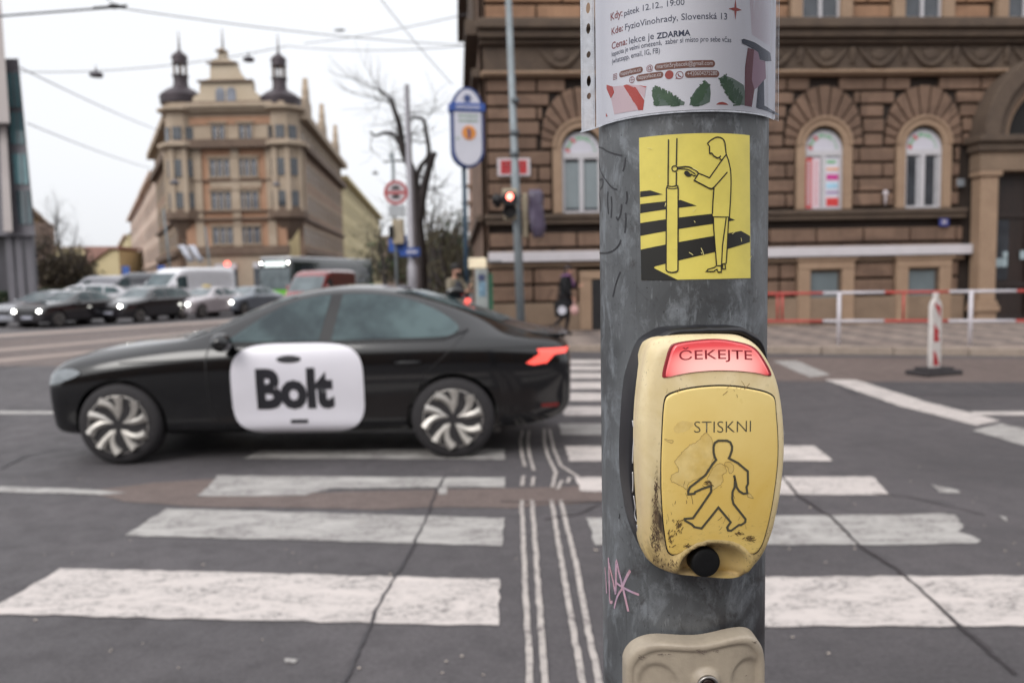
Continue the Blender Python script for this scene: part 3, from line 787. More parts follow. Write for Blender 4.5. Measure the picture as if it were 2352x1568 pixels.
fly = empty('flyer_sleeve', (0, 0, 0), 0, 'white printed flyer in a clear punched plastic sleeve wrapped round the top of the pole', 'poster'); fly.matrix_world = PM
M_PAP = pm('printed_paper', lin(240, 240, 247), 0.55, 0, 0.02, 20)
ZT = zpaper + 0.26
tl, tr = -0.1050, 0.1085
art_obj('paper_sheet', [('poly', [(tl, zpaper), (tr, zpaper), (tr, ZT), (tl, ZT)])], pmap(0.0), M_PAP, fly, 0.004, FACE)
def inkm(name, c, **k): return pm(name, lin(*c), 0.55, 0, 0.03, 30, **k)
M_INK = inkm('dark_blue_ink', (66, 72, 96)); M_RINK = inkm('red_brown_ink', (150, 82, 84)); M_PILL = inkm('brown_ink', (134, 92, 80)); M_WINK = inkm('white_ink', (226, 218, 218)); M_STAR = inkm('terracotta_ink', (176, 82, 76))
def T(s_, p, q, mat_list, bold=0.0, hk=1.0):
    a, c = fhit(p), fhit(q); vs_, fs_, x0, x1 = text2d(s_, bold, 3); k = math.hypot(c[0] - a[0], c[1] - a[1]) / (x1 - x0)
    # straight baseline on the paper: use mean height
    z = a[1]; mat_list.append(text_item(s_, (a[0], z), (a[0] + abs(c[0] - a[0]), z), bold, h=k * hk)); return z
dk = []; rd = []
T('Kdy:', (378, 237), (510, 190), rd, 0.01); T('pátek 12.12., 19:00', (530, 185), (1205, 52), dk)
T('Kde:', (388, 398), (515, 357), rd, 0.01); T('FyzioVinohrady, Slovenská 13', (540, 345), (1683, 235), dk)
T('Cena:', (390, 560), (562, 508), rd, 0.01); T('lekce je', (585, 500), (862, 440), dk); T('ZDARMA', (893, 440), (1272, 400), dk, 0.025)
T('kapacita je velmi omezená,  zaber si místo pro sebe včas', (390, 640), (1730, 490), dk, 0, 1.25); T('(whatsapp, email, IG, FB)', (394, 722), (930, 610), dk, 0, 1.25)
art_obj('flyer_text', dk, pmap(0.00025), M_INK, fly, 0.004, FACE); art_obj('flyer_heading_text', rd, pmap(0.00025), M_RINK, fly, 0.004, FACE)
wh = []; pills = []
def pill(p, q, h, s_):
    a, c = fhit(p), fhit(q); z = (a[1] + c[1]) / 2; r = h / 2; n_ = 8
    lp = [(c[0] - r + r * math.cos(t), z + r * math.sin(t)) for t in [(-0.5 + i / n_) * math.pi for i in range(n_ + 1)]] + [(a[0] + r + r * math.cos(t), z + r * math.sin(t)) for t in [(0.5 + i / n_) * math.pi for i in range(n_ + 1)]]
    pills.append(('poly', lp)); wh.append(text_item(s_, (a[0] + r * .7, z - h * 0.2), (c[0] - r * .7, z - h * 0.2), 0, h=h * 0.85))
pill((474, 838), (739, 790), 0.0055, 'happyface.cz'); pill((869, 760), (1549, 722), 0.0060, 'martin5rybacek@gmail.com')
pill((663, 882), (969, 845), 0.0055, 'happyface.cz'); pill((1209, 838), (1596, 836), 0.0060, '+420604275280')
art_obj('flyer_pill_print', pills, pmap(0.00025), M_PILL, fly, 0.004, FACE); art_obj('flyer_pill_text', wh, pmap(0.0004), M_WINK, fly, 0.004, FACE)
ic = []
def PC(cx, cy, r, n_=18): 
    c_ = fhit((cx, cy)); rr = r * .20425 / 2540; return [(c_[0] + rr * math.cos(2 * math.pi * i / n_), c_[1] + rr * math.sin(2 * math.pi * i / n_)) for i in range(n_)]
c_ = fhit((427, 865)); k_ = 0.0023
ic.append(('line', [(c_[0] - k_, c_[1] - k_), (c_[0] + k_, c_[1] - k_), (c_[0] + k_, c_[1] + k_), (c_[0] - k_, c_[1] + k_)], 0.0005, True)); ic.append(('line', PC(427, 865, 14), 0.0005, True))
ic.append(('line', PC(616, 900, 33), 0.0005, True)); c_ = fhit((616, 900)); ic.append(('line', [(c_[0], c_[1] - 0.0025), (c_[0], c_[1] + 0.0025)], 0.0004)); ic.append(('line', [(c_[0] - 0.0025, c_[1]), (c_[0] + 0.0025, c_[1])], 0.0004))
ic.append(('line', PC(1150, 848, 38), 0.0006, True)); ic.append(('line', [fhit((1133, 832)), fhit((1140, 855)), fhit((1168, 866))], 0.0009)); ic.append(('poly', [fhit((1112, 868)), fhit((1130, 882)), fhit((1106, 892))]))
c_ = fhit((778, 800)); d_ = fhit((852, 800)); ic.append(text_item('@', (c_[0], c_[1]), (d_[0], c_[1])))
art_obj('flyer_icons', ic, pmap(0.0003), M_RINK, fly, 0.01, FACE)
sp_ = []
for i in range(16):
    a = math.pi * i / 8; rx, ry = (1.0, 1.3)
    k = [1, .36, .22, .36][i % 4]; cx, cy = fhit((1777, 108)); sp_.append((cx + 0.0068 * rx * k * math.cos(a), cy + 0.0068 * ry * k * math.sin(a)))
art_obj('star_print', [('poly', sp_)], pmap(0.0003), M_STAR, fly, 0.004, FACE)
# bottom picture: gift, fir sprigs, berries, maroon fabric (printed shapes)
M_GR = inkm('fir_green_ink', (52, 82, 62), col2=lin(84, 112, 84)); M_RED = inkm('gift_red_ink', (196, 84, 76)); M_PK = inkm('pale_pink_ink', (226, 200, 206)); M_MAR = inkm('maroon_ink', (120, 66, 76)); M_DK = inkm('dark_slate_ink', (66, 70, 84)); M_MV = inkm('mauve_ink', (176, 140, 158))
FP = lambda pts: ('poly', [fhit(p) for p in pts])
art_obj('gift_print', [FP([(332, 955), (400, 975), (420, 1040), (380, 1110), (332, 1000)]), FP([(520, 965), (560, 952), (660, 985), (755, 1130), (740, 1240), (690, 1240), (590, 1080)]), FP([(690, 960), (782, 975), (770, 990)]), FP([(325, 1270), (345, 1310), (325, 1315)])], pmap(0.0003), M_RED, fly, 0.006, FACE)
art_obj('ribbon_print', [FP([(400, 975), (520, 965), (600, 1090), (700, 1240), (420, 1290), (385, 1120), (430, 1040)]), FP([(560, 952), (690, 960), (775, 990), (757, 1110), (670, 1000)])], pmap(0.0003), M_PK, fly, 0.006, FACE)
random.seed(9); nd = []
def sprig(x0, y0, x1, y1, n_, l_):
    for i in range(n_):
        t = i / n_; cx, cy = x0 + (x1 - x0) * t, y0 + (y1 - y0) * t; an = math.atan2(y1 - y0, x1 - x0)
        for sg in (-1, 1):
            for _ in range(2):
                a = an + sg * random.uniform(0.5, 1.1); ll = l_ * random.uniform(0.7, 1.1) * (1 - 0.45 * t)
                nd.append(('line', [fhit((cx, cy)), fhit((cx + ll * math.cos(a), min(1195, cy + ll * math.sin(a))))], 0.0012))
sprig(1150, 1185, 880, 1000, 17, 95); sprig(1300, 1190, 1450, 940, 15, 90); sprig(1830, 1180, 1640, 880, 19, 110); sprig(900, 1190, 870, 1010, 8, 50)
art_obj('fir_sprig_base_print', [FP(q) for q in ([(840, 1080), (850, 985), (905, 975), (960, 1040), (1040, 1060), (1120, 1110), (1210, 1150), (1200, 1185), (900, 1195), (870, 1150)], [(1260, 1185), (1290, 1080), (1340, 1000), (1400, 950), (1450, 915), (1490, 960), (1500, 1050), (1490, 1150), (1400, 1190)], [(1610, 930), (1600, 880), (1650, 850), (1740, 880), (1870, 960), (1885, 1050), (1880, 1185), (1800, 1180), (1700, 1110), (1690, 1050), (1640, 1000)])], pmap(0.0003), inkm('dark_fir_ink', (124, 140, 130), col2=lin(80, 104, 88)), fly, 0.006, FACE)
art_obj('fir_sprig_print', nd, pmap(0.00035), M_GR, fly, 0.02, FACE)
art_obj('berry_print', [('poly', PC(1034, 843, 46)), FP([(1560, 1178), (1590, 1155), (1630, 1148), (1670, 1160), (1700, 1182)])], pmap(0.0003), M_STAR, fly, 0.006, FACE)
art_obj('fabric_print', [FP([(1915, 540), (1985, 560), (1975, 700), (1960, 900), (1990, 1010), (1960, 1205), (1880, 1190), (1885, 760)])], pmap(0.0003), M_MAR, fly, 0.006, FACE)
art_obj('fabric_shade_print', [FP([(1985, 560), (2060, 600), (2050, 680), (2110, 690), (2120, 880), (2030, 980), (1990, 1010), (1960, 900), (1975, 700)])], pmap(0.0003), M_MV, fly, 0.006, FACE)
art_obj('dark_fold_print', [FP([(1845, 450), (1870, 440), (1990, 480), (2080, 540), (2165, 600), (2175, 690), (2110, 690), (2050, 670), (2030, 590), (1850, 490)]), FP([(2030, 980), (2095, 900), (2100, 1190), (2240, 1290), (2235, 1310), (2040, 1225), (2010, 1210)])], pmap(0.0004), M_DK, fly, 0.006, FACE)
random.seed(2)
art_obj('pink_line_print', [('line', [fhit((1940 + 14 * i + random.uniform(-3, 3), 0)), fhit((1955 + 13.0 * i, 200)), fhit((1965 + 12 * i, 395 + 8 * i))], 0.0003) for i in range(17)], pmap(0.0003), inkm('pale_rose_ink', (206, 158, 172)), fly, 0.01, FACE)
# clear sleeve: film over the sheet, welded rim and the punched strip
m = bpy.data.materials.new('clear_sleeve_film'); m.use_nodes = True; g = m.node_tree; g.nodes.clear()
o_ = g.nodes.new('ShaderNodeOutputMaterial'); mxs = g.nodes.new('ShaderNodeMixShader'); tr_ = g.nodes.new('ShaderNodeBsdfTransparent'); gl = g.nodes.new('ShaderNodeBsdfGlossy')
tr_.inputs[0].default_value = (0.96, 0.965, 0.98, 1); gl.inputs['Roughness'].default_value = 0.18; gl.inputs['Color'].default_value = (0.9, 0.92, 1, 1)
tcn = g.nodes.new('ShaderNodeTexCoord'); nn = g.nodes.new('ShaderNodeTexNoise'); nn.inputs['Scale'].default_value = 9; nn.inputs['Detail'].default_value = 3; nn.inputs['Distortion'].default_value = 1.5
mpp = g.nodes.new('ShaderNodeMapping'); mpp.inputs['Scale'].default_value = (2.5, 2.5, 0.7); g.links.new(tcn.outputs['Object'], mpp.inputs[0]); g.links.new(mpp.outputs[0], nn.inputs['Vector'])
bpn = g.nodes.new('ShaderNodeBump'); bpn.inputs['Strength'].default_value = 0.5; bpn.inputs['Distance'].default_value = 0.01; g.links.new(nn.outputs['Fac'], bpn.inputs['Height']); g.links.new(bpn.outputs[0], gl.inputs['Normal'])
lw = g.nodes.new('ShaderNodeLayerWeight'); lw.inputs[0].default_value = 0.18; g.links.new(lw.outputs['Fresnel'], mxs.inputs[0])
g.links.new(tr_.outputs[0], mxs.inputs[1]); g.links.new(gl.outputs[0], mxs.inputs[2]); g.links.new(mxs.outputs[0], o_.inputs[0]); M_FILM = m
art_obj('sleeve_film', [('poly', [(tl - 0.001, zb_ - 0.0012), (tr + 0.0025, zb_ - 0.0012), (tr + 0.0025, ZT), (tl - 0.001, ZT)])], pmap(0.0014), M_FILM, fly, 0.004, FACE)
M_STRIP = pm('milky_plastic_strip', lin(205, 208, 216), 0.25, 0, 0.08, 90, alpha=0.78, coat=0.5, bump=0.2, bscale=120)
zb2 = zb_ - 0.0015
ell = lambda cx, cz, a, c, n_=16: [(cx + a * math.cos(2 * math.pi * i / n_), cz + c * math.sin(2 * math.pi * i / n_)) for i in range(n_)]
t_m = tl - 0.0105
zh = lambda y: zb2 + (1440 - y) * .20425 / 2540
holes = [ell(t_m, zh(1035), 0.0032, 0.003), ell(t_m, zh(860), 0.0032, 0.0050), ell(t_m, zh(555), 0.0032, 0.003), ell(t_m, zh(255), 0.0032, 0.0050), ell(t_m, zh(20), 0.0032, 0.0050), ell(t_m, zh(-250), 0.0032, 0.003)]
art_obj('punched_strip', [('poly', [(tl - 0.022, zb2), (tl - 0.001, zb2), (tl - 0.001, ZT), (tl - 0.022, ZT)], holes)], pmap(0.0005, 2), M_STRIP, fly, 0.0, FACE)
M_WELD = pm('welded_plastic_edge', lin(190, 194, 202), 0.3, 0, 0.25, 150, alpha=0.9)
wl = []
for tt in (tl - 0.0195, tl - 0.0035):
    z = zb2 + 0.001
    while z < ZT: wl.append(('poly', [(tt - 0.0006, z), (tt + 0.0006, z), (tt + 0.0006, z + 0.0013), (tt - 0.0006, z + 0.0013)])); z += 0.0023
art_obj('weld_dots', wl, pmap(0.0011, 2), M_WELD, fly, 0, FACE)
art_obj('welded_rim', [('line', [(tl - 0.022 + i * 0.004, zb2 + 0.0006) for i in range(58)], 0.0014), ('line', [(tr + 0.0025, zb2 + i * 0.01) for i in range(27)], 0.0010)], pmap(0.0020, 2), M_WELD, fly, 0, FACE)
# ================================================================ GROUND, ROAD, MARKINGS
def asphalt(name, c1, c2, joint=False):
    m, g = newmat(name, 0.75)
    a = g.noise(0.6, 8, None, 0.4); b = g.noise(5, 8, None, 0.3); c = g.noise(45, 6, None, 0, 0.75); d = g.noise(260, 2)
    col = g.mix(g.rng(a, 0.35, 0.65), c1, c2)
    col = g.mix(g.rng(b, 0.45, 0.7, 0, 0.45), col, tuple(x * 0.72 for x in c1))
    col = g.mix(g.rng(c, 0.3, 0.7, 0, 1), g.mix(1.0, col, (0.66, 0.66, 0.66), 'MULTIPLY'), g.mix(1.0, col, (1.32, 1.32, 1.32), 'MULTIPLY'))
    col = g.mix(g.rng(d, 0.66, 0.74, 0, 0.5), col, (0.3, 0.29, 0.28))
    g.to(col, 'Base Color'); g.to(g.rng(b, 0.3, 0.7, 0.6, 0.85), 'Roughness'); g.bump(c, 0.5, 0.004); return m
M_ASP = asphalt('grey_asphalt', lin(72, 69, 71), lin(87, 83, 85))
M_ASP2 = asphalt('brown_asphalt', lin(98, 86, 82), lin(110, 97, 92))
M_ASP3 = asphalt('dark_asphalt', lin(64, 62, 65), lin(76, 73, 75))
def paint_mat(name, c1, c2, worn, wc):
    m, g = newmat(name, 0.6)
    a = g.noise(3.0, 8, g.mapv((1, 2.5, 1)), 0.6, 0.7); b = g.noise(26, 9, g.mapv((1, 1.6, 1)), 0.6, 0.75); c = g.noise(220, 3)
    col = g.mix(g.rng(a, 0.35, 0.65), c1, c2)
    col = g.mix(g.rng(c, 0.3, 0.7, 0, 0.15), col, (0.3, 0.28, 0.27))
    wv = g.noise(9, 6, g.mapv((0.3, 5, 1)), 0.2); col = g.mix(g.rng(wv, 0.56, 0.7, 0, 0.5), col, tuple(x * 0.62 for x in c1))
    col = g.mix(g.math('MULTIPLY', g.rng(b, worn, worn + 0.07, 0, 1), g.rng(a, 0.42, 0.6)), col, wc)
    g.to(col, 'Base Color'); g.bump(c, 0.3, 0.003); return m
M_WP = paint_mat('white_road_paint', lin(206, 197, 192), lin(190, 183, 179), 0.495, lin(118, 113, 111))
M_WPG = paint_mat('worn_grey_road_paint', lin(178, 175, 171), lin(156, 153, 150), 0.47, lin(112, 107, 106))
b = MB(); b.sheet([(-500, -60), (500, -60), (500, 900), (-500, 900)], 0); b.build('road', M_ASP); tag(bpy.data.objects['road'], kind='structure')
def gsheet(name, pts, mat, z, kind='structure', rough=0.0, k=0.12):
    q = [G(*p, z) for p in pts]; poly = [(p.x, p.y) for p in q]
    if rough:
        o_ = []; poly2 = dens(poly + [poly[0]], k)[:-1]
        for p in poly2: o_.append((p[0] + random.uniform(-rough, rough), p[1] + random.uniform(-rough, rough)))
        poly = o_
    b = MB(); b.sheet(poly, z); o = b.build(name, mat); 
    if o.data.polygons and o.data.polygons[0].normal.z < 0: o.data.flip_normals()
    tag(o, kind=kind); return o
random.seed(1)
gsheet('road_patch', [(190, 1128), (352, 1108), (500, 1098), (452, 1140), (800, 1128), (1185, 1120), (1395, 1114), (1396, 1150), (1170, 1166), (1000, 1163), (870, 1170), (700, 1165), (430, 1163), (290, 1150)], M_ASP2, 0.003, rough=0.012)
gsheet('road_patch', [(-400, 842), (-400, 790), (0, 778), (480, 742), (700, 726), (1100, 725), (1000, 742), (470, 800), (150, 840)], M_ASP2, 0.003)
gsheet('road_patch', [(1500, 818), (2700, 826), (2700, 880), (1910, 876), (1560, 872)], M_ASP2, 0.003)
gsheet('road_patch', [(1905, 876), (2700, 879), (2800, 912), (1960, 906)], M_ASP3, 0.0035)
zeb = [([(140, 1304), (1148, 1329), (1142, 1436), (-42, 1408)], M_WP), ([(383, 1167), (1157, 1189), (1154, 1252), (285, 1229)], M_WPG),
       ([(500, 1091), (780, 1094), (1160, 1096), (1160, 1120), (1100, 1117), (960, 1119), (760, 1121), (700, 1136), (560, 1139), (452, 1138), (478, 1118)], M_WPG), ([(600, 1034), (1160, 1030), (1160, 1054), (560, 1052)], M_WPG),
       ([(650, 978), (1150, 975), (1150, 992), (600, 994)], M_WPG),
       ([(1393, 1326), (2500, 1320), (2640, 1437), (1420, 1437)], M_WP), ([(1347, 1188), (2175, 1179), (2215, 1205), (2205, 1220), (2255, 1240), (2240, 1247), (2080, 1250), (1368, 1251)], M_WPG),
       ([(1320, 1095), (2005, 1094), (2045, 1136), (1600, 1134), (1335, 1127)], M_WP), ([(1297, 1024), (1870, 1023), (1912, 1058), (1307, 1058)], M_WP),
       ([(1283, 972), (1790, 971), (1800, 998), (1290, 999)], M_WPG), ([(1290, 933), (1700, 932), (1712, 954), (1295, 954)], M_WP), ([(1288, 902), (1690, 902), (1696, 920), (1290, 920)], M_WP),
       ([(1285, 877), (1640, 877), (1648, 893), (1288, 893)], M_WP), ([(1280, 856), (1620, 856), (1625, 869), (1283, 869)], M_WP), ([(1276, 840), (1600, 840), (1604, 850), (1278, 850)], M_WP), ([(1272, 826), (1590, 826), (1594, 835), (1274, 835)], M_WP)]
for q, m in zeb: gsheet('zebra_stripe', q, m, 0.005, rough=0.009, k=0.07)
M_GUIDE = paint_mat('guide_line_paint', lin(186, 178, 172), lin(170, 163, 158), 0.50, lin(104, 98, 98))
def gline(name, pts, w, mat, z=0.0065, rough=0.0025):
    q = [G(*p, z) for p in pts]; ln = dens([(p.x, p.y) for p in q], 0.05); ln = [(x + random.uniform(-rough, rough), y + random.uniform(-rough * .5, rough * .5)) for x, y in ln]
    v2, fs = stroke2d(ln, w); v2 = [(x + random.uniform(-rough, rough) * .7, y) for x, y in v2]
    b = MB(); b.add([(x, y, z) for x, y in v2], fs); o = b.build(name, mat)
    if o.data.polygons[0].normal.z < 0: o.data.flip_normals()
    tag(o, kind='structure')
for q in ([(1198, 1148), (1204, 1290), (1212, 1450), (1219, 1600)], [(1222, 1148), (1232, 1290), (1243, 1450), (1256, 1600)], [(1267, 1148), (1290, 1290), (1318, 1450), (1345, 1600)], [(1288, 1148), (1322, 1290), (1352, 1450), (1384, 1600)],
          [(1203, 1092), (1198, 1115)], [(1226, 1094), (1222, 1115)], [(1277, 1085), (1268, 1118)], [(1291, 1102), (1280, 1122)], [(1309, 1096), (1304, 1108)],
          [(1200, 988), (1195, 1012), (1198, 1040), (1206, 1070)], [(1215, 988), (1212, 1012), (1216, 1045), (1226, 1080)], [(1250, 985), (1250, 1015), (1258, 1045), (1277, 1085)], [(1262, 985), (1272, 1030), (1288, 1068), (1330, 1096)]):
    gline('guide_line', q, 0.027, M_GUIDE)
M_SEAL = pm('black_crack_sealant', lin(58, 55, 58), 0.5, 0, 0.2, 30)
for q, w_ in (([(1023, 1090), (1000, 1130), (985, 1175), (945, 1260), (900, 1335), (862, 1400), (850, 1435), (820, 1500), (785, 1580)], 0.013), ([(1795, 1090), (1832, 1136), (1912, 1187), (1975, 1252), (2060, 1305), (2135, 1370), (2195, 1425), (2330, 1545)], 0.017),
              ([(0, 1075), (60, 1045), (140, 1030)], 0.02), ([(2000, 1130), (2090, 1140), (2200, 1165), (2260, 1180)], 0.012), ([(1150, 1150), (1240, 1152), (1380, 1150)], 0.012), ([(1380, 1155), (1330, 1178), (1250, 1190)], 0.014)):
    gline('crack_seal', q, w_, M_SEAL, 0.0085, 0.005)
gsheet('road_line', [(1893, 871), (1966, 872), (2120, 920), (2300, 966), (2240, 976), (2060, 930)], M_WP, 0.0055, rough=0.01)
gsheet('road_line', [(2232, 988), (2300, 972), (2420, 1000), (2500, 1060), (2352, 1022)], M_WPG, 0.0055, rough=0.012)
gsheet('road_line', [(1776, 829), (1830, 828), (1907, 860), (1860, 866)], M_WPG, 0.0055, rough=0.01)
gsheet('road_line', [(2228, 945), (2600, 944), (2620, 954), (2240, 953)], M_WP, 0.006)
gsheet('road_line', [(-200, 943), (125, 944), (128, 951), (-200, 950)], M_WPG, 0.0055)
gsheet('road_line', [(-200, 1112), (120, 1119), (295, 1130), (240, 1135), (-200, 1125)], M_WPG, 0.0055, rough=0.015)
for q in ([(2140, 1112), (2200, 1125), (2208, 1132), (2160, 1131)], [(2160, 1181), (2192, 1181), (2206, 1196), (2180, 1194)], [(2295, 1184), (2308, 1186), (2316, 1198), (2306, 1194)], [(652, 1510), (684, 1512), (680, 1521), (655, 1520)], [(1005, 1118), (1026, 1118), (1028, 1134), (1008, 1134)]):
    gsheet('paint_fragment', q, M_WPG, 0.0052, rough=0.004, k=0.03)
# small loose stones and leaves on the asphalt
M_LIT = pm('pale_litter', lin(170, 160, 150), 0.8, 0, 0.3, 10)
b = MB(); random.seed(17)
for i in range(150):
    u, v = random.uniform(-100, 2450), random.choice([random.uniform(1090, 1600), random.uniform(900, 1300)])
    if 1380 < u < 1770: continue
    p = G(u, v); r = random.uniform(0.003, 0.009)
    b.ball((p.x, p.y, 0.007), (r, r * random.uniform(.5, 1), 0.003), 6, 4)
tag(b.build('road_grit', M_LIT, recalc=False), kind='stuff', label='small pale grit scattered over the asphalt', cat='grit')
# tram track area
M_RAIL = pm('worn_rail_steel', lin(120, 116, 116), 0.35, 0.8, 0.15, 20)
for q in ([(-300, 842), (150, 800), (560, 762), (900, 735)], [(-300, 872), (150, 828), (620, 775), (980, 742)], [(-300, 808), (100, 775), (500, 744), (800, 722)], [(-300, 822), (150, 785), (540, 750), (860, 727)]):
    gline('tram_rail', q, 0.09, M_RAIL, 0.008, 0)
M_SLAB = pm('pale_track_slab', lin(150, 136, 128), 0.8, 0, 0.1, 4, fine=0.15, fscale=20)
for q in ([(-300, 860), (150, 817), (600, 769), (590, 765), (150, 811), (-300, 850)], [(-300, 832), (150, 794), (540, 757), (530, 753), (150, 788), (-300, 824)], [(-300, 795), (480, 742), (620, 732), (600, 729), (480, 737), (-300, 786)]):
    gsheet('track_slab', q, M_SLAB, 0.006)
# far pavement with kerb in front of the right building
k0, k1 = G(1195, 806), G(2352, 818)
dk_ = (k1 - k0).normalized(); kL = k0 - dk_ * 0.2; kR = k0 + dk_ * 40
M_KERB = pm('granite_kerb', lin(150, 136, 124), 0.75, 0, 0.12, 5, fine=0.2, fscale=60)
def pav_mat():
    m, g = newmat('mosaic_pavement', 0.8)
    v = g.n.new('ShaderNodeTexVoronoi'); v.inputs['Scale'].default_value = 11; g.l.new(g.tc.outputs['Object'], v.inputs['Vector'])
    col = g.mix(g.rng(g.noise(1.5, 5), 0.35, 0.65), lin(136, 122, 114), lin(156, 142, 132))
    col = g.mix(g.rng(v.outputs['Distance'], 0.03, 0.0, 0, 0.8), col, lin(80, 72, 68))
    ck = g.n.new('ShaderNodeTexChecker'); ck.inputs['Scale'].default_value = 1.0
    mp = g.n.new('ShaderNodeMapping'); mp.inputs['Rotation'].default_value = (0, 0, R(45)); mp.inputs['Scale'].default_value = (1.5, 1.5, 1); g.l.new(g.tc.outputs['Object'], mp.inputs[0]); g.l.new(mp.outputs[0], ck.inputs['Vector'])
    n2 = g.noise(8, 4); col = g.mix(g.math('MULTIPLY', ck.outputs['Fac'], g.rng(n2, 0.35, 0.65, 0.5, 1)), col, lin(98, 90, 88))
    g.to(col, 'Base Color'); g.bump(v.outputs['Distance'], 0.4, 0.01); return m
M_PAV = pav_mat()
nrm_ = Vector((-dk_.y, dk_.x, 0)); 
if nrm_.y < 0: nrm_ = -nrm_
kp = lambda a, b_: (k0.x + dk_.x * a + nrm_.x * b_, k0.y + dk_.y * a + nrm_.y * b_)
b = MB(); b.slab([kp(-0.2, 0.25), kp(45, 0.25), kp(45, 30), kp(-5.5, 30), kp(-1.6, 5)], -0.05, 0.125); tag(b.build('pavement', M_PAV), kind='structure')
b = MB()
for i in range(32): b.slab([kp(-0.2 + i * 1.2, 0), kp(1.0 + i * 1.2 - 0.012, 0), kp(1.0 + i * 1.2 - 0.012, 0.247), kp(-0.2 + i * 1.2, 0.247)], -0.05, 0.13)
tag(b.build('kerb', M_KERB, bevel=0.012), kind='structure')

# ================================================================ RIGHT BUILDING (brown rusticated corner house)
PSI = R(3.2); FO = P(1122, 600, 20.3); FO = Vector((FO.x, FO.y, 0.0))
fe = Vector((math.cos(PSI), math.sin(PSI), 0)); fn = Vector((-fe.y, fe.x, 0))
def F(u, v, off=0.0):                             # (along, height) on the facade plane, off metres in front of it
    r = ray(u, v); O = FO - fn * off; t = (O - CAM).dot(fn) / r.dot(fn); p = CAM + r * t
    return ((p - O).dot(fe), p.z)
def stone(name, c1, c2, s1=1.2, bump=0.4, blocks=False):
    m, g = newmat(name, 0.85)
    a = g.noise(s1, 6, None, 0.5); b_ = g.noise(14, 7); c = g.noise(90, 4)
    col = g.mix(g.rng(a, 0.35, 0.65), c1, c2); col = g.mix(g.rng(b_, 0.45, 0.75, 0, 0.5), col, tuple(x * 0.6 for x in c1))
    col = g.mix(g.rng(c, 0.3, 0.7, 0, 0.25), col, tuple(min(1, x * 1.5) for x in c2))
    if blocks:
        v = g.n.new('ShaderNodeTexVoronoi'); v.inputs['Scale'].default_value = 1.0; g.l.new(g.mapv((1.1, .5, 2.7)), v.inputs['Vector']); sp = g.n.new('ShaderNodeSeparateXYZ'); g.l.new(v.outputs['Color'], sp.inputs[0])
        col = g.mix(g.rng(sp.outputs[0], 0, 1, 0, .55), col, tuple(x * .66 for x in c1)); col = g.mix(g.rng(sp.outputs[1], .6, 1, 0, .35), col, tuple(min(1, x * 1.35) for x in c2))
        st_ = g.noise(3, 5, g.mapv((2.2, 1, .25)), .4); col = g.mix(g.rng(st_, .5, .7, 0, .45), col, tuple(x * .5 for x in c1))
    g.to(col, 'Base Color'); g.bump(b_, bump, 0.02); return m
M_BR = stone('brown_rusticated_stone', lin(108, 86, 72), lin(126, 102, 86), blocks=True)
M_BR2 = stone('orange_brown_brick', lin(142, 108, 84), lin(156, 122, 96), 0.8, blocks=True)
M_JT = stone('dark_stone_joint', lin(40, 32, 28), lin(50, 40, 34))
M_BE = stone('beige_stone_trim', lin(142, 118, 98), lin(156, 132, 110))
M_DKS = stone('soot_dark_stone', lin(74, 62, 54), lin(92, 78, 66), 2.0)
M_PLI = stone('stained_plinth', lin(138, 118, 100), lin(116, 98, 82), 0.9)
M_WF = pm('white_window_frame', lin(190, 188, 192), 0.4, 0, 0.04, 5)
M_GL = pm('pale_blind_glass', lin(138, 148, 152), 0.15, 0, 0.06, 2, coat=0.5)
M_GLD = pm('dark_window_glass', lin(58, 62, 68), 0.08, 0, 0.3, 1.5, coat=0.6)
M_GLB = pm('frosted_basement_glass', lin(104, 114, 118), 0.2, 0, 0.12, 1.2, coat=0.3)
M_LUN = pm('white_lunette_film', lin(196, 194, 204), 0.5, 0, 0.03, 5)
house = empty('corner_house', FO, PSI, 'brown rusticated stone house with arched windows and a large arched doorway, behind the railing', 'house')
zc = F(1893, 335)[1]
rows_v = [175, 209, 240, 271, 306, 338, 374, 409, 442, 476]
rows = [F(1893, v)[1] for v in rows_v]
zsill0 = F(1893, 505)[1]
wins = [F(u, 335)[0] for u in (1335, 1612, 1893, 2122)]
HWI, HWS = 0.50, 0.73
vo = lambda a: 1.04 + 0.50 * max(0, math.sin(a)) ** 2.2
def excl(z, cx):                                  # half width kept free of coursed blocks
    if z < zc - 0.12: return HWS
    best = 0
    for i in range(41):
        a = math.pi * i / 80; r = vo(a)
        if abs(r * math.sin(a) - (z - zc)) < 0.10: best = max(best, r * math.cos(a))
    if z < zc + 0.1: best = max(best, 1.04)
    return best
XR = F(2216, 420)[0]; XRend = XR + 12
PX0 = F(2207, 360)[0]
portc = F(2412, 330); 
def course(z0, z1, x0, x1, bw, mat, y0=0.0, y1=0.30, off=0.0, cuts=(), gap=0.05, jgap=0.062):
    b = MB(); x = x0 - (bw * off); first = True
    zm = (z0 + z1) / 2
    while x < x1:
        a, c = max(x, x0), min(x + bw, x1); segs = [(a, c)]
        for (l, r) in cuts:
            ns = []
            for (p, q) in segs:
                if r <= p or l >= q: ns.append((p, q)); continue
                if l > p: ns.append((p, l))
                if r < q: ns.append((r, q))
            segs = ns
        for (p, q) in segs:
            if q - p > gap + 0.06: b.box(p + gap / 2, q - gap / 2, y0 + random.uniform(0, 0.008), y1, z0 + jgap / 2, z1 - jgap / 2)
        x += bw
    return b
random.seed(4)
blocks = MB()
def merge(b2):
    n0 = len(blocks.v); blocks.v += b2.v; blocks.f += [[n0 + i for i in f] for f in b2.f]; blocks.m += b2.m
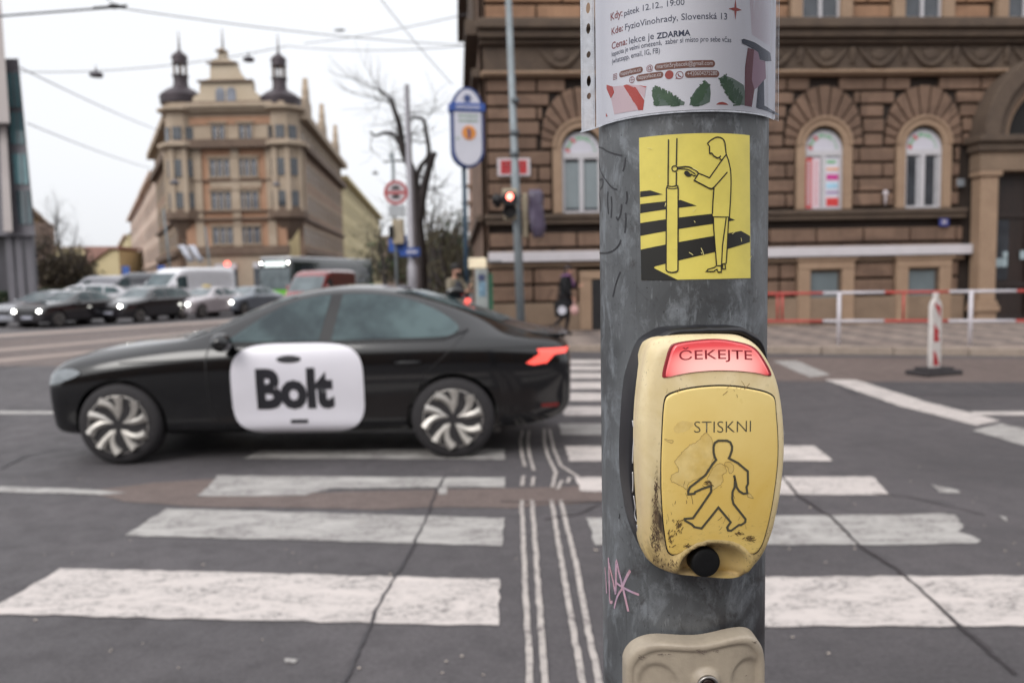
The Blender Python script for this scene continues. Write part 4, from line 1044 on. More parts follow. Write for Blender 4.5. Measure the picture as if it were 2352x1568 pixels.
for i in range(len(rows) - 1):
    z1, z0 = rows[i], rows[i + 1]; zm = (z0 + z1) / 2
    cuts = [(c - excl(zm, c) - .02, c + excl(zm, c) + .02) for c in wins] + [(PX0 if zm < F(2207, 319)[1] else portc[0] - math.sqrt(max(0, 2.15 ** 2 - (zm - portc[1]) ** 2)), XRend)]
    merge(course(z0, z1, 0.02, XRend, 1.28, M_BR, off=0.5 * (i % 2), cuts=cuts))
zb0 = F(1893, 522)[1]; zb1 = F(1893, 543)[1] ; zb2_ = F(1893, 562)[1]
merge(course(zb0 - .40, zb0, 0.02, XR, 1.25, M_BR, off=.2)); merge(course(zb0 - .78, zb0 - .42, 0.02, XR, 1.25, M_BR, off=.7))
blocks.build('rusticated_blocks', M_BR, house, bevel=0.018)
# voussoirs
# backing wall with openings
ztop = 22.0
b = MB()
zsill = F(1893, 481)[1]
opens = []
edges = [0.0]
bw0, bw1 = F(1893, 735)[1], F(1893, 620)[1]
bwin = [F(u, 680)[0] for u in (1893, 2116)]
doorL = F(1372, 690)[0]
b.box(0.0, XRend, 0.12, 0.6, 0.0, ztop)
b.build('wall', M_JT, house)
def arched_window(cx, kind):
    w_ = MB()   # stone surround
    w_.sector(cx, zc, HWI, HWS, 0, math.pi, -0.06, 0.118, 16); w_.box(cx - HWS, cx - HWI, -0.06, 0.118, zsill, zc); w_.box(cx + HWI, cx + HWS, -0.06, 0.118, zsill, zc)
    w_.sector(cx, zc, HWS - 0.06, HWS + 0.015, 0, math.pi, -0.10, -0.06, 16)
    win = w_.build('window', M_BE, house, bevel=0.012)
    w_ = MB(); nW = 13
    for i in range(nW): w_.sector(cx, zc, HWS + 0.02, lambda a: vo(a) - 0.03, math.pi * i / nW + 0.02, math.pi * (i + 1) / nW - 0.02, -0.005, 0.3, 3)
    w_.build('voussoirs', M_BR, win, bevel=0.015)
    f_ = MB(); zt = zc - 0.02
    f_.box(cx - HWI, cx + HWI, 0.02, 0.10, zt - 0.24, zt - 0.08); f_.box(cx - HWI, cx - HWI + 0.08, 0.03, 0.10, zsill, zt - .24); f_.box(cx + HWI - 0.08, cx + HWI, 0.03, 0.10, zsill, zt - .24); f_.box(cx - 0.055, cx + 0.055, 0.015, 0.10, zsill, zt - .24)
    f_.box(cx - HWI + .08, cx + HWI - .08, 0.03, 0.10, zsill, zsill + 0.06); f_.sector(cx, zt - 0.08, HWI - 0.03, HWI, 0, math.pi, 0.03, 0.10, 16)
    f_.build('frame', M_WF, win, bevel=0.008)
    l_ = MB(); l_.prism([(cx + (HWI - .03) * math.cos(math.pi * i / 20), zt - 0.08 + (HWI - 0.03) * math.sin(math.pi * i / 20)) for i in range(21)], 0.06, 0.09); l_.build('lunette', M_LUN, win)
    p_ = MB(); p_.box(cx - HWI + .08, cx - 0.055, 0.07, 0.10, zsill + .06, zt - .24); p_.box(cx + 0.055, cx + HWI - .08, 0.07, 0.10, zsill + .06, zt - .24)
    p_.build('pane', M_GLD if kind == 'dark' else M_GL, win)
    # arc of letters on the lunette
    g_ = MB(); r_ = MB()
    for i in range(11):
        a = math.pi * (0.97 - 0.93 * i / 10); rr = HWI - 0.14; x, z = cx + rr * math.cos(a), zt - 0.06 + rr * math.sin(a)
        tgt = r_ if i in (0, 3) else g_; k = 0.07 if i in (0, 3) else (0.055 if i < 8 else 0.035)
        q = [(x + k * (sx_ * math.sin(a) * .62) + k * 1.1 * sz * math.cos(a), z - k * (sx_ * math.cos(a) * .62) + k * 1.1 * sz * math.sin(a)) for sx_, sz in ((-1, -1), (1, -1), (1, 1), (-1, 1))]
        tgt.prism([q[0], q[1], ((q[1][0] + q[2][0]) / 2, (q[1][1] + q[2][1]) / 2), q[3]] if i % 2 else [q[0], q[1], q[2], ((q[0][0] + q[3][0]) / 2 + .01, (q[0][1] + q[3][1]) / 2)], 0.052, 0.0585)
    g_.build('green_lettering', M_GLET, win); r_.build('red_lettering', M_RLET, win)
    if kind == 'blind':
        s_ = MB(); s_.box(cx - HWI + .08, cx - 0.055, 0.064, 0.069, zt - .32, zt - .24); s_.box(cx + 0.055, cx + HWI - .08, 0.064, 0.069, zt - .32, zt - .24)
        s_.box(cx - HWI + .08, cx - 0.055, 0.064, 0.069, zsill + .06, zsill + .13); s_.box(cx + 0.055, cx + HWI - .08, 0.064, 0.069, zsill + .06, zsill + .13); s_.build('blind_gap', M_GLD, win)
    if kind == 'dark':
        s_ = MB(); s_.box(cx + .33, cx + .40, .06, .068, zsill + .06, zt - .26); s_.box(cx - .16, cx - .06, .06, .068, zsill + .06, zt - .26); s_.build('curtain', M_CURT, win)
    if kind == 'posters':
        def pr(nm, c, x0, x1, z0, z1, y=0.012):
            q = MB(); q.box(cx + x0, cx + x1, y, y + .006, zsill + z0, zsill + z1); q.build(nm, pm(nm, lin(*c), .5, 0, .05, 20), win)
        H_ = zt - .26 - zsill
        pr('red_poster', (196, 78, 78), -.47, -.30, .03, H_ - .02); pr('pink_poster', (214, 196, 204), -.298, -.09, .03, H_ - .02, .02); pr('white_poster', (208, 206, 216), .05, .40, .03, H_ - .02, .02)
        q = MB()
        for i in range(13): z = zsill + .12 + i * (H_ - .2) / 13; q.box(cx - .435, cx - .345, .008, .0115, z, z + .055)
        q.build('poster_letters', M_WF, win)
        q = MB()
        for i in range(12): z = zsill + .12 + i * (H_ - .2) / 12; q.box(cx - .215, cx - .175, .015, .0195, z, z + .06)
        q.build('poster_letters', M_RLET, win)
        for c, z0, z1, x1_ in (((96, 168, 110), .88, .93, .32), ((222, 160, 120), .74, .79, .40), ((192, 62, 140), .56, .67, .39), ((160, 200, 222), .40, .50, .38), ((140, 110, 160), .30, .34, .40), ((200, 62, 60), .06, .22, .40)):
            q = MB(); q.box(cx + .08, cx + x1_, .012, .0195, zsill + z0 * H_, zsill + z1 * H_); q.build('poster_band', pm('poster_band', lin(*c), .5, 0, .2, 20), win)
    return win
M_GLET = pm('green_letter_film', lin(110, 168, 122), 0.5, 0, 0.1, 30); M_RLET = pm('red_letter_film', lin(190, 88, 92), 0.5, 0, 0.1, 30); M_CURT = pm('white_curtain', lin(170, 170, 174), .8, 0, .1, 10)
for cx, k in zip(wins, ('blind', 'blind', 'posters', 'dark')): arched_window(cx, k)
# string courses, sill band, white band, plinth
b = MB(); zA = F(1893, 487)[1]; zB = F(1893, 505)[1]
b.box(-0.08, XR, -0.16, 0.118, zA - .06, zA + 0.05); b.box(-0.05, XR, -0.10, 0.118, zB, zA - .062); b.build('sill_band', M_DKS, house, bevel=0.012)
zw1, zw0 = F(1893, 567)[1], F(1893, 589)[1]
b = MB(); b.box(0.0, F(2224, 570)[0], -0.20, 0.0, zw0, zw1); b.build('white_fascia_band', pm('white_fascia', lin(196, 192, 196), .6, 0, .04, 3), house, bevel=0.01)
b = MB(); b.box(-0.04, XR, -0.08, 0.118, zw0 - .14, zw0 - .005); zpl = F(1893, 681)[1]
b.box(-0.04, XR, -0.10, 0.118, 0.0, zpl - 0.02); b.build('plinth', M_PLI, house, bevel=0.015)
b = MB(); z_a, z_b, z_c = zw0 - .16, F(1893, 641)[1], zpl
def bcuts(): return [(c - .74, c + .74) for c in bwin] + [(doorL - .48, doorL + 1.0)]
merge2 = course(z_b, z_a, 0.02, XR, 1.6, M_BR, y0=-.03, off=.3, cuts=bcuts()); merge3 = course(z_c, z_b, 0.02, XR, 1.6, M_BR, y0=-.03, off=.3, cuts=bcuts())
merge2.build('basement_blocks', M_BR, house, bevel=0.03); merge3.build('basement_blocks', M_BR, house, bevel=0.03)
for c in bwin:
    q = MB(); zt_, zb_0 = F(1893, 620)[1], F(1893, 735)[1]
    q.box(c - .74, c - .42, -.13, .118, zb_0 - .1, zt_ + .02); q.box(c + .42, c + .74, -.13, .118, zb_0 - .1, zt_ + .02); q.box(c - .74, c + .74, -.14, .118, zt_ + .022, zt_ + .24); q.box(c - .80, c + .80, -.18, .118, zt_ + .242, zt_ + .30)
    wn = q.build('basement_window', M_BE, house, bevel=.012)
    q = MB(); q.box(c - .42, c + .42, -.02, .1, zb_0, zt_ + .02); q.build('pane', M_GLB, wn); q = MB(); q.box(c - .44, c + .44, -.16, -.02, zb_0 - .05, zb_0 + 0.02); q.build('sill', M_BR, wn)
    q = MB(); q.box(c + .34, c + .42, -.06, -.022, zb_0 + .02, zt_ + .02); q.box(c - .42, c + .34, -.06, -.022, zt_ - .05, zt_ + .02); q.build('frame', M_DKS, wn)
q = MB(); zt_ = F(1372, 645)[1]; q.box(doorL - .46, doorL - .16, -.13, .118, 0.14, zt_ + .05); q.box(doorL + .62, doorL + .92, -.13, .118, 0.14, zt_ + .05); q.box(doorL - .46, doorL + .92, -.15, .118, zt_ + .052, zt_ + .26)
dr = q.build('side_door', M_BE, house, bevel=.012); q = MB(); q.box(doorL - .16, doorL + .62, -.12, -.1, 0.14, zt_ + .05); q.build('door_leaf', pm('black_door', lin(38, 38, 40), .4), dr)
# cornice and swag frieze, upper storey
zf0, zf1, zf2, zf3 = F(1893, 175)[1], F(1893, 163)[1], F(1893, 103)[1], F(1893, 78)[1]
b = MB(); b.box(-.10, XRend, -.14, .118, zf0, zf1); b.box(-.06, XRend, -.20, -.142, zf0 + .05, zf1 - .03); b.build('string_course', M_BE, house, bevel=.015)
b = MB(); b.box(-.04, XRend, -.02, .118, zf1, zf2); 
for i in range(18):
    cx = 1.9 + i * 1.36
    pts = [(cx - .52 + 1.04 * t / 10, -.05, zf2 - .10 - .42 * math.sin(math.pi * t / 10)) for t in range(11)]
    b.tube(pts, [.03 + .06 * math.sin(math.pi * t / 10) for t in range(11)], 8); b.ball((cx + .68, -.04, zf2 - .22), (.10, .07, .18), 10, 6); b.ball((cx, -.05, (zf1 + zf2) / 2 + .06), (.2, .06, .16), 10, 6)
    b.tube([(cx + .68, -.05, zf2 - .3), (cx + .62, -.05, zf1 + .15)], [.05, .02], 6); b.tube([(cx + .68, -.05, zf2 - .3), (cx + .75, -.05, zf1 + .13)], [.05, .02], 6)
b.build('swag_frieze', M_DKS, house, smooth=False)
b = MB(); b.box(-.18, XRend, -.42, .118, zf3 + .05, zf3 + .24); b.box(-.14, XRend, -.30, .118, zf2 + .12, zf3 + .05); b.box(-.10, XRend, -.16, .118, zf2 - .0, zf2 + .12); b.box(-.10, XRend, -.2, .118, zf3 + .24, zf3 + .36); b.build('cornice', M_DKS, house, bevel=.02)
uw = [F(u, 40)[0] for u in (1412, 1650, 1885, 2119, 2355)] ; uw.append(uw[-1] + 2.6)
z0 = zf3 + .36; bl = MB()
for i in range(36):
    za = z0 + i * .40; cuts = [(c - .82, c + .82) for c in uw] if (za - z0) % 4.4 < 3.2 else []
    q = course(za, za + .38, 0.02, XRend, 1.3, M_BR2, off=.5 * (i % 2), cuts=cuts); n0 = len(bl.v); bl.v += q.v; bl.f += [[n0 + j for j in f] for f in q.f]; bl.m += q.m
bl.build('brick_courses', M_BR2, house, bevel=.015)
for fl in range(3):
    zz = z0 + 4.4 * fl
    for c in uw:
        q = MB(); q.box(c - .80, c - .50, -.10, .118, zz, zz + 2.9); q.box(c + .50, c + .80, -.10, .118, zz, zz + 2.9); q.box(c - .92, c + .92, -.2, .118, zz + 2.9, zz + 3.15)
        wn = q.build('window', M_BE, house, bevel=.012); f_ = MB(); f_.box(c - .5, c - .44, .03, .11, zz, zz + 2.9); f_.box(c + .44, c + .5, .03, .11, zz, zz + 2.9); f_.box(c - .04, c + .04, .02, .11, zz, zz + 2.9); f_.box(c - .44, c + .44, .03, .11, zz, zz + .07); f_.build('frame', M_WF, wn)
        p_ = MB(); p_.box(c - .44, c - .04, .07, .11, zz + .07, zz + 2.9); p_.box(c + .04, c + .44, .07, .11, zz + .07, zz + 2.9); p_.build('pane', M_GLD if c > 5 else M_GL, wn)
# quoin strip at the corner and side wing seen edge on
b = MB(); b.box(-.02, .0, -.02, .5, 0, ztop); b.build('corner_pilaster', M_BR, house)
b = MB(); b.slab([(0, .6), (-.12, .13), (-.28, 16), (.2, 16)], 0, ztop); b.build('side_wall', M_BR, house)
b = MB()
for (za, zb3, pr_) in ((zf3, zf3 + .36, .34), (zf1 - .1, zf1 + .1, .2), (zA - .1, zA + .05, .16), (zf3 + 4.4, zf3 + 4.6, .42), (zf3 + 8.8, zf3 + 9.1, .5)):
    b.slab([(-.12, .0), (-.12 - pr_, .0), (-.28 - pr_, 16), (-.28, 16)], za, zb3)
b.build('side_cornice', M_DKS, house)
b = MB()
for k in range(6):
    for zz in (z0, z0 + 4.4): b.slab([(-.24 - .024 * k, 1.2 + 2.4 * k), (-.12 - .024 * k, 1.2 + 2.4 * k), (-.13 - .024 * k, 2.4 + 2.4 * k), (-.26 - .024 * k, 2.4 + 2.4 * k)], zz, zz + 3)
b.build('side_window_surround', M_DKS, house)
# portal
portal = empty('doorway', (0, 0, 0)); portal.parent = house
pc = portc[0]; zi = portc[1]; xc0, xc1 = F(2228, 500)[0], F(2268, 500)[0]; zcap = F(2248, 409)[1]; zbs = F(2248, 690)[1]
cxm = (xc0 + xc1) / 2
for s_ in (-1, 1):
    b = MB(); mx_ = cxm if s_ < 0 else 2 * pc - cxm
    b.box(mx_ - .23, mx_ + .23, -.42, 0, zbs, zcap); b.box(mx_ - .27, mx_ + .27, -.47, 0, zbs - .12, zbs); b.box(mx_ - .31, mx_ + .31, -.5, 0, zbs - .28, zbs - .12); b.box(mx_ - .25, mx_ + .25, -.45, 0, 0.12, zbs - .28)
    b.box(mx_ - .30, mx_ + .30, -.48, 0, zcap, zcap + .12)
    b.build('pilaster', M_BE, portal, bevel=.02)
b = MB(); hw = pc - cxm
b.box(pc - hw - .30, pc + hw + .30, -.46, 0, zcap + .12, zcap + .62); b.build('entablature', M_PLI, portal, bevel=.02)
b = MB(); b.box(pc - hw - .45, pc + hw + .45, -.66, 0, zcap + .84, zcap + 1.0); b.box(pc - hw - .38, pc + hw + .38, -.56, 0, zcap + .62, zcap + .838); b.build('portal_cornice', M_DKS, portal, bevel=.02)
zi = zcap + 1.0
b = MB(); b.sector(pc, zi, 1.75, 2.15, 0, math.pi, -.60, .1, 32); b.sector(pc, zi, 1.50, 1.748, 0, math.pi, -.45, .1, 32); b.build('arch_hood', M_DKS, portal, bevel=.02)
b = MB(); b.sector(pc, zi, 1.30, 1.498, 0, math.pi, -.25, .1, 32); b.build('arch_moulding', M_BE, portal, bevel=.02)
M_WOOD = pm('dark_stained_wood', lin(36, 24, 20), .5, 0, .3, 6, stretch=(1, 1, .2), coat=.2)
b = MB(); b.prism([(pc + 1.3 * math.cos(math.pi * i / 24), zi + 1.3 * math.sin(math.pi * i / 24)) for i in range(25)], -.04, .1); b.build('tympanum', pm('dark_fanlight', lin(22, 19, 18), .7), portal)
b = MB(); b.box(pc - hw + .23, pc + hw - .23, -.05, .1, .125, zcap + .12); dw = b.build('door', M_WOOD, portal)
b = MB(); 
for x in (pc - hw + .23, pc - .62, pc - .06, pc + .5, pc + hw - .35):
    b.box(x, x + .12, -.12, -.05, .125, zcap + .12)
for z in (.125, 1.0, zcap - 1.05, zcap - .02):
    b.box(pc - hw + .35, pc + hw - .35, -.10, -.05, z, z + .12)
b.build('door_frame', M_WOOD, dw, bevel=.01)
b = MB()
for x0 in (pc - hw + .36, pc - .49, pc + .07): b.box(x0, x0 + .42, -.07, -.052, 1.2, zcap - 1.1)
b.build('door_glass', M_GLD, dw)
b = MB(); q0 = F(2273, 608); b.box(q0[0], q0[0] + .42, -.09, -.071, q0[1] - .06, q0[1] + .16); b.box(q0[0] + .3, q0[0] + .42, -.09, -.071, q0[1] + .18, q0[1] + .34); q1 = F(2338, 590); b.box(q1[0], q1[0] + .4, -.09, -.071, q1[1] - .06, q1[1] + .16); b.build('door_notice', pm('pale_notice', lin(150, 166, 172), .5), dw)
# plates fixed on the wall
def plate(name, u0, v0, u1, v1, mat, off, label, cat, kids=()):
    a = F(u0, v0, off); c = F(u1, v1, off); x0, x1, z1, z0 = a[0], c[0], a[1], c[1]
    b = MB(); b.box(x0, x1, -off - .012, -off, z0, z1); o = b.build(name, mat, bevel=.004); o.matrix_world = house.matrix_world; o.location = FO; o.rotation_euler = (0, 0, PSI)
    tag(o, label, cat); 
    for nm, m, rects in kids:
        b = MB()
        for (p, q, r, s_) in rects: b.box(x0 + (x1 - x0) * p, x0 + (x1 - x0) * r, -off - .016, -off - .0125, z0 + (z1 - z0) * q, z0 + (z1 - z0) * s_)
        b.build(nm, m, o)
    return o
M_RED = pm('red_enamel', lin(176, 52, 56), .35, 0, .05, 20, coat=.3); M_BLU = pm('blue_enamel', lin(52, 62, 130), .35, 0, .05, 20, coat=.3); M_WHT = pm('white_enamel', lin(198, 190, 194), .4, 0, .04, 20)
plate('street_name_plate', 1142, 364, 1218, 404, M_WHT, .06, 'red and white enamel street name plate on the brown corner house', 'name plate',
      (('red_field', M_RED, [(.10, .12, .90, .88)]), ('lettering', M_WHT, [(.2 + .1 * i, .5, .27 + .1 * i, .74) for i in range(6)] + [(.22 + .06 * i, .26, .26 + .06 * i, .38) for i in range(9)])))
plate('house_number_plate', 2157, 501, 2179, 519, M_BLU, .06, 'small blue enamel house number plate left of the doorway', 'name plate', (('numerals', M_WHT, [(.3, .3, .45, .75), (.55, .3, .72, .75)]),))
plate('intercom_plate', 2198, 411, 2215, 428, pm('grey_metal_plate', lin(140, 146, 152), .4, .5), .05, 'small grey metal plate beside the top of the doorway', 'plate')
q = F(2033, 444, .1); p = FO + fe * q[0] - fn * .12; b = MB(); b.ball((0, 0, 0), (.07, .07, .08)); b.tube([(0, .12, 0), (0, 0, -.02), (0, 0, -.3)], .03, 8)
o = b.build('wall_lamp', M_WHT, smooth=True, loc=(p.x, p.y, q[1])); tag(o, 'small round white wall lamp between two arched windows', 'lamp')

# ================================================================ RAILING
def railing():
    rt_ = empty('railing', (0, 0, 0), 0, 'red and white painted tube railing along the far pavement', 'railing')
    a = G(1940, 808, .125); c = G(2270, 809.5, .125); a = Vector(kp((a - k0).dot(dk_), .55) + (.125,)); s1 = (c - k0).dot(dk_); c = Vector(kp(s1, .55) + (.125,))
    a = G(1940, 806, .125); sa = (a - k0).dot(dk_); sp = s1 - sa
    M_RR = pm('red_rail_paint', lin(178, 72, 66), .45, 0, .12, 8); M_RW = pm('white_rail_paint', lin(200, 196, 202), .45, 0, .06, 8)
    H_ = .98
    def pt(s_, h): q = kp(s_, .55); return (q[0], q[1], .125 + h)
    i0 = -2
    for i in range(-1, 5):
        s_ = sa + sp * i
        if s_ < 0.6: continue
        b = MB(); b.tube([pt(s_, -.02), pt(s_, H_)], .035, 12); b.build('post', M_RW, rt_, smooth=True)
        sm = s_ + sp * .5
        b = MB(); b.tube([pt(sm, H_ * .46), pt(sm, H_)], .02, 8); b.build('baluster', M_RR, rt_, smooth=True)
    b = MB(); sm = sa - sp * .46; b.tube([pt(sm, H_ * .46), pt(sm, H_)], .022, 8); b.build('baluster', M_RR, rt_, smooth=True)
    x = sa - sp * (.13 + .484 * 3); k = 0
    while x < sa + sp * 4:
        m = M_RW if k % 2 else M_RR
        for h in (H_, H_ * .46):
            x0 = max(x, 1.0)
            if x + sp * .47 > x0:
                b = MB(); b.tube([pt(x0, h), pt(x + sp * .484, h)], .027, 10); b.build('rail', m, rt_, smooth=True)
        x += sp * .484; k += 1
railing()
# ================================================================ DELINEATOR
g0 = G(2145, 860); dl = empty('lane_delineator', g0, R(20), 'white traffic delineator with red chevrons on a black rubber foot beside the kerb', 'bollard')
b = MB(); b.box(-.34, .34, -.2, .2, .0, .07); b.box(-.24, .24, -.14, .14, .07, .11); b.build('foot', pm('black_rubber_foot', lin(50, 46, 48), .8, 0, .2, 10), dl, bevel=.02)
b = MB(); pr_ = [(-.085, .10), (.085, .10), (.095, .2), (.095, 1.0), (.06, 1.07), (.03, 1.09), (.028, 1.18), (-.028, 1.18), (-.03, 1.09), (-.06, 1.07), (-.095, 1.0), (-.095, .2)]
b.prism(pr_, -.035, .035); b.build('blade', pm('white_plastic', lin(196, 190, 186), .5, 0, .08, 12), dl, bevel=.012)
M_CHV = pm('red_reflector', lin(168, 40, 44), .4)
for z in (.14, .48, .82):
    b = MB(); b.prism([(-.055, z), (.055, z - .04 + .04), (-.0, z + .16), (-.055, z + .22)] if z < .5 else [(.055, z), (.055, z + .16), (-.055, z + .22), (-.055, z + .20)], -.0385, -.0355); b.build('chevron', M_CHV, dl)
b = MB(); b.prism([(-.055, .50), (.045, .62), (-.055, .74)], -.040, -.037)
b.build('chevron', M_CHV, dl)
# ================================================================ FAR BUILDINGS
_wm = {}
def win_mesh(w_, h, n, m1, m2, key, head=True):
    k = (round(w_, 2), round(h, 2), n, key)
    if k not in _wm:
        b = MB(); t = .14; pf = .18 if key in 'wty' else 1.0
        b.box(-w_/2 - t, -w_/2, -.14 * pf, .02, 0, h); b.box(w_/2, w_/2 + t, -.14 * pf, .02, 0, h); b.box(-w_/2 - t - .1, w_/2 + t + .1, -.25 * pf, .02, -.16, 0); b.box(-w_/2 - t, w_/2 + t, -.16 * pf, .02, h, h + .2)
        if head: b.box(-w_/2 - t - .15, w_/2 + t + .15, -.34 * pf, .02, h + .2, h + .34)
        for i in range(1, n): x = -w_/2 + w_ * i / n; b.box(x - .06, x + .06, -.12, .0, 0, h)
        b.cur = 1; b.box(-w_/2, w_/2, -.012, .0, 0, h)
        b.cur = 2
        for i in range(n):
            x0 = -w_/2 + w_ * i / n + .07; x1 = -w_/2 + w_ * (i + 1) / n - .07; b.box(x0, x1, -.045, -.031, h * .68, h * .71); b.box((x0 + x1) / 2 - .025, (x0 + x1) / 2 + .025, -.045, -.031, .05, h * .67)
        _wm[k] = b.mesh('window', [m1, m2, M_WF])
    return _wm[k]
def wallq(parent, p0, p1, z1, mat, bays=0, floors=(), ledges=(), wmat=None, gmat=None, ww=1.2, n=2, depth=.5, name='wall', z0=0.0, m0=.0, key='a', ledmat=None, skip=()):
    p0 = Vector((p0[0], p0[1], 0)); p1 = Vector((p1[0], p1[1], 0)); d = p1 - p0; Ln = d.length; d.normalize(); nn = Vector((-d.y, d.x, 0))
    if nn.dot(Vector((0, 0, 0)) - (p0 + p1) / 2) < 0: d = -d; p0, p1 = p1, p0; nn = -nn
    # local frame: x along d, -y outward
    rz = math.atan2(d.y, d.x); 
    if Vector((math.sin(rz), -math.cos(rz), 0)).dot(nn) < 0: p0, p1 = p1, p0; d = -d; rz = math.atan2(d.y, d.x)
    b = MB(); b.box(0, Ln, 0, depth, z0, z1); wl = b.build(name, mat, parent, loc=p0, rz=rz)
    for (z, h, o_) in ledges:
        b = MB(); b.box(-o_ * .5, Ln + o_ * .5, -o_, .0, z, z + h); b.build('cornice', ledmat or wmat or mat, parent, loc=p0, rz=rz)
    for fi, (za, zb_, *r) in enumerate(floors):
        nw = r[0] if r else n; w2 = r[1] if len(r) > 1 else ww
        me = win_mesh(w2, zb_ - za, nw, wmat or mat, gmat, key)
        for i in range(bays):
            if (fi, i) in skip: continue
            x = m0 + (Ln - 2 * m0) * (i + .5) / bays; q = p0 + d * x - Vector((0, 0, 0))
            o = bpy.data.objects.new('window', me); COL.objects.link(o); o.parent = parent; o.location = (q.x, q.y, za); o.rotation_euler = (0, 0, rz)
    return wl
M_SAND = stone('sand_stucco', lin(150, 133, 115), lin(170, 154, 136), .4, .3); M_ORG = stone('orange_stucco', lin(150, 114, 90), lin(168, 132, 108), .5, .2)
M_UMB = stone('umber_stucco', lin(118, 97, 82), lin(142, 118, 100), .2, .2); M_DKC = stone('weathered_cornice', lin(92, 76, 66), lin(112, 94, 80), .5, .2)
M_COP = pm('dark_patina_copper', lin(66, 58, 62), .5, .3, .25, .8); M_SLT = pm('grey_slate', lin(104, 108, 112), .6, 0, .15, 1)
M_YST = stone('pale_yellow_stucco', lin(192, 178, 138), lin(204, 190, 152), .15, .1); M_PST = stone('pale_pink_stucco', lin(186, 164, 150), lin(198, 178, 164), .15, .1)
M_GF = pm('far_window_glass', lin(70, 74, 82), .12, 0, .35, .6, coat=.4); M_GF2 = pm('far_window_glass_light', lin(120, 124, 134), .2, 0, .25, .6)
D = 90.0
def hz(v, u=550, d=D): return P(u, v, d).z
def cx2(x): return P(365.1 + .41665 * x, 640, D).x
def cz2(y, x=430): return P(365.1 + .41665 * x, 57.65 + .41665 * y, D).z
pal = empty('corner_apartment_house', (0, 0, 0), 0, 'tall sandy corner house with two onion domed turrets and a stepped gable, across the crossing', 'building')
xa, xb = cx2(165), cx2(715); A = (xa, D); B = (xb, D)
ztop_ = cz2(455); zc1 = cz2(665); zgf = cz2(1240)
# chamfer front wall between the turrets, orange field above, sand below
wallq(pal, A, B, zc1, M_ORG, 2, [(cz2(1205), cz2(1115), 3, 2.3), (cz2(1015), cz2(920), 3, 2.2), (cz2(835), cz2(740), 3, 2.2)], [(cz2(1075), .25, .5), (zgf - .5, .9, .7), (zc1 - .3, .9, 1.0), (cz2(1030), .2, .35), (cz2(860), .15, .3)], M_SAND, M_GF, key='p', m0=2.6, ledmat=M_DKC)
wallq(pal, A, B, ztop_, M_SAND, 2, [(cz2(640), cz2(550), 2, 1.45)], [(ztop_ - .5, .35, .7), (ztop_ - .1, .5, 1.1)], M_SAND, M_GF, key='p2', m0=2.6, z0=zc1 + .6, depth=.45, ledmat=M_SAND)
b = MB(); 
for x in (245, 450, 640): b.box(cx2(x) - .45, cx2(x) + .45, D - .22, D, zgf + .4, zc1 - .3)
b.build('pilaster', M_SAND, pal)
b = MB(); b.box(xa, xb, D - .12, D, cz2(548), cz2(505)); b.build('orange_frieze', M_ORG, pal)
b = MB(); b.box(cx2(310), cx2(590), D - .16, D, cz2(895), cz2(860)); b.build('painted_panel', M_SAND, pal)
b = MB(); b.box(xa, xb, D - .35, D, 0, zgf - .5); b.build('shop_front_wall', M_SAND, pal)
for x0, x1, yt in ((322, 440, 1325), (530, 700, 1320)):
    b = MB(); b.box(cx2(x0), cx2(x1), D - .42, D - .35, 0, cz2(yt + 20)); sw_ = b.build('shop_window', M_GLD, pal); b = MB(); b.box(cx2(x0), cx2(x1), D - .55, D - .35, cz2(yt + 20), cz2(yt - 10)); b.build('shop_fascia', M_WF, sw_)
# wings
dl_ = Vector((-.52, 1, 0)).normalized(); dr_ = Vector((-.095, 1, 0)).normalized()
La = Vector((cx2(85), D + 1.5, 0)); Lb = La + dl_ * 30; Ra = Vector((cx2(790), D + 1.5, 0)); Rb = Ra + dr_ * 40
for (p, q, bays) in ((La, Lb, 9), (Ra, Rb, 11)):
    wallq(pal, p, q, zc1, M_UMB, bays, [(cz2(1205), cz2(1115)), (cz2(1015), cz2(920)), (cz2(835), cz2(740))], [(cz2(1075), .3, .4), (zgf - .5, .6, .5), (zc1 - .3, .8, .8)], M_SAND, M_GLD, ww=2.0, key='w', ledmat=M_DKC)
    wallq(pal, p, q, ztop_ - .4, M_SAND, bays, [(cz2(640), cz2(560))], [(ztop_ - 1.2, .8, 1.0)], M_SAND, M_GLD, ww=1.8, key='w', z0=zc1 + .5, depth=.4)
# small gables and slate roof over the right wing
b = MB(); Ra0 = Ra; Ra = Ra + dr_ * 5
ns = Vector((-dr_.y, dr_.x, 0))
b.add([tuple(Ra + Vector((0, 0, ztop_ - .3))), tuple(Rb + Vector((0, 0, ztop_ - .3))), tuple(Rb + ns * 3 + Vector((0, 0, ztop_ + 2.0))), tuple(Ra + ns * 3 + Vector((0, 0, ztop_ + 2.0))),
       tuple(Ra + ns * 5 + Vector((0, 0, ztop_ + 2.0))), tuple(Rb + ns * 5 + Vector((0, 0, ztop_ + 2.0)))], [(0, 1, 2, 3), (3, 2, 5, 4)]); b.build('slate_roof', M_SLT, pal); Ra = Ra0
gp = [(1.5 * x, z * .8) for x, z in [(-2.3, 0), (-2.3, 1.2), (-1.6, 1.5), (-1.5, 3.0), (-.7, 3.6), (-.6, 4.8), (-.25, 5.4), (0, 6.6), (.25, 5.4), (.6, 4.8), (.7, 3.6), (1.5, 3.0), (1.6, 1.5), (2.3, 1.2), (2.3, 0)]]
for t in (6, 20, 35):
    p = Ra + dr_ * t; b = MB(); b.prism(gp, -.2, .4); b.build('roof_gable', M_SAND, pal, loc=(p.x, p.y, ztop_ - .4), rz=math.atan2(dr_.y, dr_.x))
b = MB(); b.slab([(xa, D + .5), (xb, D + .5), (xb - 2, D + 12), (xa - 4, D + 12)], ztop_ - .5, ztop_ + 1.0); b.build('main_roof', M_COP, pal)
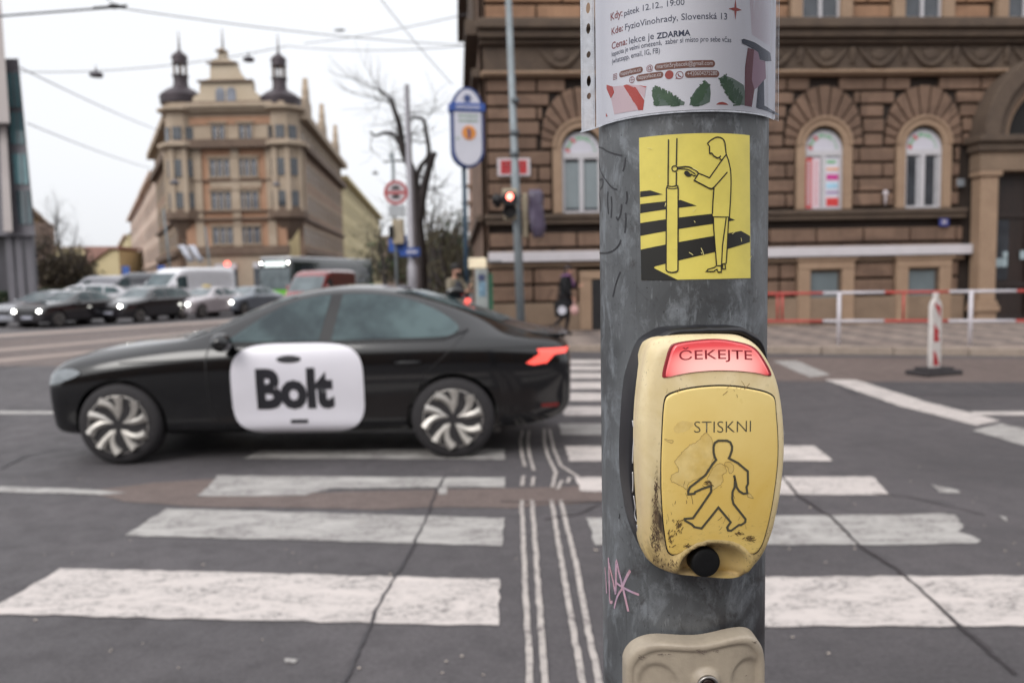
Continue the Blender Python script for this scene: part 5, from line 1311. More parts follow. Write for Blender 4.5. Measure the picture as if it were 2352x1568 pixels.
# turrets
for nm, xc, rr, yb, y0 in (('l', 158, 2.25, 430, 0), ('r', 712, 2.25, 440, 14)):
    c = P(365.1 + .41665 * xc, 640, D + .2); cx, cy = c.x, D + .3; tz = cz2(yb, xc)
    t = empty('turret', (cx, cy + .8, 0)); t.parent = pal
    b = MB(); r8 = 1.85
    zt0 = cz2(1010); q = MB(); q.lathe([(.3, cz2(1190)), (1.0, cz2(1140)), (1.7, cz2(1085)), (r8 + .5, cz2(1065)), (r8 + .5, cz2(1030)), (r8 + .3, cz2(1028)), (r8 + .3, zt0 - .02)], (0, 0, 0), 8); q.build('balcony_corbel', M_DKC, t, rz=R(22.5)); prof = [(r8 - .2, cz2(1050)), (r8, cz2(1060)), (r8 + .3, zt0), (r8, zt0 + .05), (r8, zc1 - .3), (r8 + .9, zc1 - .1), (r8 + .9, zc1 + .3), (r8, zc1 + .6), (r8, ztop_ - .6), (r8 + .8, ztop_ - .3), (r8 + .8, ztop_), (r8 + .2, ztop_ + .1), (r8 + .2, tz)]
    b.lathe(prof, (0, 0, 0), 8); o = b.build('shaft', M_SAND, t, rz=R(22.5))
    for k in (-1, 0, 1):
        for (ya, yb_) in ((835, 740), (1005, 920), (640, 560)):
            an = R(-90 + 45 * k); q = MB(); q.box(-.48, .48, -.12, .1, cz2(ya), cz2(yb_)); q.build('window', M_GLD, t, loc=(r8 * .94 * math.cos(an), r8 * .94 * math.sin(an), 0), rz=an + math.pi / 2)
    b = MB()
    for k in range(5): an = R(-112.5 - 45 + 45 * k); b.box(r8 * math.cos(an) - .28, r8 * math.cos(an) + .28, r8 * math.sin(an) - .28, r8 * math.sin(an) + .28, zt0 - .4, zc1 - .3)
    b.build('corner_columns', M_SAND, t)
    Y = lambda y: cz2(y + (15 if nm == 'r' else 0), xc)
    dx = cx2(155 if nm == 'l' else 672) - cx
    b = MB(); b.lathe([(rr, tz), (rr + .05, tz + .5), (rr * 1.04, tz + .9), (rr * .95, Y(372)), (rr * .7, Y(350)), (.85, Y(330)), (.74, Y(300)), (.80, Y(272)), (.92, Y(266)), (.1, Y(260))], (dx * .4, 0, 0), 16); dm = b.build('bell_dome', M_COP, t, smooth=True); autosmooth(dm)
    for k in range(6): an = math.pi * k / 3; b = MB(); b.tube([(dx * .4 + .68 * math.cos(an), .68 * math.sin(an), Y(265)), (dx * .4 + .68 * math.cos(an), .68 * math.sin(an), Y(195))], .10, 6); b.build('lantern_column', M_DKC, t)
    b = MB(); b.lathe([(.85, Y(200)), (.85, Y(193)), (.70, Y(188)), (.88, Y(172)), (.82, Y(154)), (.50, Y(140)), (.22, Y(128)), (.12, Y(115)), (.07, Y(60)), (.02, Y(15))], (dx * .4, 0, 0), 14); b.build('onion_dome', M_COP, t, smooth=True)
# stepped central gable
gpf = [(245, 430), (248, 402), (285, 380), (290, 312), (345, 300), (350, 218), (338, 212), (390, 190), (396, 152), (388, 146), (412, 130), (437, 146), (430, 152), (436, 190), (492, 212), (484, 218), (500, 262), (530, 305), (570, 312), (572, 365), (607, 398), (610, 430)]
b = MB(); b.prism([(cx2(x), cz2(y)) for x, y in gpf], D - .6, D + .4); gb = b.build('stepped_gable', stone('cream_stucco', lin(176, 160, 138), lin(190, 176, 156), .3, .2), pal)
b = MB()
for x0, x1, y0, y1 in ((280, 578, 312, 322), (335, 495, 214, 222), (245, 612, 428, 436), (385, 440, 148, 156)): b.box(cx2(x0), cx2(x1), D - .95, D - .6, cz2(y1), cz2(y0))
b.build('gable_moulding', M_DKC, gb)
for x in (397, 456): 
    b = MB(); b.box(cx2(x) - .5, cx2(x) + .5, D - .66, D - .61, cz2(430), cz2(375)); b.sector(cx2(x), cz2(375), 0.01, .5, 0, math.pi, D - .66, D - .61, 8); b.build('gable_window', M_GF2, gb)
b = MB(); b.tube([(cx2(412), D, cz2(135)), (cx2(412), D, cz2(20))], [.12, .03], 6); b.build('finial', M_COP, gb)
# ledge above ground floor corbel
# ---- row of houses down the left street
specs = [(30, 60, 17.8, M_PST, 'pale pinkish terraced house directly behind the domed corner house', 9), (60.5, 124, 17.6, M_PST, 'long pale terraced house second down the street left of the domed house', 12), (152, 220, 15.5, M_YST, 'farthest low terraced house at the end of the left street', 10)]
for i, (t0, t1, h, m, lb, nb) in enumerate(specs):
    e_ = empty('terraced_house', (0, 0, 0), 0, lb, 'house', 'terraced houses in the left street'); p, q = La + dl_ * t0, La + dl_ * t1
    wallq(e_, p, q, h, m, nb, [(1.0, 3.4), (5.2, 7.3), (9.0, 11.1), (12.8, 14.9)][:4 if h > 16 else 3], [(4.3, .3, .4), (h - .5, .6, .9)], M_PST, M_GF, key='t', depth=8)
    b = MB(); nv = Vector((dl_.y, -dl_.x, 0)); nv = -nv if nv.x < 0 else nv
    b.add([tuple(p + Vector((0, 0, h))), tuple(q + Vector((0, 0, h))), tuple(q + nv * 5 + Vector((0, 0, h + 3.2))), tuple(p + nv * 5 + Vector((0, 0, h + 3.2))), tuple(p + nv * 10 + Vector((0, 0, h))), tuple(q + nv * 10 + Vector((0, 0, h)))], [(0, 1, 2, 3), (3, 2, 5, 4)]); b.build('roof', M_UMB, e_)
# yellow house on the right street
yh = empty('yellow_house', (0, 0, 0), 0, 'long pale yellow apartment house behind the bare trees in the right hand street', 'house'); p, q = Ra + dr_ * 41, Ra + dr_ * 130
wallq(yh, p, q, ztop_ - 2.2, M_YST, 20, [(1, 3.6), (5.2, 7.4), (9, 11.2), (12.6, 14.8), (16.0, 17.6)], [(4.2, .3, .4), (ztop_ - 2.8, .6, 1.0)], M_YST, M_GF, key='y', depth=9)
# small yellow gabled house and beige block at the left distance
sh = empty('gabled_house', (0, 0, 0), 0, 'small yellow gabled house with a red roof in the far left distance', 'house'); a = P(206, 640, 150); c = P(276, 640, 150)
b = MB(); b.prism([(a.x, 0), (c.x, 0), (c.x, P(276, 575, 150).z), (c.x - 1.6, P(255, 572, 150).z), (a.x, P(206, 612, 150).z)], 150, 160); b.build('wall', M_YST, sh)
b = MB(); b.prism([(a.x - .6, P(204, 612, 150).z), (c.x - 1.4, P(255, 571, 150).z), (c.x + .4, P(276, 572, 150).z), (c.x + .4, P(276, 566, 150).z), (c.x - 6, P(240, 570, 150).z + .4), (a.x - .6, P(204, 600, 150).z)], 149.4, 160.5); b.build('roof', pm('red_roof_tiles', lin(158, 122, 112), .8, 0, .15, 1), sh)
bb = empty('beige_block', (0, 0, 0), 0, 'beige apartment block partly hidden behind the leaning glass building', 'building'); 
wallq(bb, (P(60, 640, 100).x, 100), (P(112, 640, 135).x, 135), 11.8, M_YST, 8, [(1, 3), (4.4, 6.4), (7.8, 9.8)], [(11.4, .5, .8)], M_SAND, M_GF, key='b', depth=8)
# pink house with an oriel in the side street behind the brown corner house
ph = empty('oriel_house', (0, 0, 0), 0, 'pinkish house with an oriel beyond the brown corner house', 'house'); M_PK2 = stone('pink_grey_stucco', lin(176, 152, 142), lin(188, 164, 154), .4, .2)
d5 = 34.0; x0, x1 = P(1078, 500, d5).x, P(1122, 500, d5).x
b = MB(); b.box(x0, x1 + 2, d5, d5 + 1.2, P(1090, 556, d5).z, P(1090, 380, d5).z + 4); b.build('oriel', M_PK2, ph)
b = MB(); b.box(x0 + .55, x1 + 2, d5 + 1.2, d5 + 14, 0, P(1090, 380, d5).z + 3); b.build('wall', M_DKS, ph)
b = MB(); b.box(x0 - .12, x1 + 2, d5 - .15, d5, P(1090, 470, d5).z, P(1090, 462, d5).z); b.box(x0 - .12, x1 + 2, d5 - .15, d5, P(1090, 432, d5).z, P(1090, 424, d5).z); b.box(x0 - .16, x1 + 2, d5 - .2, d5, P(1090, 560, d5).z - .1, P(1090, 552, d5).z); b.build('oriel_moulding', M_UMB, ph)
b = MB(); b.box(P(1098, 500, d5).x, P(1105, 500, d5).x, d5 - .05, d5, P(1100, 535, d5).z, P(1100, 488, d5).z); b.build('window', M_GLD, ph)
# leaning glass building at the left edge
mb = empty('glass_building', (0, 0, 0), 0, 'modern building with leaning glazed bay and pale wall at the left edge', 'building'); dm_ = 45.0
def mq(u, v): p = P(u, v, dm_); return (p.x, p.z)
M_GRY = pm('grey_metal_cladding', lin(104, 102, 108), .45, .2, .08, 1); M_TEAL = pm('teal_glazing', lin(86, 120, 126), .08, 0, .3, .25, coat=.6); M_TEAL2 = pm('dark_teal_glazing', lin(58, 74, 80), .08, 0, .4, .3, coat=.6)
ue = lambda v: 42 + (v - 135) * .098
def block(name, pts, dep, mat, par, d0=dm_, back=0.0):          # prism whose sides run straight back from the street
    fr = [P(u, v, d0) for u, v in pts]; bk = [Vector((p.x * (d0 + dep) / d0 - back, d0 + dep, p.z)) for p in fr]; n = len(pts)
    b = MB(); t = tessellate_polygon([[Vector((p.x, p.z, 0)) for p in fr]])
    b.add(fr + bk, [tuple(q) for q in t] + [tuple(n + i for i in reversed(q)) for q in t] + [(i, (i + 1) % n, n + (i + 1) % n, n + i) for i in range(n)]); return b.build(name, mat, par)
block('glazed_bay', [(ue(135), 135), (ue(541), 541), (-260, 541), (-260, 135)], 8, M_GRY, mb, back=1)
for i, (va, vb) in enumerate(((168, 247), (258, 331), (353, 423), (438, 515))):
    w_ = block('glass_panel', [(ue(va) - 4, va), (ue(vb) - 4, vb), (ue(vb) - 36, vb), (ue(va) - 36, va)], .05, M_TEAL if i != 3 else M_TEAL2, mb, dm_ - .06)
    um = (ue(va) + ue(vb)) / 2 - 20; block('mullion', [(um, va), (um + 2, va), (um + 6, vb), (um + 4, vb)], .04, M_GRY, w_, dm_ - .10)
M_PW = pm('pale_wall_panel', lin(176, 168, 166), .7, 0, .06, .4)
block('pale_wall', [(-2, -60), (22, 282), (-300, 282), (-300, -60)], 1.0, M_PW, mb, dm_ - 1.2); block('pale_fin', [(14, 284), (29, 532), (8, 532), (-2, 284)], .3, M_PW, mb, dm_ - .5)
block('ground_floor', [(50, 545), (50, 668), (-260, 668), (-260, 545)], 5, pm('dark_ground_floor', lin(60, 58, 64), .4, 0, .3, .5), mb, dm_ + 1.0)
for u in (10, 32, 56): b = MB(); q = mq(u, 600)[0]; b.box(q - .2, q + .2, dm_ + .5, dm_ + .8, 0, mq(40, 541)[1]); b.build('column', M_GRY, mb)
# ================================================================ VEHICLES
def car_body_mesh(st, sub=2, arches=(), ar=.37, W=None, arch_w=.26):
    vs = []; fs = []
    for (x, zb, zs, zt, wb, ws, wt) in st:
        h = zs - zb
        half_ = [(0, zb), (wb * .8, zb), (wb, zb + .05), (ws - .045, zb + .24 * h), (ws - .012, zb + .52 * h), (ws, zb + .80 * h), (ws - .035, zs - .035), (ws - .075, zs + .012)]
        k = zt - zs
        half_ += [(wt + (ws - .075 - wt) * .42, zs + .55 * k), (wt + .01, zt - .13 * k - .01), (wt - .07, zt), (wt * .5, zt + .018), (0, zt + .024)]
        ring = [(y, z) for y, z in half_] + [(-y, z) for y, z in reversed(half_[1:-1])]
        vs += [(x, y, z) for y, z in ring]
    n = len(ring)
    for i in range(len(st) - 1):
        for k in range(n): fs.append((i * n + k, i * n + (k + 1) % n, (i + 1) * n + (k + 1) % n, (i + 1) * n + k))
    fs.append(tuple(range(n))); fs.append(tuple((len(st) - 1) * n + k for k in reversed(range(n))))
    b = MB(); b.add(vs, fs); me = b.mesh('body', [])
    o = bpy.data.objects.new('tmp', me); COL.objects.link(o); m = o.modifiers.new('s', 'SUBSURF'); m.levels = sub; m.render_levels = sub
    cut = []
    for (ax, aw) in arches:
        for sgn in (-1, 1):
            q = MB(); q.lathe([(ar, sgn * (aw - arch_w)), (ar, sgn * (aw + .3))], (ax, 0, .33), 40, 'y'); cm = q.mesh('cut', []); c = bpy.data.objects.new('cut', cm); COL.objects.link(c); cut.append(c)
            bo = o.modifiers.new('b', 'BOOLEAN'); bo.object = c; bo.operation = 'DIFFERENCE'; bo.solver = 'EXACT'
    dg = bpy.context.evaluated_depsgraph_get(); dg.update(); me2 = bpy.data.meshes.new_from_object(o.evaluated_get(dg))
    for c in cut: cm = c.data; bpy.data.objects.remove(c); bpy.data.meshes.remove(cm)
    bpy.data.objects.remove(o); bpy.data.meshes.remove(me)
    me2.name = 'body'; me2.shade_smooth(); me2.set_sharp_from_angle(angle=R(38))
    bm = bmesh.new(); bm.from_mesh(me2); bv = BVHTree.FromBMesh(bm); bm.free()
    return me2, bv
def smap(bv, sgn, off):                            # (x,z) -> car's side (sgn=-1 near side)
    def f(x, z):
        h = bv.ray_cast(Vector((x, sgn * 3, z)), Vector((0, -sgn, 0)))
        if h[0] is None: return Vector((x, sgn * .6, z))
        n = h[1]; n = n if n.y * sgn > 0 else -n
        return h[0] + n * off
    return f
def fmap(bv, sgn, off):                            # (y,z) -> front (sgn=-1) or rear
    def f(y, z):
        h = bv.ray_cast(Vector((2.3 + sgn * 6, y, z)), Vector((-sgn, 0, 0)))
        if h[0] is None: return Vector((2.3 + sgn * 2.3, y, z))
        n = h[1]; n = n if n.x * sgn > 0 else -n
        return h[0] + n * off
    return f
def decal(name, items, mp, mat, parent, out, step=.06): return art_obj(name, items, mp, mat, parent, step, Vector(out))
def rrect(x0, x1, z0, z1, r, n=5):
    o = []
    for cx, cz, a0 in ((x1 - r, z0 + r, -90), (x1 - r, z1 - r, 0), (x0 + r, z1 - r, 90), (x0 + r, z0 + r, 180)):
        for i in range(n + 1): a = R(a0 + 90 * i / n); o.append((cx + r * math.cos(a), cz + r * math.sin(a)))
    return o
M_TYRE = pm('black_tyre_rubber', lin(44, 42, 44), .8, 0, .15, 20); M_RIM = pm('silver_alloy', lin(186, 182, 176), .38, .45, .12, 10); M_RIMD = pm('dull_brake_steel', lin(86, 82, 79), .6)
M_CGL = pm('tinted_car_glass', lin(84, 100, 102), .10, 0, .3, 1.6, col2=lin(52, 62, 66), lo=.4, hi=.6, spec=.25); M_WSC = pm('car_windscreen', lin(104, 114, 118), .08, 0, .3, 1.5, spec=.35)
M_HL = pm('lit_headlamp', (1, 1, .95), .2, em=(1, .98, .9), es=22); M_HLO = pm('unlit_headlamp', lin(120, 126, 130), .12, .2, .2, 10, coat=.6); M_TL = pm('lit_tail_lamp', lin(190, 40, 40), .2, em=(1, .12, .09), es=1.5); M_PLT = pm('number_plate', lin(170, 172, 184), .5)
M_TRIM = pm('black_plastic_trim', lin(24, 24, 26), .5)
_wh = {}
def wheel(parent, x, y, r, sgn, detail=True, w_=.21):
    k = (r, sgn, detail)
    if k not in _wh:
        b = MB(); hw = w_ / 2; b.lathe([(r * .70, -hw), (r * .86, -hw), (r * .96, -hw * .85), (r, -hw * .6), (r, hw * .6), (r * .96, hw * .85), (r * .86, hw), (r * .70, hw)], (0, 0, 0), 48, 'y'); ty = b.mesh('tyre', M_TYRE, True)
        b = MB(); o_ = sgn * hw
        b.lathe([(r * .735, o_ * .98), (r * .70, o_ * 1.02), (r * .685, o_ * .8), (r * .67, -o_ * .6), (r * .735, -o_ * .7)], (0, 0, 0), 48, 'y')
        if detail:
            for i in range(5):
                for dd, wd in ((-.22, .055), (.22, .055)):
                    a = 2 * math.pi * i / 5 + .3
                    pts = []
                    for t in range(7):
                        tt = t / 6; rr = r * (.14 + .56 * tt); an = a + dd * (tt ** .9) * 1.5 + .30 * tt * tt; pts.append((rr * math.cos(an), o_ * (.98 - .28 * (1 - tt) ** 2), rr * math.sin(an)))
                    b.tube(pts, [r * .10, r * .09, r * .085, r * .085, r * .09, r * .105, r * .13], 6)
            b.lathe([(r * .2, o_ * .55), (r * .19, o_ * .8), (r * .1, o_ * .86), (.004, o_ * .87)], (0, 0, 0), 20, 'y')
        else:
            for i in range(8): a = 2 * math.pi * i / 8; b.tube([(r * .1 * math.cos(a), o_ * .8, r * .1 * math.sin(a)), (r * .7 * math.cos(a), o_ * .9, r * .7 * math.sin(a))], r * .07, 5)
        rm = b.mesh('rim', M_RIM, True); rm.set_sharp_from_angle(angle=R(40)); b = MB(); b.lathe([(r * .67, o_ * .2), (r * .66, -o_ * .2), (.01, -o_ * .2)], (0, 0, 0), 24, 'y'); b.lathe([(.01, o_ * .1), (r * .66, o_ * .1)], (0, 0, 0), 24, 'y'); dk = b.mesh('brake_disc', M_RIMD)
        _wh[k] = (ty, rm, dk)
    ty, rm, dk = _wh[k]; e_ = bpy.data.objects.new('wheel', ty); COL.objects.link(e_); e_.parent = parent; e_.location = (x, y, r)
    link('rim', rm, e_); link('brake_disc', dk, e_); return e_
SEDAN = [(0.24, .30, .70, .75, .60, .68, .58), (.27, .22, .75, .81, .76, .82, .66), (.44, .2, .82, .90, .84, .875, .70), (.85, .2, .885, .965, .86, .905, .72), (1.3, .2, .935, 1.01, .87, .91, .76), (1.52, .2, .95, 1.04, .87, .912, .74), (2.15, .2, .965, 1.385, .88, .914, .585),
         (2.75, .2, .98, 1.435, .88, .914, .575), (3.3, .2, .985, 1.36, .88, .914, .565), (3.85, .2, .985, 1.165, .88, .91, .60), (4.30, .22, .955, 1.005, .86, .89, .64), (4.58, .28, .94, .985, .80, .84, .66), (4.66, .36, .86, .91, .72, .76, .6), (4.69, .42, .80, .84, .66, .7, .55)]
ESTATE = [(0, .34, .66, .70, .5, .6, .5), (.06, .24, .74, .80, .7, .78, .62), (.3, .2, .84, .92, .84, .88, .7), (.85, .2, .93, 1.0, .88, .92, .74), (1.25, .2, .98, 1.06, .88, .925, .76), (1.45, .2, 1.0, 1.12, .88, .93, .76), (2.0, .2, 1.02, 1.52, .88, .93, .62), (2.8, .2, 1.03, 1.56, .88, .93, .62), (3.9, .2, 1.04, 1.5, .88, .925, .62), (4.35, .25, 1.04, 1.38, .86, .90, .62), (4.55, .3, 1.0, 1.12, .8, .84, .66), (4.62, .4, .9, .95, .72, .76, .6)]
SEDAN = [((x if x < 3.566 else 3.566 + (x - 3.566) * .87),) + tuple(r) for x, *r in SEDAN]
VAN = [(0, .4, .9, .95, .6, .7, .6), (.08, .3, 1.0, 1.08, .8, .9, .8), (.5, .25, 1.15, 1.3, .9, .98, .86), (.95, .25, 1.25, 1.6, .92, .99, .86), (1.6, .25, 1.3, 2.25, .92, 1.0, .84), (1.9, .25, 1.3, 2.38, .92, 1.0, .86), (2.6, .25, 1.3, 2.42, .92, 1.0, .88), (5.2, .3, 1.3, 2.42, .92, 1.0, .88), (5.5, .3, 1.3, 2.38, .92, 1.0, .88), (5.55, .35, 1.3, 2.3, .9, .97, .85)]
def paint(name, c, rough=.12): 
    return pm(name, c, rough, .0, .04, 2, coat=1.0, spec=.5)
def simple_car(kind, p, heading, mat, label, cat, lamp=True, group=None, side=-1, r=.32, plate_=True, name='parked_car', scale=1.0, tail=False):
    st = {'sedan': SEDAN, 'estate': ESTATE, 'van': VAN}[kind]; wx = {'sedan': (.88, 3.56), 'estate': (.88, 3.6), 'van': (.95, 4.4)}[kind]; r = .36 if kind == 'van' else r
    if kind not in _cb: _cb[kind] = car_body_mesh(st, 1 if kind == 'van' else 2, [(wx[0], .9), (wx[1], .9)], r + .05)
    me, bv = _cb[kind]; me = me.copy(); me.materials.clear(); me.materials.append(mat)
    rz = math.atan2(heading[1], heading[0]) + math.pi          # local -x looks along heading
    c = empty(name, (0, 0, 0), rz, label, cat, group); c.scale = (scale,) * 3
    # p is the ground contact of the near front wheel
    off = Matrix.Rotation(rz, 3, 'Z') @ Vector((wx[0], side * .82, 0)) * scale; c.location = Vector((p.x, p.y, 0)) - off
    link('body', me, c)
    for x in wx:
        for s_ in (-1, 1): wheel(c, x, s_ * .80, r, s_, False)
    for s_ in (-1, 1):
        mp = smap(bv, s_, .006)
        if kind == 'sedan': it = [('poly', [(1.76, 1.0), (2.06, 1.2), (2.3, 1.335), (2.6, 1.36), (2.58, 1.0)]), ('poly', [(2.66, 1.0), (2.69, 1.365), (3.1, 1.34), (3.5, 1.2), (3.65, 1.05)])]
        elif kind == 'estate': it = [('poly', [(1.72, 1.07), (2.1, 1.42), (2.6, 1.46), (2.58, 1.07)]), ('poly', [(2.66, 1.07), (2.68, 1.46), (3.45, 1.46), (3.42, 1.08)]), ('poly', [(3.5, 1.08), (3.52, 1.45), (4.0, 1.40), (4.2, 1.12)])]
        else: it = [('poly', [(1.15, 1.4), (1.5, 1.95), (2.05, 2.0), (2.05, 1.36)])]
        for q in it: decal('side_window', [q], mp, M_CGL, c, (0, s_, 0), .12)
        mr = MB(); zx = {'sedan': (1.75, 1.0), 'estate': (1.7, 1.1), 'van': (1.2, 1.55)}[kind]; mr.ball((zx[0], s_ * 1.0, zx[1]), (.07, .1, .09 if kind != 'van' else .18), 8, 6); mr.build('wing_mirror', mat, c, smooth=True)
    f = fmap(bv, -1, .006); 
    if kind == 'sedan': decal('windscreen', [('poly', [(-.68, 1.02), (.68, 1.02), (.56, 1.34), (-.56, 1.34)])], f, M_WSC, c, (-1, 0, .5), .12); hl = [('poly', [(y0, .60), (y1, .62), (y1, .72), (y0, .70)]) for y0, y1 in ((-.78, -.50), (.50, .78))]; zz = .45
    elif kind == 'estate': decal('windscreen', [('poly', [(-.7, 1.1), (.7, 1.1), (.58, 1.47), (-.58, 1.47)])], f, M_WSC, c, (-1, 0, .5), .12); hl = [('poly', [(y0, .68), (y1, .70), (y1, .80), (y0, .78)]) for y0, y1 in ((-.8, -.52), (.52, .8))]; zz = .5
    else: decal('windscreen', [('poly', [(-.82, 1.42), (.82, 1.42), (.74, 2.12), (-.74, 2.12)])], f, M_WSC, c, (-1, 0, .3), .15); hl = [('poly', [(y0, .85), (y1, .85), (y1, 1.02), (y0, 1.0)]) for y0, y1 in ((-.88, -.6), (.6, .88))]; zz = .5
    for q in hl: decal('headlight', [q], fmap(bv, -1, .012), M_HLO, c, (-1, 0, 0), .1)
    if lamp:
        for s_ in (-1, 1):
            z_ = {'sedan': .66, 'estate': .74, 'van': .93}[kind]; q = f(s_ * .62, z_); b = MB(); b.ball((q.x - .01, q.y, q.z), (.04, .085, .06), 10, 6); b.build('lit_lamp', M_HL, c)
    decal('grille', [('poly', rrect(-.42, .42, zz + .04, zz + .20, .05))], f, M_TRIM, c, (-1, 0, 0), .1)
    if plate_: decal('number_plate', [('poly', rrect(-.26, .26, zz - .08, zz + .03, .01))], fmap(bv, -1, .02), M_PLT, c, (-1, 0, 0), .2)
    return c
_cb = {}
# ---- the dark saloon driving past
SC_ = 1.03
fw = G(296, 1059); rw = G(1040, 1062); Yn = (fw.y + rw.y) / 2
me, bv = car_body_mesh(SEDAN, 2, [(.88, .9), (3.566, .9)], .375)
M_CAR = pm('dark_blue_black_paint', lin(8, 9, 12), .16, 0, .06, 2, coat=.7, spec=.4)
me.materials.clear(); me.materials.append(M_CAR)
car = empty('dark_saloon_car', (0, 0, 0), 0, 'dark saloon car driving left past the crossing with a round white door sticker', 'car'); car.scale = (SC_ * (rw.x - fw.x) / (2.686 * SC_),) + (SC_, SC_)
sx_ = car.scale[0]; car.location = (fw.x - .88 * sx_, Yn + .90 * SC_, 0)
link('body', me, car)
for x in (.88, 3.566):
    for s_ in (-1, 1): wheel(car, x, s_ * .80, .335, s_, True)
S = lambda u, v: ((u - 285) / (755 / 2.686) + .88, None)
fz = lambda u, v: (P(u, v, Yn + .12).z) / SC_
def SX(u, v): return ((P(u, v, Yn + .12).x - car.location.x) / sx_, fz(u, v))
for s_ in (-1, 1):
    mp = smap(bv, s_, .006)
    decal('front_side_window', [('poly', spline([(1.74, .985), (1.90, 1.10), (2.06, 1.205), (2.22, 1.285), (2.40, 1.335), (2.56, 1.352)], 3) + [(2.50, .985)])], mp, M_CGL, car, (0, s_, 0), .08)
    decal('rear_side_window', [('poly', [(2.60, .985), (2.655, 1.355)] + spline([(2.8, 1.357), (3.0, 1.342), (3.2, 1.30), (3.4, 1.225), (3.56, 1.13), (3.62, 1.06), (3.56, 1.01), (3.46, .995)], 3))], mp, M_CGL, car, (0, s_, 0), .08)
    decal('door_pillar', [('poly', [(2.46, .985), (2.64, .985), (2.70, 1.36), (2.52, 1.355)])], smap(bv, s_, .003), M_TRIM, car, (0, s_, 0), .08)
    decal('window_trim', [('line', dens([(1.66, .97), (2.5, .972), (3.5, .982), (3.70, 1.05)], .05), .016)], smap(bv, s_, .008), M_TRIM, car, (0, s_, 0), .1)
    decal('door_seam', [('line', dens(q, .05), .009) for q in ([(1.62, .97), (1.60, .85), (1.62, .45), (1.72, .3)], [(2.56, .97), (2.57, .6), (2.55, .28)], [(2.55, .29), (1.75, .29)], [(3.68, 1.03), (3.52, .86), (3.36, .72), (3.24, .45), (3.14, .3), (2.6, .29)])], smap(bv, s_, .004), M_TRIM, car, (0, s_, 0), .1)
    decal('shoulder_crease', [('line', dens([(.9, .835), (2.0, .875), (3.2, .895), (4.3, .905)], .06), .012)], smap(bv, s_, .004), M_TRIM, car, (0, s_, 0), .1)
    for hx in (3.22,): b = MB(); q = smap(bv, s_, .01)(hx, .80); b.tube([(hx - .1, q.y, .80), (hx - .06, q.y + s_ * .025, .802), (hx + .06, q.y + s_ * .025, .804), (hx + .1, q.y, .804)], .014, 6); b.build('door_handle', M_TRIM, car, smooth=True)
    b = MB(); b.ball((1.78, s_ * 1.02, 1.0), (.08, .11, .075), 14, 10); b.tube([(1.80, s_ * .86, .95), (1.80, s_ * .96, .97)], .03, 6); b.build('wing_mirror', M_CAR, car, smooth=True)
    decal('headlight', [('poly', spline([(.26, .70), (.33, .765), (.50, .79), (.58, .755), (.44, .69), (.30, .665)], 3, True))], smap(bv, s_, .008), M_HLO, car, (0, s_, 0), .06)
    decal('tail_light', [('poly', [(4.25, .885), (4.51, .885), (4.48, .845), (4.39, .84), (4.33, .775), (4.22, .76), (4.16, .775), (4.27, .845)])], smap(bv, s_, .008), M_TL, car, (0, s_, 0), .05)
    decal('sill_trim', [('line', dens([(1.3, .235), (3.15, .235)], .08), .05)], smap(bv, s_, .006), M_TRIM, car, (0, s_, 0), .1)
    decal('rear_reflector', [('line', dens([(4.28, .42), (4.42, .42)], .05), .03)], smap(bv, s_, .006), pm('dark_red_reflector', lin(110, 30, 28), .3), car, (0, s_, 0), .1)
    # round cornered white sticker with the word and two dots
    M_STK = pm('white_door_sticker', lin(224, 222, 230), .35, 0, .02, 4, coat=.3); M_STB = pm('black_sticker_print', lin(36, 36, 42), .4)
    x0, x1 = 1.80, 2.86; zc_, xc = .60, (x0 + x1) / 2; sp = []
    for i in range(64):
        a = 2 * math.pi * i / 64; c_, s2 = math.cos(a), math.sin(a); e1 = 2 / 4.2
        sp.append((xc + (x1 - x0) / 2 * math.copysign(abs(c_) ** e1, c_), zc_ + .366 * math.copysign(abs(s2) ** e1, s2)))
    sk = decal('door_sticker', [('poly', sp)], smap(bv, s_, .010), M_STK, car, (0, s_, 0), .05)
    flip = 1 if s_ < 0 else -1; X_ = lambda x: xc + flip * (x - xc)
    fx = (lambda f_: (lambda a, z: f_(X_(a), z)))(smap(bv, s_, .013))
    decal('sticker_word', [text_item('Bolt', (x0 + .20, .46), (x1 - .24, .46), .05, h=.43), ('poly', [(x0 + .47 + .10 * math.cos(t * .3927), .845 + .030 * math.sin(t * .3927)) for t in range(16)]), ('line', [(x0 + .46, .335), (x0 + .60, .335)], .03)], fx, M_STB, sk, (0, s_, 0), .08)
f = fmap(bv, -1, .006)
decal('windscreen', [('poly', [(-.70, 1.02), (.70, 1.02), (.55, 1.345), (-.55, 1.345)])], f, M_CGL, car, (-1, 0, .5), .1)
decal('rear_window', [('poly', [(-.56, 1.10), (.56, 1.10), (.50, 1.37), (-.50, 1.37)])], fmap(bv, 1, .006), M_CGL, car, (1, 0, .5), .1)
decal('grille', [('poly', rrect(-.45, .45, .50, .66, .05))], f, M_TRIM, car, (-1, 0, 0), .1); decal('lower_intake', [('poly', rrect(-.55, .55, .30, .42, .04))], f, M_TRIM, car, (-1, 0, 0), .1)
decal('number_plate', [('poly', rrect(-.26, .26, .42, .52, .01))], fmap(bv, -1, .015), M_PLT, car, (-1, 0, 0), .2)
b = MB(); b.prism([(4.12, 1.03), (4.36, .995), (4.53, .995), (4.49, .965), (4.29, .965)], -.62, .62); b.build('boot_spoiler', M_CAR, car, bevel=.01)
b = MB(); b.ball((3.55, 0, 1.345), (.09, .02, .05), 10, 6); b.build('roof_aerial', M_CAR, car, smooth=True)
b = MB(); b.ball((3.66, 0, 1.27), (.03, .10, .02), 10, 6); b.build('brake_light', M_TL, car, smooth=True)
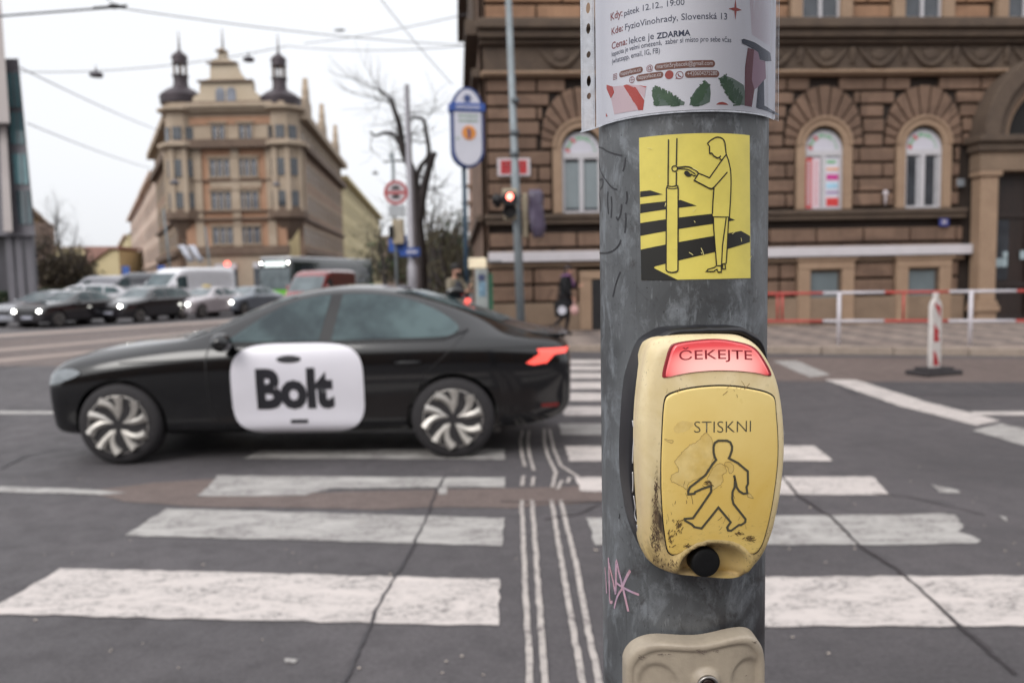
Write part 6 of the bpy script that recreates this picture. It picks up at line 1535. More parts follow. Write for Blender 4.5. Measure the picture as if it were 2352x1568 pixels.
# ---- queue of traffic on the left
HD = (-.30, -.954)
g_ = 'cars queueing on the left'
simple_car('sedan', G(76, 750), HD, paint('silver_grey_paint', lin(150, 152, 158)), 'silver grey saloon nearest the left edge of the queue, its number plate in view', 'car', group=g_, side=-1, scale=.94).location.x -= .0
simple_car('sedan', G(134, 752), HD, paint('black_car_paint', lin(34, 32, 36)), 'black saloon second from the left in the queue of traffic', 'car', group=g_, side=-1, scale=.94)
simple_car('estate', G(320, 741), HD, paint('black_metallic_paint', lin(40, 38, 42)), 'black estate car in the middle of the queue, in front of the white van', 'car', group=g_, side=-1, scale=.91)
tx = simple_car('sedan', G(463, 731), HD, paint('white_taxi_paint', lin(196, 190, 194)), 'white taxi with a green door emblem between black estate and grey car', 'car', group=g_, side=-1, scale=.94)
bvx = _cb['sedan'][1]; em_ = decal('door_emblem', [('poly', rrect(2.0, 2.55, .42, .86, .06))], smap(bvx, 1, .01), pm('green_emblem', lin(64, 128, 98), .4), tx, (0, 1, 0), .1); b = MB(); b.box(2.3, 2.5, -.18, .18, 1.44, 1.53); b.build('roof_sign', pm('yellow_roof_sign', lin(206, 186, 110), .4), tx, bevel=.02)
simple_car('sedan', G(560, 724), HD, paint('blue_grey_paint', lin(120, 128, 138)), 'blue grey saloon last in the queue before the dark saloon', 'car', group=g_, side=-1, scale=.94)
simple_car('sedan', P(235, 640, 41), (-.9, -.43), paint('dull_grey_paint', lin(118, 116, 122)), 'grey saloon in the lane behind the two black cars', 'car', lamp=False, group=g_)
simple_car('estate', P(95, 640, 38), (-.9, -.43), paint('pearl_white_paint', lin(186, 186, 190)), 'white estate car behind the leftmost cars of the queue', 'car', lamp=False, group=g_)
simple_car('van', P(388, 640, 38), (-.40, -.92), paint('white_van_paint', lin(226, 226, 230)), 'white high roof van standing behind the white taxi', 'van', lamp=False, name='delivery_van', side=-1, scale=.95)
simple_car('van', P(178, 640, 78), (-.8, -.6), paint('far_white_paint', lin(190, 190, 196)), 'small distant white van in front of the dark bush', 'van', lamp=False, name='delivery_van')
simple_car('van', P(262, 640, 62), (-.93, -.36), paint('dark_grey_van_paint', lin(116, 118, 124)), 'grey van behind the queue, left of the white van', 'van', lamp=False, name='delivery_van', scale=1.0)
rv = simple_car('van', P(740, 650, 30), (-.15, -.98), paint('red_van_paint', lin(130, 48, 50)), 'dark red van behind the roof of the passing dark saloon', 'van', lamp=False, name='delivery_van', side=-1, scale=.80)
# ---- bus
bu = empty('city_bus', (0, 0, 0), R(74), 'green and black city bus facing the crossing in front of the domed house', 'bus'); p = P(640, 640, 52); bu.location = (p.x - .2, p.y, 0)
b = MB(); b.box(0, 12, -1.25, 1.25, .3, 2.95); b.build('body', paint('dark_bus_paint', lin(44, 50, 50)), bu, bevel=.15, seg=3)
b = MB(); b.box(-.03, 12.03, -1.28, 1.28, .28, 1.2); b.build('green_skirt', paint('green_bus_paint', lin(110, 186, 60)), bu, bevel=.05); b = MB(); b.box(.1, 11.9, -1.15, 1.15, 2.955, 3.12); b.build('roof', paint('pale_roof_paint', lin(190, 192, 196)), bu, bevel=.05)
b = MB(); b.box(-.05, -.01, -1.1, 1.1, 1.0, 2.35); b.build('windscreen', M_WSC, bu); b = MB(); b.box(-.07, -.03, -.75, .75, 2.5, 2.82); b.build('destination_display', pm('lit_bus_display', (.8, .85, .85), .3, em=(.85, 1, .95), es=.9), bu)
b = MB()
for i in range(5): b.box(1 + i * 2.1, 2.8 + i * 2.1, 1.255, 1.27, 1.2, 2.5); b.box(1 + i * 2.1, 2.8 + i * 2.1, -1.27, -1.255, 1.2, 2.5)
b.build('side_windows', M_GLD, bu)
for s_ in (-.95, .95): b = MB(); b.ball((-.06, s_, .75), (.04, .12, .1), 8, 6); b.build('headlight', M_HL, bu); b = MB(); b.lathe([(.45, -.15), (.45, .15)], (2.5, s_ * 1.2, .45), 20, 'y'); b.build('wheel', M_TYRE, bu)
for s_ in (-1.0, 1.0): b = MB(); b.ball((-.06, s_, 2.72), (.03, .06, .06), 8, 6); b.build('marker_lamp', M_HL, bu)
# ================================================================ POLES, SIGNS, LIGHTS
M_GPOLE = pm('grey_painted_steel', lin(128, 136, 140), .5, .3, .12, 3, bump=.1); M_LPOLE = pm('pale_galvanised_mast', lin(150, 148, 154), .5, .3, .08, 2)
M_BEI = pm('beige_signal_box', lin(166, 154, 132), .6); M_SBLK = pm('black_signal_housing', lin(26, 24, 26), .5)
# pedestrian signal mast beside the brown house
d6 = 15.5; pa = P(1166, -60, d6); pb = P(1195, 700, d6); ax = (pa - pb).normalized(); base_ = pb - ax * (pb.z / ax.z)
tm = empty('pedestrian_signal_mast', base_, 0, 'grey steel mast with a lit red pedestrian signal in front of the brown house', 'traffic light')
b = MB(); b.tube([Vector((0, 0, 0)), ax * 3.6, ax * 3.62, ax * 9], [.085, .08, .07, .055], 16); b.build('mast', M_GPOLE, tm, smooth=True)
for v in (232, 306, 355): q = P(1182, v, d6) - base_; b = MB(); b.tube([q - ax * .05, q + ax * .05], .088, 16); b.build('clamp_band', pm('dark_clamp', lin(92, 98, 102), .5, .4), tm, smooth=True)
def at6(u, v, dd=0): return P(u, v, d6 - dd) - base_
c = at6(1171, 457, .16); h1 = at6(1171, 485, .16)
b = MB(); b.prism([(c.x - .12, h1.z - .16), (c.x + .12, h1.z - .16), (c.x + .14, c.z + .2), (c.x - .14, c.z + .2)], c.y + .06, c.y + .28); sb = b.build('signal_housing', M_BEI, tm, bevel=.02)
b = MB(); b.lathe([(.13, .10), (.135, .0), (.13, -.10), (.12, -.10), (.12, .08)], (h1.x, h1.y, h1.z), 24, 'y'); b.build('lower_visor', M_SBLK, sb)
b = MB(); b.lathe([(.125, .02), (.01, .015)], (h1.x, h1.y, h1.z), 24, 'y'); b.build('lower_lens', M_SBLK, sb)
b = MB(); b.ball((c.x, c.y + .02, c.z + .045), (.085, .03, .09), 20, 12); b.ball((c.x, c.y + .025, c.z - .055), (.068, .025, .08), 20, 12); b.build('red_lamp', pm('lit_red_signal', (1, .3, .25), .3, em=(1, .18, .13), es=6.5), sb)
b = MB(); b.lathe([(.14, .06), (.15, .0), (.14, -.06)], (c.x, c.y + .06, c.z), 24, 'y'); b.build('visor', M_SBLK, sb)
c = at6(1142, 459, .1); b = MB(); b.lathe([(.10, -.16), (.105, .1), (.11, .12), (.02, .13)], (c.x, c.y, c.z), 24, 'y'); b.ball((c.x + .01, c.y, c.z - .06), (.07, .08, .1), 12, 8); ac = b.build('acoustic_horn', M_SBLK, tm, smooth=True)
b = MB(); b.tube([c + Vector((0, .05, .05)), c + Vector((.25, .06, .1))], .02, 8); b.build('bracket', M_GPOLE, ac)
q0, q1 = at6(1199, 445, -.12), at6(1213, 545, -.12); b = MB(); b.box(q0.x, q1.x, q0.y - .1, q0.y + .12, q1.z, q0.z); b.box(q0.x - .12, q0.x, q0.y - .02, q0.y + .05, q0.z - .2, q0.z - .14); b.build('back_box', M_BEI, tm, bevel=.02)
# the covered signal head is a bag over a lamp on the same mast
c0, c1 = at6(1211, 437, .1), at6(1248, 545, .1); b = MB(); random.seed(6); n = 20; vs = []; K = 14
for i in range(K + 1):
    t = i / K; z = c1.z + (c0.z - c1.z) * t; k = .62 + .38 * min(1, t * 5) if t < .3 else 1.0; k *= (1 - .25 * max(0, (t - .92) / .08)); sh = .05 * (1 - t)
    for j in range(n):
        a = 2 * math.pi * j / n; rr = k * (1 + .09 * math.sin(3 * a + t * 9) + random.uniform(-.05, .05))
        vs.append(((c0.x + c1.x) / 2 + sh + (c1.x - c0.x) / 2 * rr * math.copysign(abs(math.cos(a)) ** .6, math.cos(a)), c0.y + .18 * rr * math.copysign(abs(math.sin(a)) ** .6, math.sin(a)), z))
fs = [(i * n + j, i * n + (j + 1) % n, (i + 1) * n + (j + 1) % n, (i + 1) * n + j) for i in range(K) for j in range(n)] + [tuple(range(n)), tuple(K * n + j for j in range(n))]
b.add(vs, fs); b.build('bagged_signal_head', pm('grey_plastic_bag', lin(82, 74, 92), .35, 0, .2, 6, bump=.6, bscale=9), tm, smooth=True)
# oval blue and white advertising sign
d7 = 17.2; so_ = P(1074, 700, d7); os_ = empty('oval_street_sign', (so_.x, d7, 0), R(14), 'tall oval white and blue street sign on a blue post beside the brown house', 'sign')
sc_ = 1 / 1829 * d7; zt7, zm7, zb7 = P(1082, 202, d7).z, P(1082, 260, d7).z, P(1082, 386, d7).z; hw7 = 37 * sc_; cx7 = 8 * sc_
M_NAVY = pm('navy_sign_frame', lin(44, 66, 122), .4, 0, .1, 6); M_SWH = pm('white_sign_face', lin(206, 206, 216), .4, 0, .03, 3)
def oval(k, z0, z1, hw): 
    o = []; rt, rb = (z1 - z0) * .30, (z1 - z0) * .22
    for i in range(17): a = math.pi * i / 16; o.append((cx7 + hw * math.cos(a), z1 - rt + rt * math.sin(a)))
    for i in range(17): a = math.pi + math.pi * i / 16; o.append((cx7 + hw * math.cos(a), z0 + rb + rb * math.sin(a)))
    return o
b = MB(); b.prism(oval(1, zb7, zt7, hw7), -.10, .10); fr_ = b.build('frame', M_NAVY, os_, bevel=.02)
b = MB(); b.prism(oval(1, zb7 + .05, zt7 - .05, hw7 - .055), -.115, -.101); fc = b.build('face', M_SWH, os_)
b = MB(); zb8 = P(1082, 258, d7).z; b.box(cx7 - hw7 - .03, cx7 + hw7 + .03, -.14, .14, zb8 - .0, zb8 + .17); b.build('blue_band', pm('blue_sign_band', lin(52, 84, 158), .4), os_, bevel=.01)
b = MB(); 
for i in range(13): b.box(cx7 - .25 + i * .04, cx7 - .225 + i * .04, -.147, -.141, zb8 + .055, zb8 + .11)
b.build('band_lettering', M_SWH, os_)
b = MB(); cz_ = zt7 - .24; b.sector(cx7 + .02, zb7 + .72, .0, .15, 0, 2 * math.pi, -.125, -.116, 24); og = b.build('orange_disc', pm('orange_print', lin(218, 142, 66), .5), fc)
b = MB(); b.prism([(cx7 - .02, zb7 + .82), (cx7 + .05, zb7 + .78), (cx7 + .04, zb7 + .60), (cx7 - .0, zb7 + .60), (cx7, zb7 + .7)], -.132, -.126); b.build('blue_figure', M_NAVY, og)
b = MB(); 
for i in range(3): a = math.pi * i / 3; dx, dz = math.cos(a), math.sin(a); b.prism([(cx7 + .09 * dx - .02 * dz, cz_ + .09 * dz + .02 * dx), (cx7 - .09 * dx - .02 * dz, cz_ - .09 * dz + .02 * dx), (cx7 - .09 * dx + .02 * dz, cz_ - .09 * dz - .02 * dx), (cx7 + .09 * dx + .02 * dz, cz_ + .09 * dz - .02 * dx)], -.124 - i * .002, -.116)
b.build('star_emblem', M_NAVY, fc)
b = MB(); 
for z in (.0, .1): b.box(cx7 - .2, cx7 + .22, -.120, -.116, zb8 - .12 - z, zb8 - .07 - z)
b.box(cx7 - .27, cx7 - .19, -.120, -.116, zb7 + .58, zb7 + .62); b.build('grey_lettering', pm('faded_green_print', lin(152, 168, 158), .5), fc)
b = MB(); b.tube([(0, .05, 0), (0, .05, zt7 - .5)], .05, 10); b.build('post', pm('dark_teal_post', lin(44, 66, 84), .5), os_, smooth=True)
# tall mast and sign cluster beside the bare trees
d8 = 24.0; a, c = P(934, 195, d8), P(951, 640, d8); bz_ = P(952, 668, d8); mt = empty('tall_mast', (c.x, d8, 0), 0, 'tall pale tapered steel mast between the round sign and the bare trees', 'mast')
b = MB(); b.tube([(0, 0, 0), (0, 0, 1.9), (-.03, 0, 2.0), (a.x - c.x, 0, a.z)], [.20, .19, .13, .07], 14); b.build('shaft', M_LPOLE, mt, smooth=True)
q = P(943, 578, d8 - .25); b = MB(); b.box(q.x - c.x - .33, q.x - c.x + .28, -.26, -.24, q.z - .13, q.z + .12); sg = b.build('blue_direction_sign', pm('blue_sign', lin(54, 86, 160), .4), mt); b = MB(); b.box(q.x - c.x - .12, q.x - c.x + .2, -.268, -.262, q.z - .04, q.z + .03); b.build('sign_lettering', M_SWH, sg)
d9 = 22.5; q = P(910, 443, d9); rs = empty('restriction_sign', (P(912, 640, d9).x, d9, 0), 0, 'round red ringed sign above a grey plate on a thin grey post', 'sign'); X = lambda u, v: (P(u, v, d9).x - rs.location.x, P(u, v, d9).z)
b = MB(); b.tube([(0, 0, 0), (-.02, 0, X(908, 350)[1])], .045, 10); b.tube([(-.02, 0, X(908, 356)[1]), (X(893, 356)[0], 0, X(893, 360)[1])], .03, 8); b.build('post', M_GPOLE, rs, smooth=True)
r9 = 27 / 1829 * d9; x, z = X(910, 443); b = MB(); b.lathe([(.001, -.07), (r9, -.07), (r9, -.05), (.001, -.05)], (x, 0, z), 32, 'y'); dsc = b.build('disc', M_WHT, rs)
b = MB(); b.sector(x, z, r9 * .80, r9 * 1.0, 0, 2 * math.pi, -.078, -.071, 40); b.build('red_ring', M_RED, dsc); b = MB(); b.box(x - r9 * .78, x + r9 * .78, -.076, -.071, z - .035, z + .035); b.build('red_bar', M_RED, dsc)
for dz in (.12, -.12): b = MB(); b.prism([(x - .11, z + dz - .04), (x + .11, z + dz - .04), (x + .11, z + dz + .02), (x + .06, z + dz + .065), (x - .06, z + dz + .065), (x - .11, z + dz + .02)], -.078, -.071); b.build('vehicle_pictogram', M_SBLK, dsc)
def rbox(name, u0, v0, u1, v1, mat, y0=-.08, y1=-.05, par=rs, XX=X):
    p, q = XX(u0, v0), XX(u1, v1); b = MB(); b.box(p[0], q[0], y0, y1, q[1], p[1]); return b.build(name, mat, par, bevel=.005)
rbox('grey_plate', 893, 472, 932, 498, pm('pale_grey_plate', lin(172, 176, 180), .5)); rbox('signal_head', 903, 505, 930, 560, M_BEI, -.25, -.02); rbox('signal_visor', 896, 520, 908, 548, M_SBLK, -.3, -.1); rbox('blue_plate', 893, 548, 926, 578, pm('blue_plate', lin(58, 94, 172), .4), -.02, .0); rbox('small_blue_plate', 926, 540, 936, 575, pm('blue_plate', lin(58, 94, 172), .4), -.1, -.08)
# poster column, lit box sign, second blue signs
d10 = 18.3; q = P(1106, 640, d10); pc_ = empty('poster_pillar', (q.x, d10, 0), R(10), 'pale grey slim pillar covered in torn posters at the corner of the brown house', 'pillar'); zt_ = P(1106, 618, d10).z; hw_ = 13 / 1829 * d10
b = MB(); b.box(-hw_, hw_, -.12, .12, 0, zt_); b.build('casing', pm('pale_grey_casing', lin(156, 162, 160), .6, 0, .15, 5), pc_, bevel=.02)
b = MB(); b.box(-.09, .08, -.128, -.121, zt_ - .62, zt_ - .28); b.build('torn_poster', pm('blue_grey_poster', lin(120, 150, 170), .6, 0, .3, 14), pc_); b = MB(); b.box(-.10, .06, -.134, -.129, zt_ - .26, zt_ - .12); b.build('dark_sticker', pm('dark_blue_sticker', lin(70, 78, 110), .6), pc_)
b = MB(); b.box(hw_ + .02, hw_ + .12, -.05, .2, 0, zt_ - .1); b.build('green_panel', pm('green_panel', lin(60, 108, 84), .6), pc_)
q = P(1094, 605, 19.0); b = MB(); b.box(-.24, .24, -.07, .07, -.12, .13); o = b.build('box_sign', pm('lit_cream_sign', lin(228, 214, 186), .5, em=lin(230, 212, 180), es=.25), bevel=.02); o.location = q; tag(o, 'small lit cream box sign hanging at the corner of the brown house', 'sign'); b = MB(); b.tube([(.24, 0, .05), (.6, .3, .05)], .02, 6); b.build('bracket', M_GPOLE, o)
def far_pole(label, u, v0, d, r=.06, cat='pole', lean=0.0):
    q = P(u, v0, d); b = MB(); b.tube([(0, 0, 0), (lean, 0, q.z)], [r, r * .7], 10); o = b.build('steel_pole', M_GPOLE, smooth=True, loc=(P(u, 640, d).x, d, 0)); tag(o, label, cat); return o
far_pole('thin grey pole left of the white flags', 396, 480, 60, .09, lean=-.4); far_pole('thin grey pole between the flags and the shop doorway', 487, 520, 60, .08, lean=-.3)
# flags on the domed house
for i, (u, lb) in enumerate(((422, 'left one of the two slanting white flags on the domed house'), (444, 'right one of the two slanting white flags on the domed house'))):
    q = P(u - 14, 566, 86); fl = empty('flag', q, 0, lb, 'flag', 'white flags'); b = MB(); b.tube([(-.1, 0, .2), (1.3, 0, -1.9)], .05, 6); b.build('flagpole', M_GPOLE, fl)
    b = MB(); vs = []; 
    for t in range(7):
        k = t / 6; vs += [(0 + 1.15 * k, .1 * math.sin(k * 7), .1 - 1.75 * k), (.75 + 1.0 * k, .15 * math.sin(k * 7 + 1), .15 - 1.75 * k)]
    b.add(vs, [(2 * t, 2 * t + 1, 2 * t + 3, 2 * t + 2) for t in range(6)]); o = b.build('cloth', pm('white_flag_cloth', lin(196, 198, 208), .8), fl, smooth=True, recalc=False); m_ = o.modifiers.new('s', 'SOLIDIFY'); m_.thickness = .02
for (u, v, lb) in ((289, 620, 'small blue road sign in the distance, left of the grey van'), (371, 618, 'small blue road sign beside the domed house, right of the grey van')):
    q = P(u, v, 75); b = MB(); b.box(-.35, .35, -.05, 0, q.z - .45, q.z + .35); o = b.build('road_sign', pm('blue_sign', lin(60, 92, 160), .5), loc=(q.x, 75, 0)); tag(o, lb, 'sign'); b = MB(); b.tube([(0, .03, 0), (0, .03, q.z + .2)], .05, 6); b.build('post', M_GPOLE, o)
q = P(522, 606, 88); b = MB(); b.ball((0, 0, 0), (.35, .15, .3), 12, 8); o = b.build('red_lamp', pm('lit_red_lamp', (1, .2, .15), .4, em=(1, .15, .12), es=2.5), loc=q); tag(o, 'red lit lamp above the shop doorway of the domed house', 'lamp')

# ================================================================ OVERHEAD WIRES AND HANGING LAMPS
M_WIRE = pm('dark_wire', lin(74, 76, 84), .6)
def wire(label, p, q, sag=0.2, r=.012, mat=None, name='overhead_wire'):
    p, q = Vector(p), Vector(q); pts = [p.lerp(q, i / 16) - Vector((0, 0, sag * 4 * (i / 16) * (1 - i / 16))) for i in range(17)]
    b = MB(); b.tube(pts, r, 6); o = b.build(name, mat or M_WIRE, smooth=True); tag(o, label, 'wire', 'overhead wires'); return o
wire('dark overhead wire rising from the upper left edge to the black insulator', P(-60, 42, 16), P(255, 18, 16), 0, .02)
wire('overhead wire running right from the black insulator past the gable top', P(255, 16, 16), P(1090, 105, 24), .12, .010)
wire('overhead wire carrying the left street lamp, ending at the left building', P(30, 165, 30), P(660, 106, 30), .3, .014)
wire('overhead wire level with the right turret top, ending at the brown house', P(660, 106, 30), P(1085, 104, 22), .15, .011)
wire('long overhead wire sloping down from the glass building to the pink house roofs', P(45, 155, 40), P(372, 302, 95), .2, .030)
wire('lower thin wire sloping down from the glass building behind the first one', P(62, 283, 42), P(352, 388, 95), .2, .026)
wire('steep thin wire from the top edge down to the oval sign', P(868, -10, 15), P(1040, 195, 20), .05, .008)
wire('short stay wire above the black insulator', P(235, -10, 16), P(270, 15, 16), 0, .01)
wire('faint thin wire from right of the gable up to the brown house', P(700, 100, 35), P(1085, 30, 24), .1, .012)
q = P(262, 15, 16); b = MB(); b.ball((0, 0, 0), (.13, .06, .05), 12, 8); b.tube([(-.4, 0, -.03), (.25, 0, 0)], .03, 8); o = b.build('wire_insulator', M_SBLK, smooth=True, loc=q); tag(o, 'black insulator clamp where overhead wires meet at the top left', 'insulator')
q = P(782, 70, 24); b = MB(); b.ball((0, 0, 0), (.14, .05, .035), 12, 8); b.ball((-.13, 0, .0), (.05, .04, .03), 8, 6); o = b.build('wire_insulator', M_WIRE, smooth=True, loc=q); tag(o, 'small grey wire clamp above the bare treetops', 'insulator')
M_LH = pm('grey_lamp_housing', lin(108, 106, 112), .5, .2)
for (u, v, rx, d, lb) in ((221, 172, 15, 30, 'grey hanging street lamp nearest the left edge of the sky'), (571, 137, 13, 29, 'grey hanging street lamp beside the gable top'), (401, 420, 11, 60, 'small pale hanging lamp in front of the left turret of the domed house'),
                          (862, 398, 7, 55, 'tiny dark hanging lamp above the yellow house'), (635, 424, 9, 60, 'small pale hanging lamp in front of the right turret')):
    q = P(u, v, d); k = rx / 1829 * d; b = MB(); b.lathe([(.02 * k, k * .95), (k * .16, k * .9), (k * .2, k * .45), (k * .85, k * .3), (k, -.0), (k * .85, -k * .3), (k * .4, -k * .38), (.01, -k * .4)], (0, 0, 0), 20); o = b.build('hanging_lamp', M_LH, smooth=True, loc=q); tag(o, lb, 'street lamp')
    b = MB(); b.tube([(0, 0, k * .9), (0, 0, k * 1.4)], k * .05, 5); b.build('hanger', M_WIRE, o)

# ================================================================ TREES AND GREENERY
M_BARK = pm('dark_wet_bark', lin(52, 46, 46), .8, 0, .25, 6, bump=.5, bscale=25); M_TWIG = pm('brown_twigs', lin(58, 50, 48), .8, 0, .2, 3); M_TWIG2 = pm('greenish_brown_twigs', lin(84, 78, 60), .8, 0, .3, 2)
def bare_tree(loc, limbs, label, seed, trunk_r=.18, twig=3, tl=1.2, name='bare_tree', twm=None, group=None, tw_r=.008, up=.15, leaf=None):
    random.seed(seed); e_ = empty(name, loc, 0, label, 'tree', group); tk = MB(); cr_ = MB()
    def grow(p, d, ln, r, lv):
        pts = [p]; n = 4
        for i in range(n):
            d = (d + Vector((random.gauss(0, .16), random.gauss(0, .16), random.gauss(up * .5, .12)))).normalized(); p = p + d * ln / n; pts.append(p)
        cr_.tube(pts, [max(.003, r * (1 - .55 * i / n)) for i in range(n + 1)], 4 if lv < 2 else 5, cap=False)
        if lv > 0:
            for i in range(1, n + 1):
                for _ in range(2 if lv > 1 else 2):
                    a = Vector((random.gauss(0, 1), random.gauss(0, 1), random.gauss(.1, .8))).normalized(); grow(pts[i], (d + a * .9).normalized(), ln * random.uniform(.45, .7), r * .5, lv - 1)
        elif leaf:
            for _ in range(leaf):
                q = p + Vector((random.gauss(0, .12), random.gauss(0, .12), random.gauss(0, .1))); s_ = random.uniform(.03, .07); a = Vector((random.gauss(0, 1), random.gauss(0, 1), random.gauss(0, 1))).normalized() * s_; c_ = a.cross(Vector((random.random(), random.random(), random.random()))).normalized() * s_
                cr_.add([q - a, q + c_, q + a, q - c_], [(0, 1, 2, 3)])
    for pts, r0, r1, sub in limbs:
        pts = [Vector(p) for p in spline([tuple(p) for p in pts], 4)]; n = len(pts); rr = [r0 + (r1 - r0) * i / (n - 1) for i in range(n)]; tk.tube(pts, rr, 8)
        for i in range(int(n * sub[0]), n, sub[2]):
            for _ in range(sub[1]): a = Vector((random.gauss(0, 1), random.gauss(0, 1), random.gauss(.3, .8))).normalized(); grow(pts[i], a, tl * random.uniform(.6, 1.2), max(tw_r, rr[i] * .25), twig - 1)
    tk.build('trunk', M_BARK, e_, smooth=True); cr_.build('crown', twm or M_TWIG, e_, recalc=False); return e_
d11 = 25.0; tb = P(966, 660, d11); TB = Vector((tb.x, d11, 0)); T_ = lambda u, v, dy=0: P(u, v, d11 + dy) - TB
bare_tree(TB, [([Vector((0, 0, 0)), T_(966, 600), T_(958, 500), T_(955, 440), T_(948, 398), T_(925, 340), T_(918, 290), T_(905, 250), T_(900, 228)], .22, .05, (.45, 1, 4)),
               ([T_(960, 520), T_(972, 440), T_(990, 370), T_(1000, 350)], .16, .08, (.5, 1, 6)), ([T_(955, 420), T_(965, 385), T_(985, 355), T_(978, 300), T_(972, 275), T_(950, 270), T_(938, 278)], .09, .035, (.4, 1, 5)),
               ([T_(925, 345), T_(908, 312), T_(885, 305), T_(862, 312), T_(850, 302)], .07, .03, (.3, 1, 4)), ([T_(900, 230), T_(880, 212), T_(855, 200)], .04, .015, (.1, 2, 2)), ([T_(948, 400), T_(930, 372), T_(900, 370), T_(880, 372)], .05, .02, (.3, 1, 5))],
          'large pollarded bare tree with dark trunk right of the tall mast', 3, twig=2, tl=1.25, tw_r=.013)
for i, (u, v, d, h, sd_, lb) in enumerate(((1000, 640, 34, 4.6, 11, 'bare tree with dense twigs left of the standing man'), (1022, 650, 30, 3.3, 12, 'smaller bare tree just behind the standing man'), (880, 650, 50, 5.0, 13, 'bare tree in front of the yellow house, left of the round sign'), (1055, 640, 44, 4.6, 14, 'bare tree in the far side street left of the oval sign post'), (985, 640, 55, 8.5, 15, 'tall distant bare tree behind the pollarded one'))):
    q = P(u, 640, d); bare_tree(Vector((q.x, d, 0)), [([(0, 0, 0), (.1, 0, h * .4), (-.15, .1, h * .75), (.1, 0, h)], .14, .04, (.3, 2, 2)), ([(0, 0, h * .35), (.6, .2, h * .6), (1.0, .3, h * .85)], .08, .03, (.3, 2, 2)), ([(0, 0, h * .35), (-.6, .2, h * .6), (-.9, -.2, h * .9)], .08, .03, (.3, 2, 2))], lb, sd_, twig=2, tl=h * .28, group=None, twm=M_TWIG2 if i != 4 else M_TWIG, tw_r=.012, leaf=3 if i in (1, 2, 3) else None)
q = P(142, 640, 95); bare_tree(Vector((q.x, 95, 0)), [([(0, 0, 0), (.1, 0, 4), (-.2, 0, 8), (0, 0, 10.2)], .3, .06, (.3, 3, 1)), ([(0, 0, 3), (1.6, 0, 6), (2.2, 0, 8.5)], .14, .04, (.3, 3, 2)), ([(0, 0, 3), (-1.4, 0, 6), (-2.0, 0, 8.2)], .14, .04, (.3, 3, 2))], 'distant bare tree rising behind the dark bushes on the left', 21, twig=2, tl=2.2, tw_r=.015)
def leafy(loc, rx, ry, rz_, n, label, mats, seed, name='evergreen_bush', cat='bush', leafs=.16, kind=None):
    random.seed(seed); e_ = empty(name, loc, 0, label, cat); b = MB(); b.tube([(0, 0, 0), (.05, 0, rz_)], [rx * .06 + .03, .03], 8); b.build('trunk', M_BARK, e_)
    b = MB(); cl = [(random.gauss(0, .42) * rx, random.gauss(0, .42) * ry, rz_ * (1.0 + random.gauss(0, .38)), random.uniform(.22, .42)) for _ in range(26)]
    for i in range(n):
        cx, cy, cz, r = random.choice(cl); q = Vector((cx + random.gauss(0, r * rx * .55), cy + random.gauss(0, r * ry * .55), max(.1, cz + random.gauss(0, r * rz_ * .55)))); s_ = leafs * random.uniform(.6, 1.3)
        a = Vector((random.gauss(0, 1), random.gauss(0, 1), random.gauss(0, 1))).normalized() * s_; c_ = a.cross(Vector((random.random() - .5, random.random() - .5, random.random()))).normalized() * s_ * .6; b.cur = random.random() < .4 and 1 or 0
        b.add([q - a, q + c_, q + a, q - c_], [(0, 1, 2, 3)])
    b.build('crown', mats, e_, recalc=False); return e_
M_LF1 = pm('dull_olive_leaves', lin(82, 72, 56), .8, 0, .3, 1); M_LF2 = pm('dark_brown_leaves', lin(58, 50, 44), .8, 0, .3, 1); M_LF3 = pm('dark_green_leaves', lin(52, 70, 52), .8, 0, .3, 1); M_LF4 = pm('mid_green_leaves', lin(78, 96, 66), .8, 0, .3, 1)
q = P(150, 640, 80); leafy((q.x, 80, 0), 3.4, 2.5, 2.6, 9000, 'large dark brownish bushy tree left of the small yellow house', [M_LF1, M_LF2], 31, 'bushy_tree', 'tree', .2)
q = P(378, 640, 46); leafy((q.x - .6, 46, 0), 1.3, .8, .55, 2500, 'low brown bush behind the black estate car', [M_LF1, M_LF2], 32, leafs=.1)
q = P(1045, 640, 60); leafy((q.x, 60, 0), 3.0, 2.0, 3.0, 5000, 'dark green shrubbery far down the side street behind the standing man', [M_LF3, M_LF1], 33, 'tall_shrub', 'shrub', .18)
q = P(985, 640, 70); leafy((q.x, 70, 0), 4.5, 2.0, 2.6, 5000, 'brown shrubbery far behind the pollarded bare tree', [M_LF1, M_LF4], 34, 'tall_shrub', 'shrub', .2)
random.seed(41); b = MB(); p0, p1 = P(-60, 652, 62), P(176, 652, 62)
for i in range(9000):
    t = random.random(); q = Vector((p0.x + (p1.x - p0.x) * t, 62 + random.uniform(-.6, .6), random.uniform(.1, 1.25) + .1 * math.sin(t * 30))); s_ = .1
    a = Vector((random.gauss(0, 1), random.gauss(0, 1), random.gauss(0, 1))).normalized() * s_; c_ = a.cross(Vector((.3, .5, 1))).normalized() * s_ * .6; b.cur = i % 2; b.add([q - a, q + c_, q + a, q - c_], [(0, 1, 2, 3)])
tag(b.build('clipped_hedge', [M_LF3, M_LF4], recalc=False), 'long low dark green hedge behind the queue at the left edge', 'hedge')
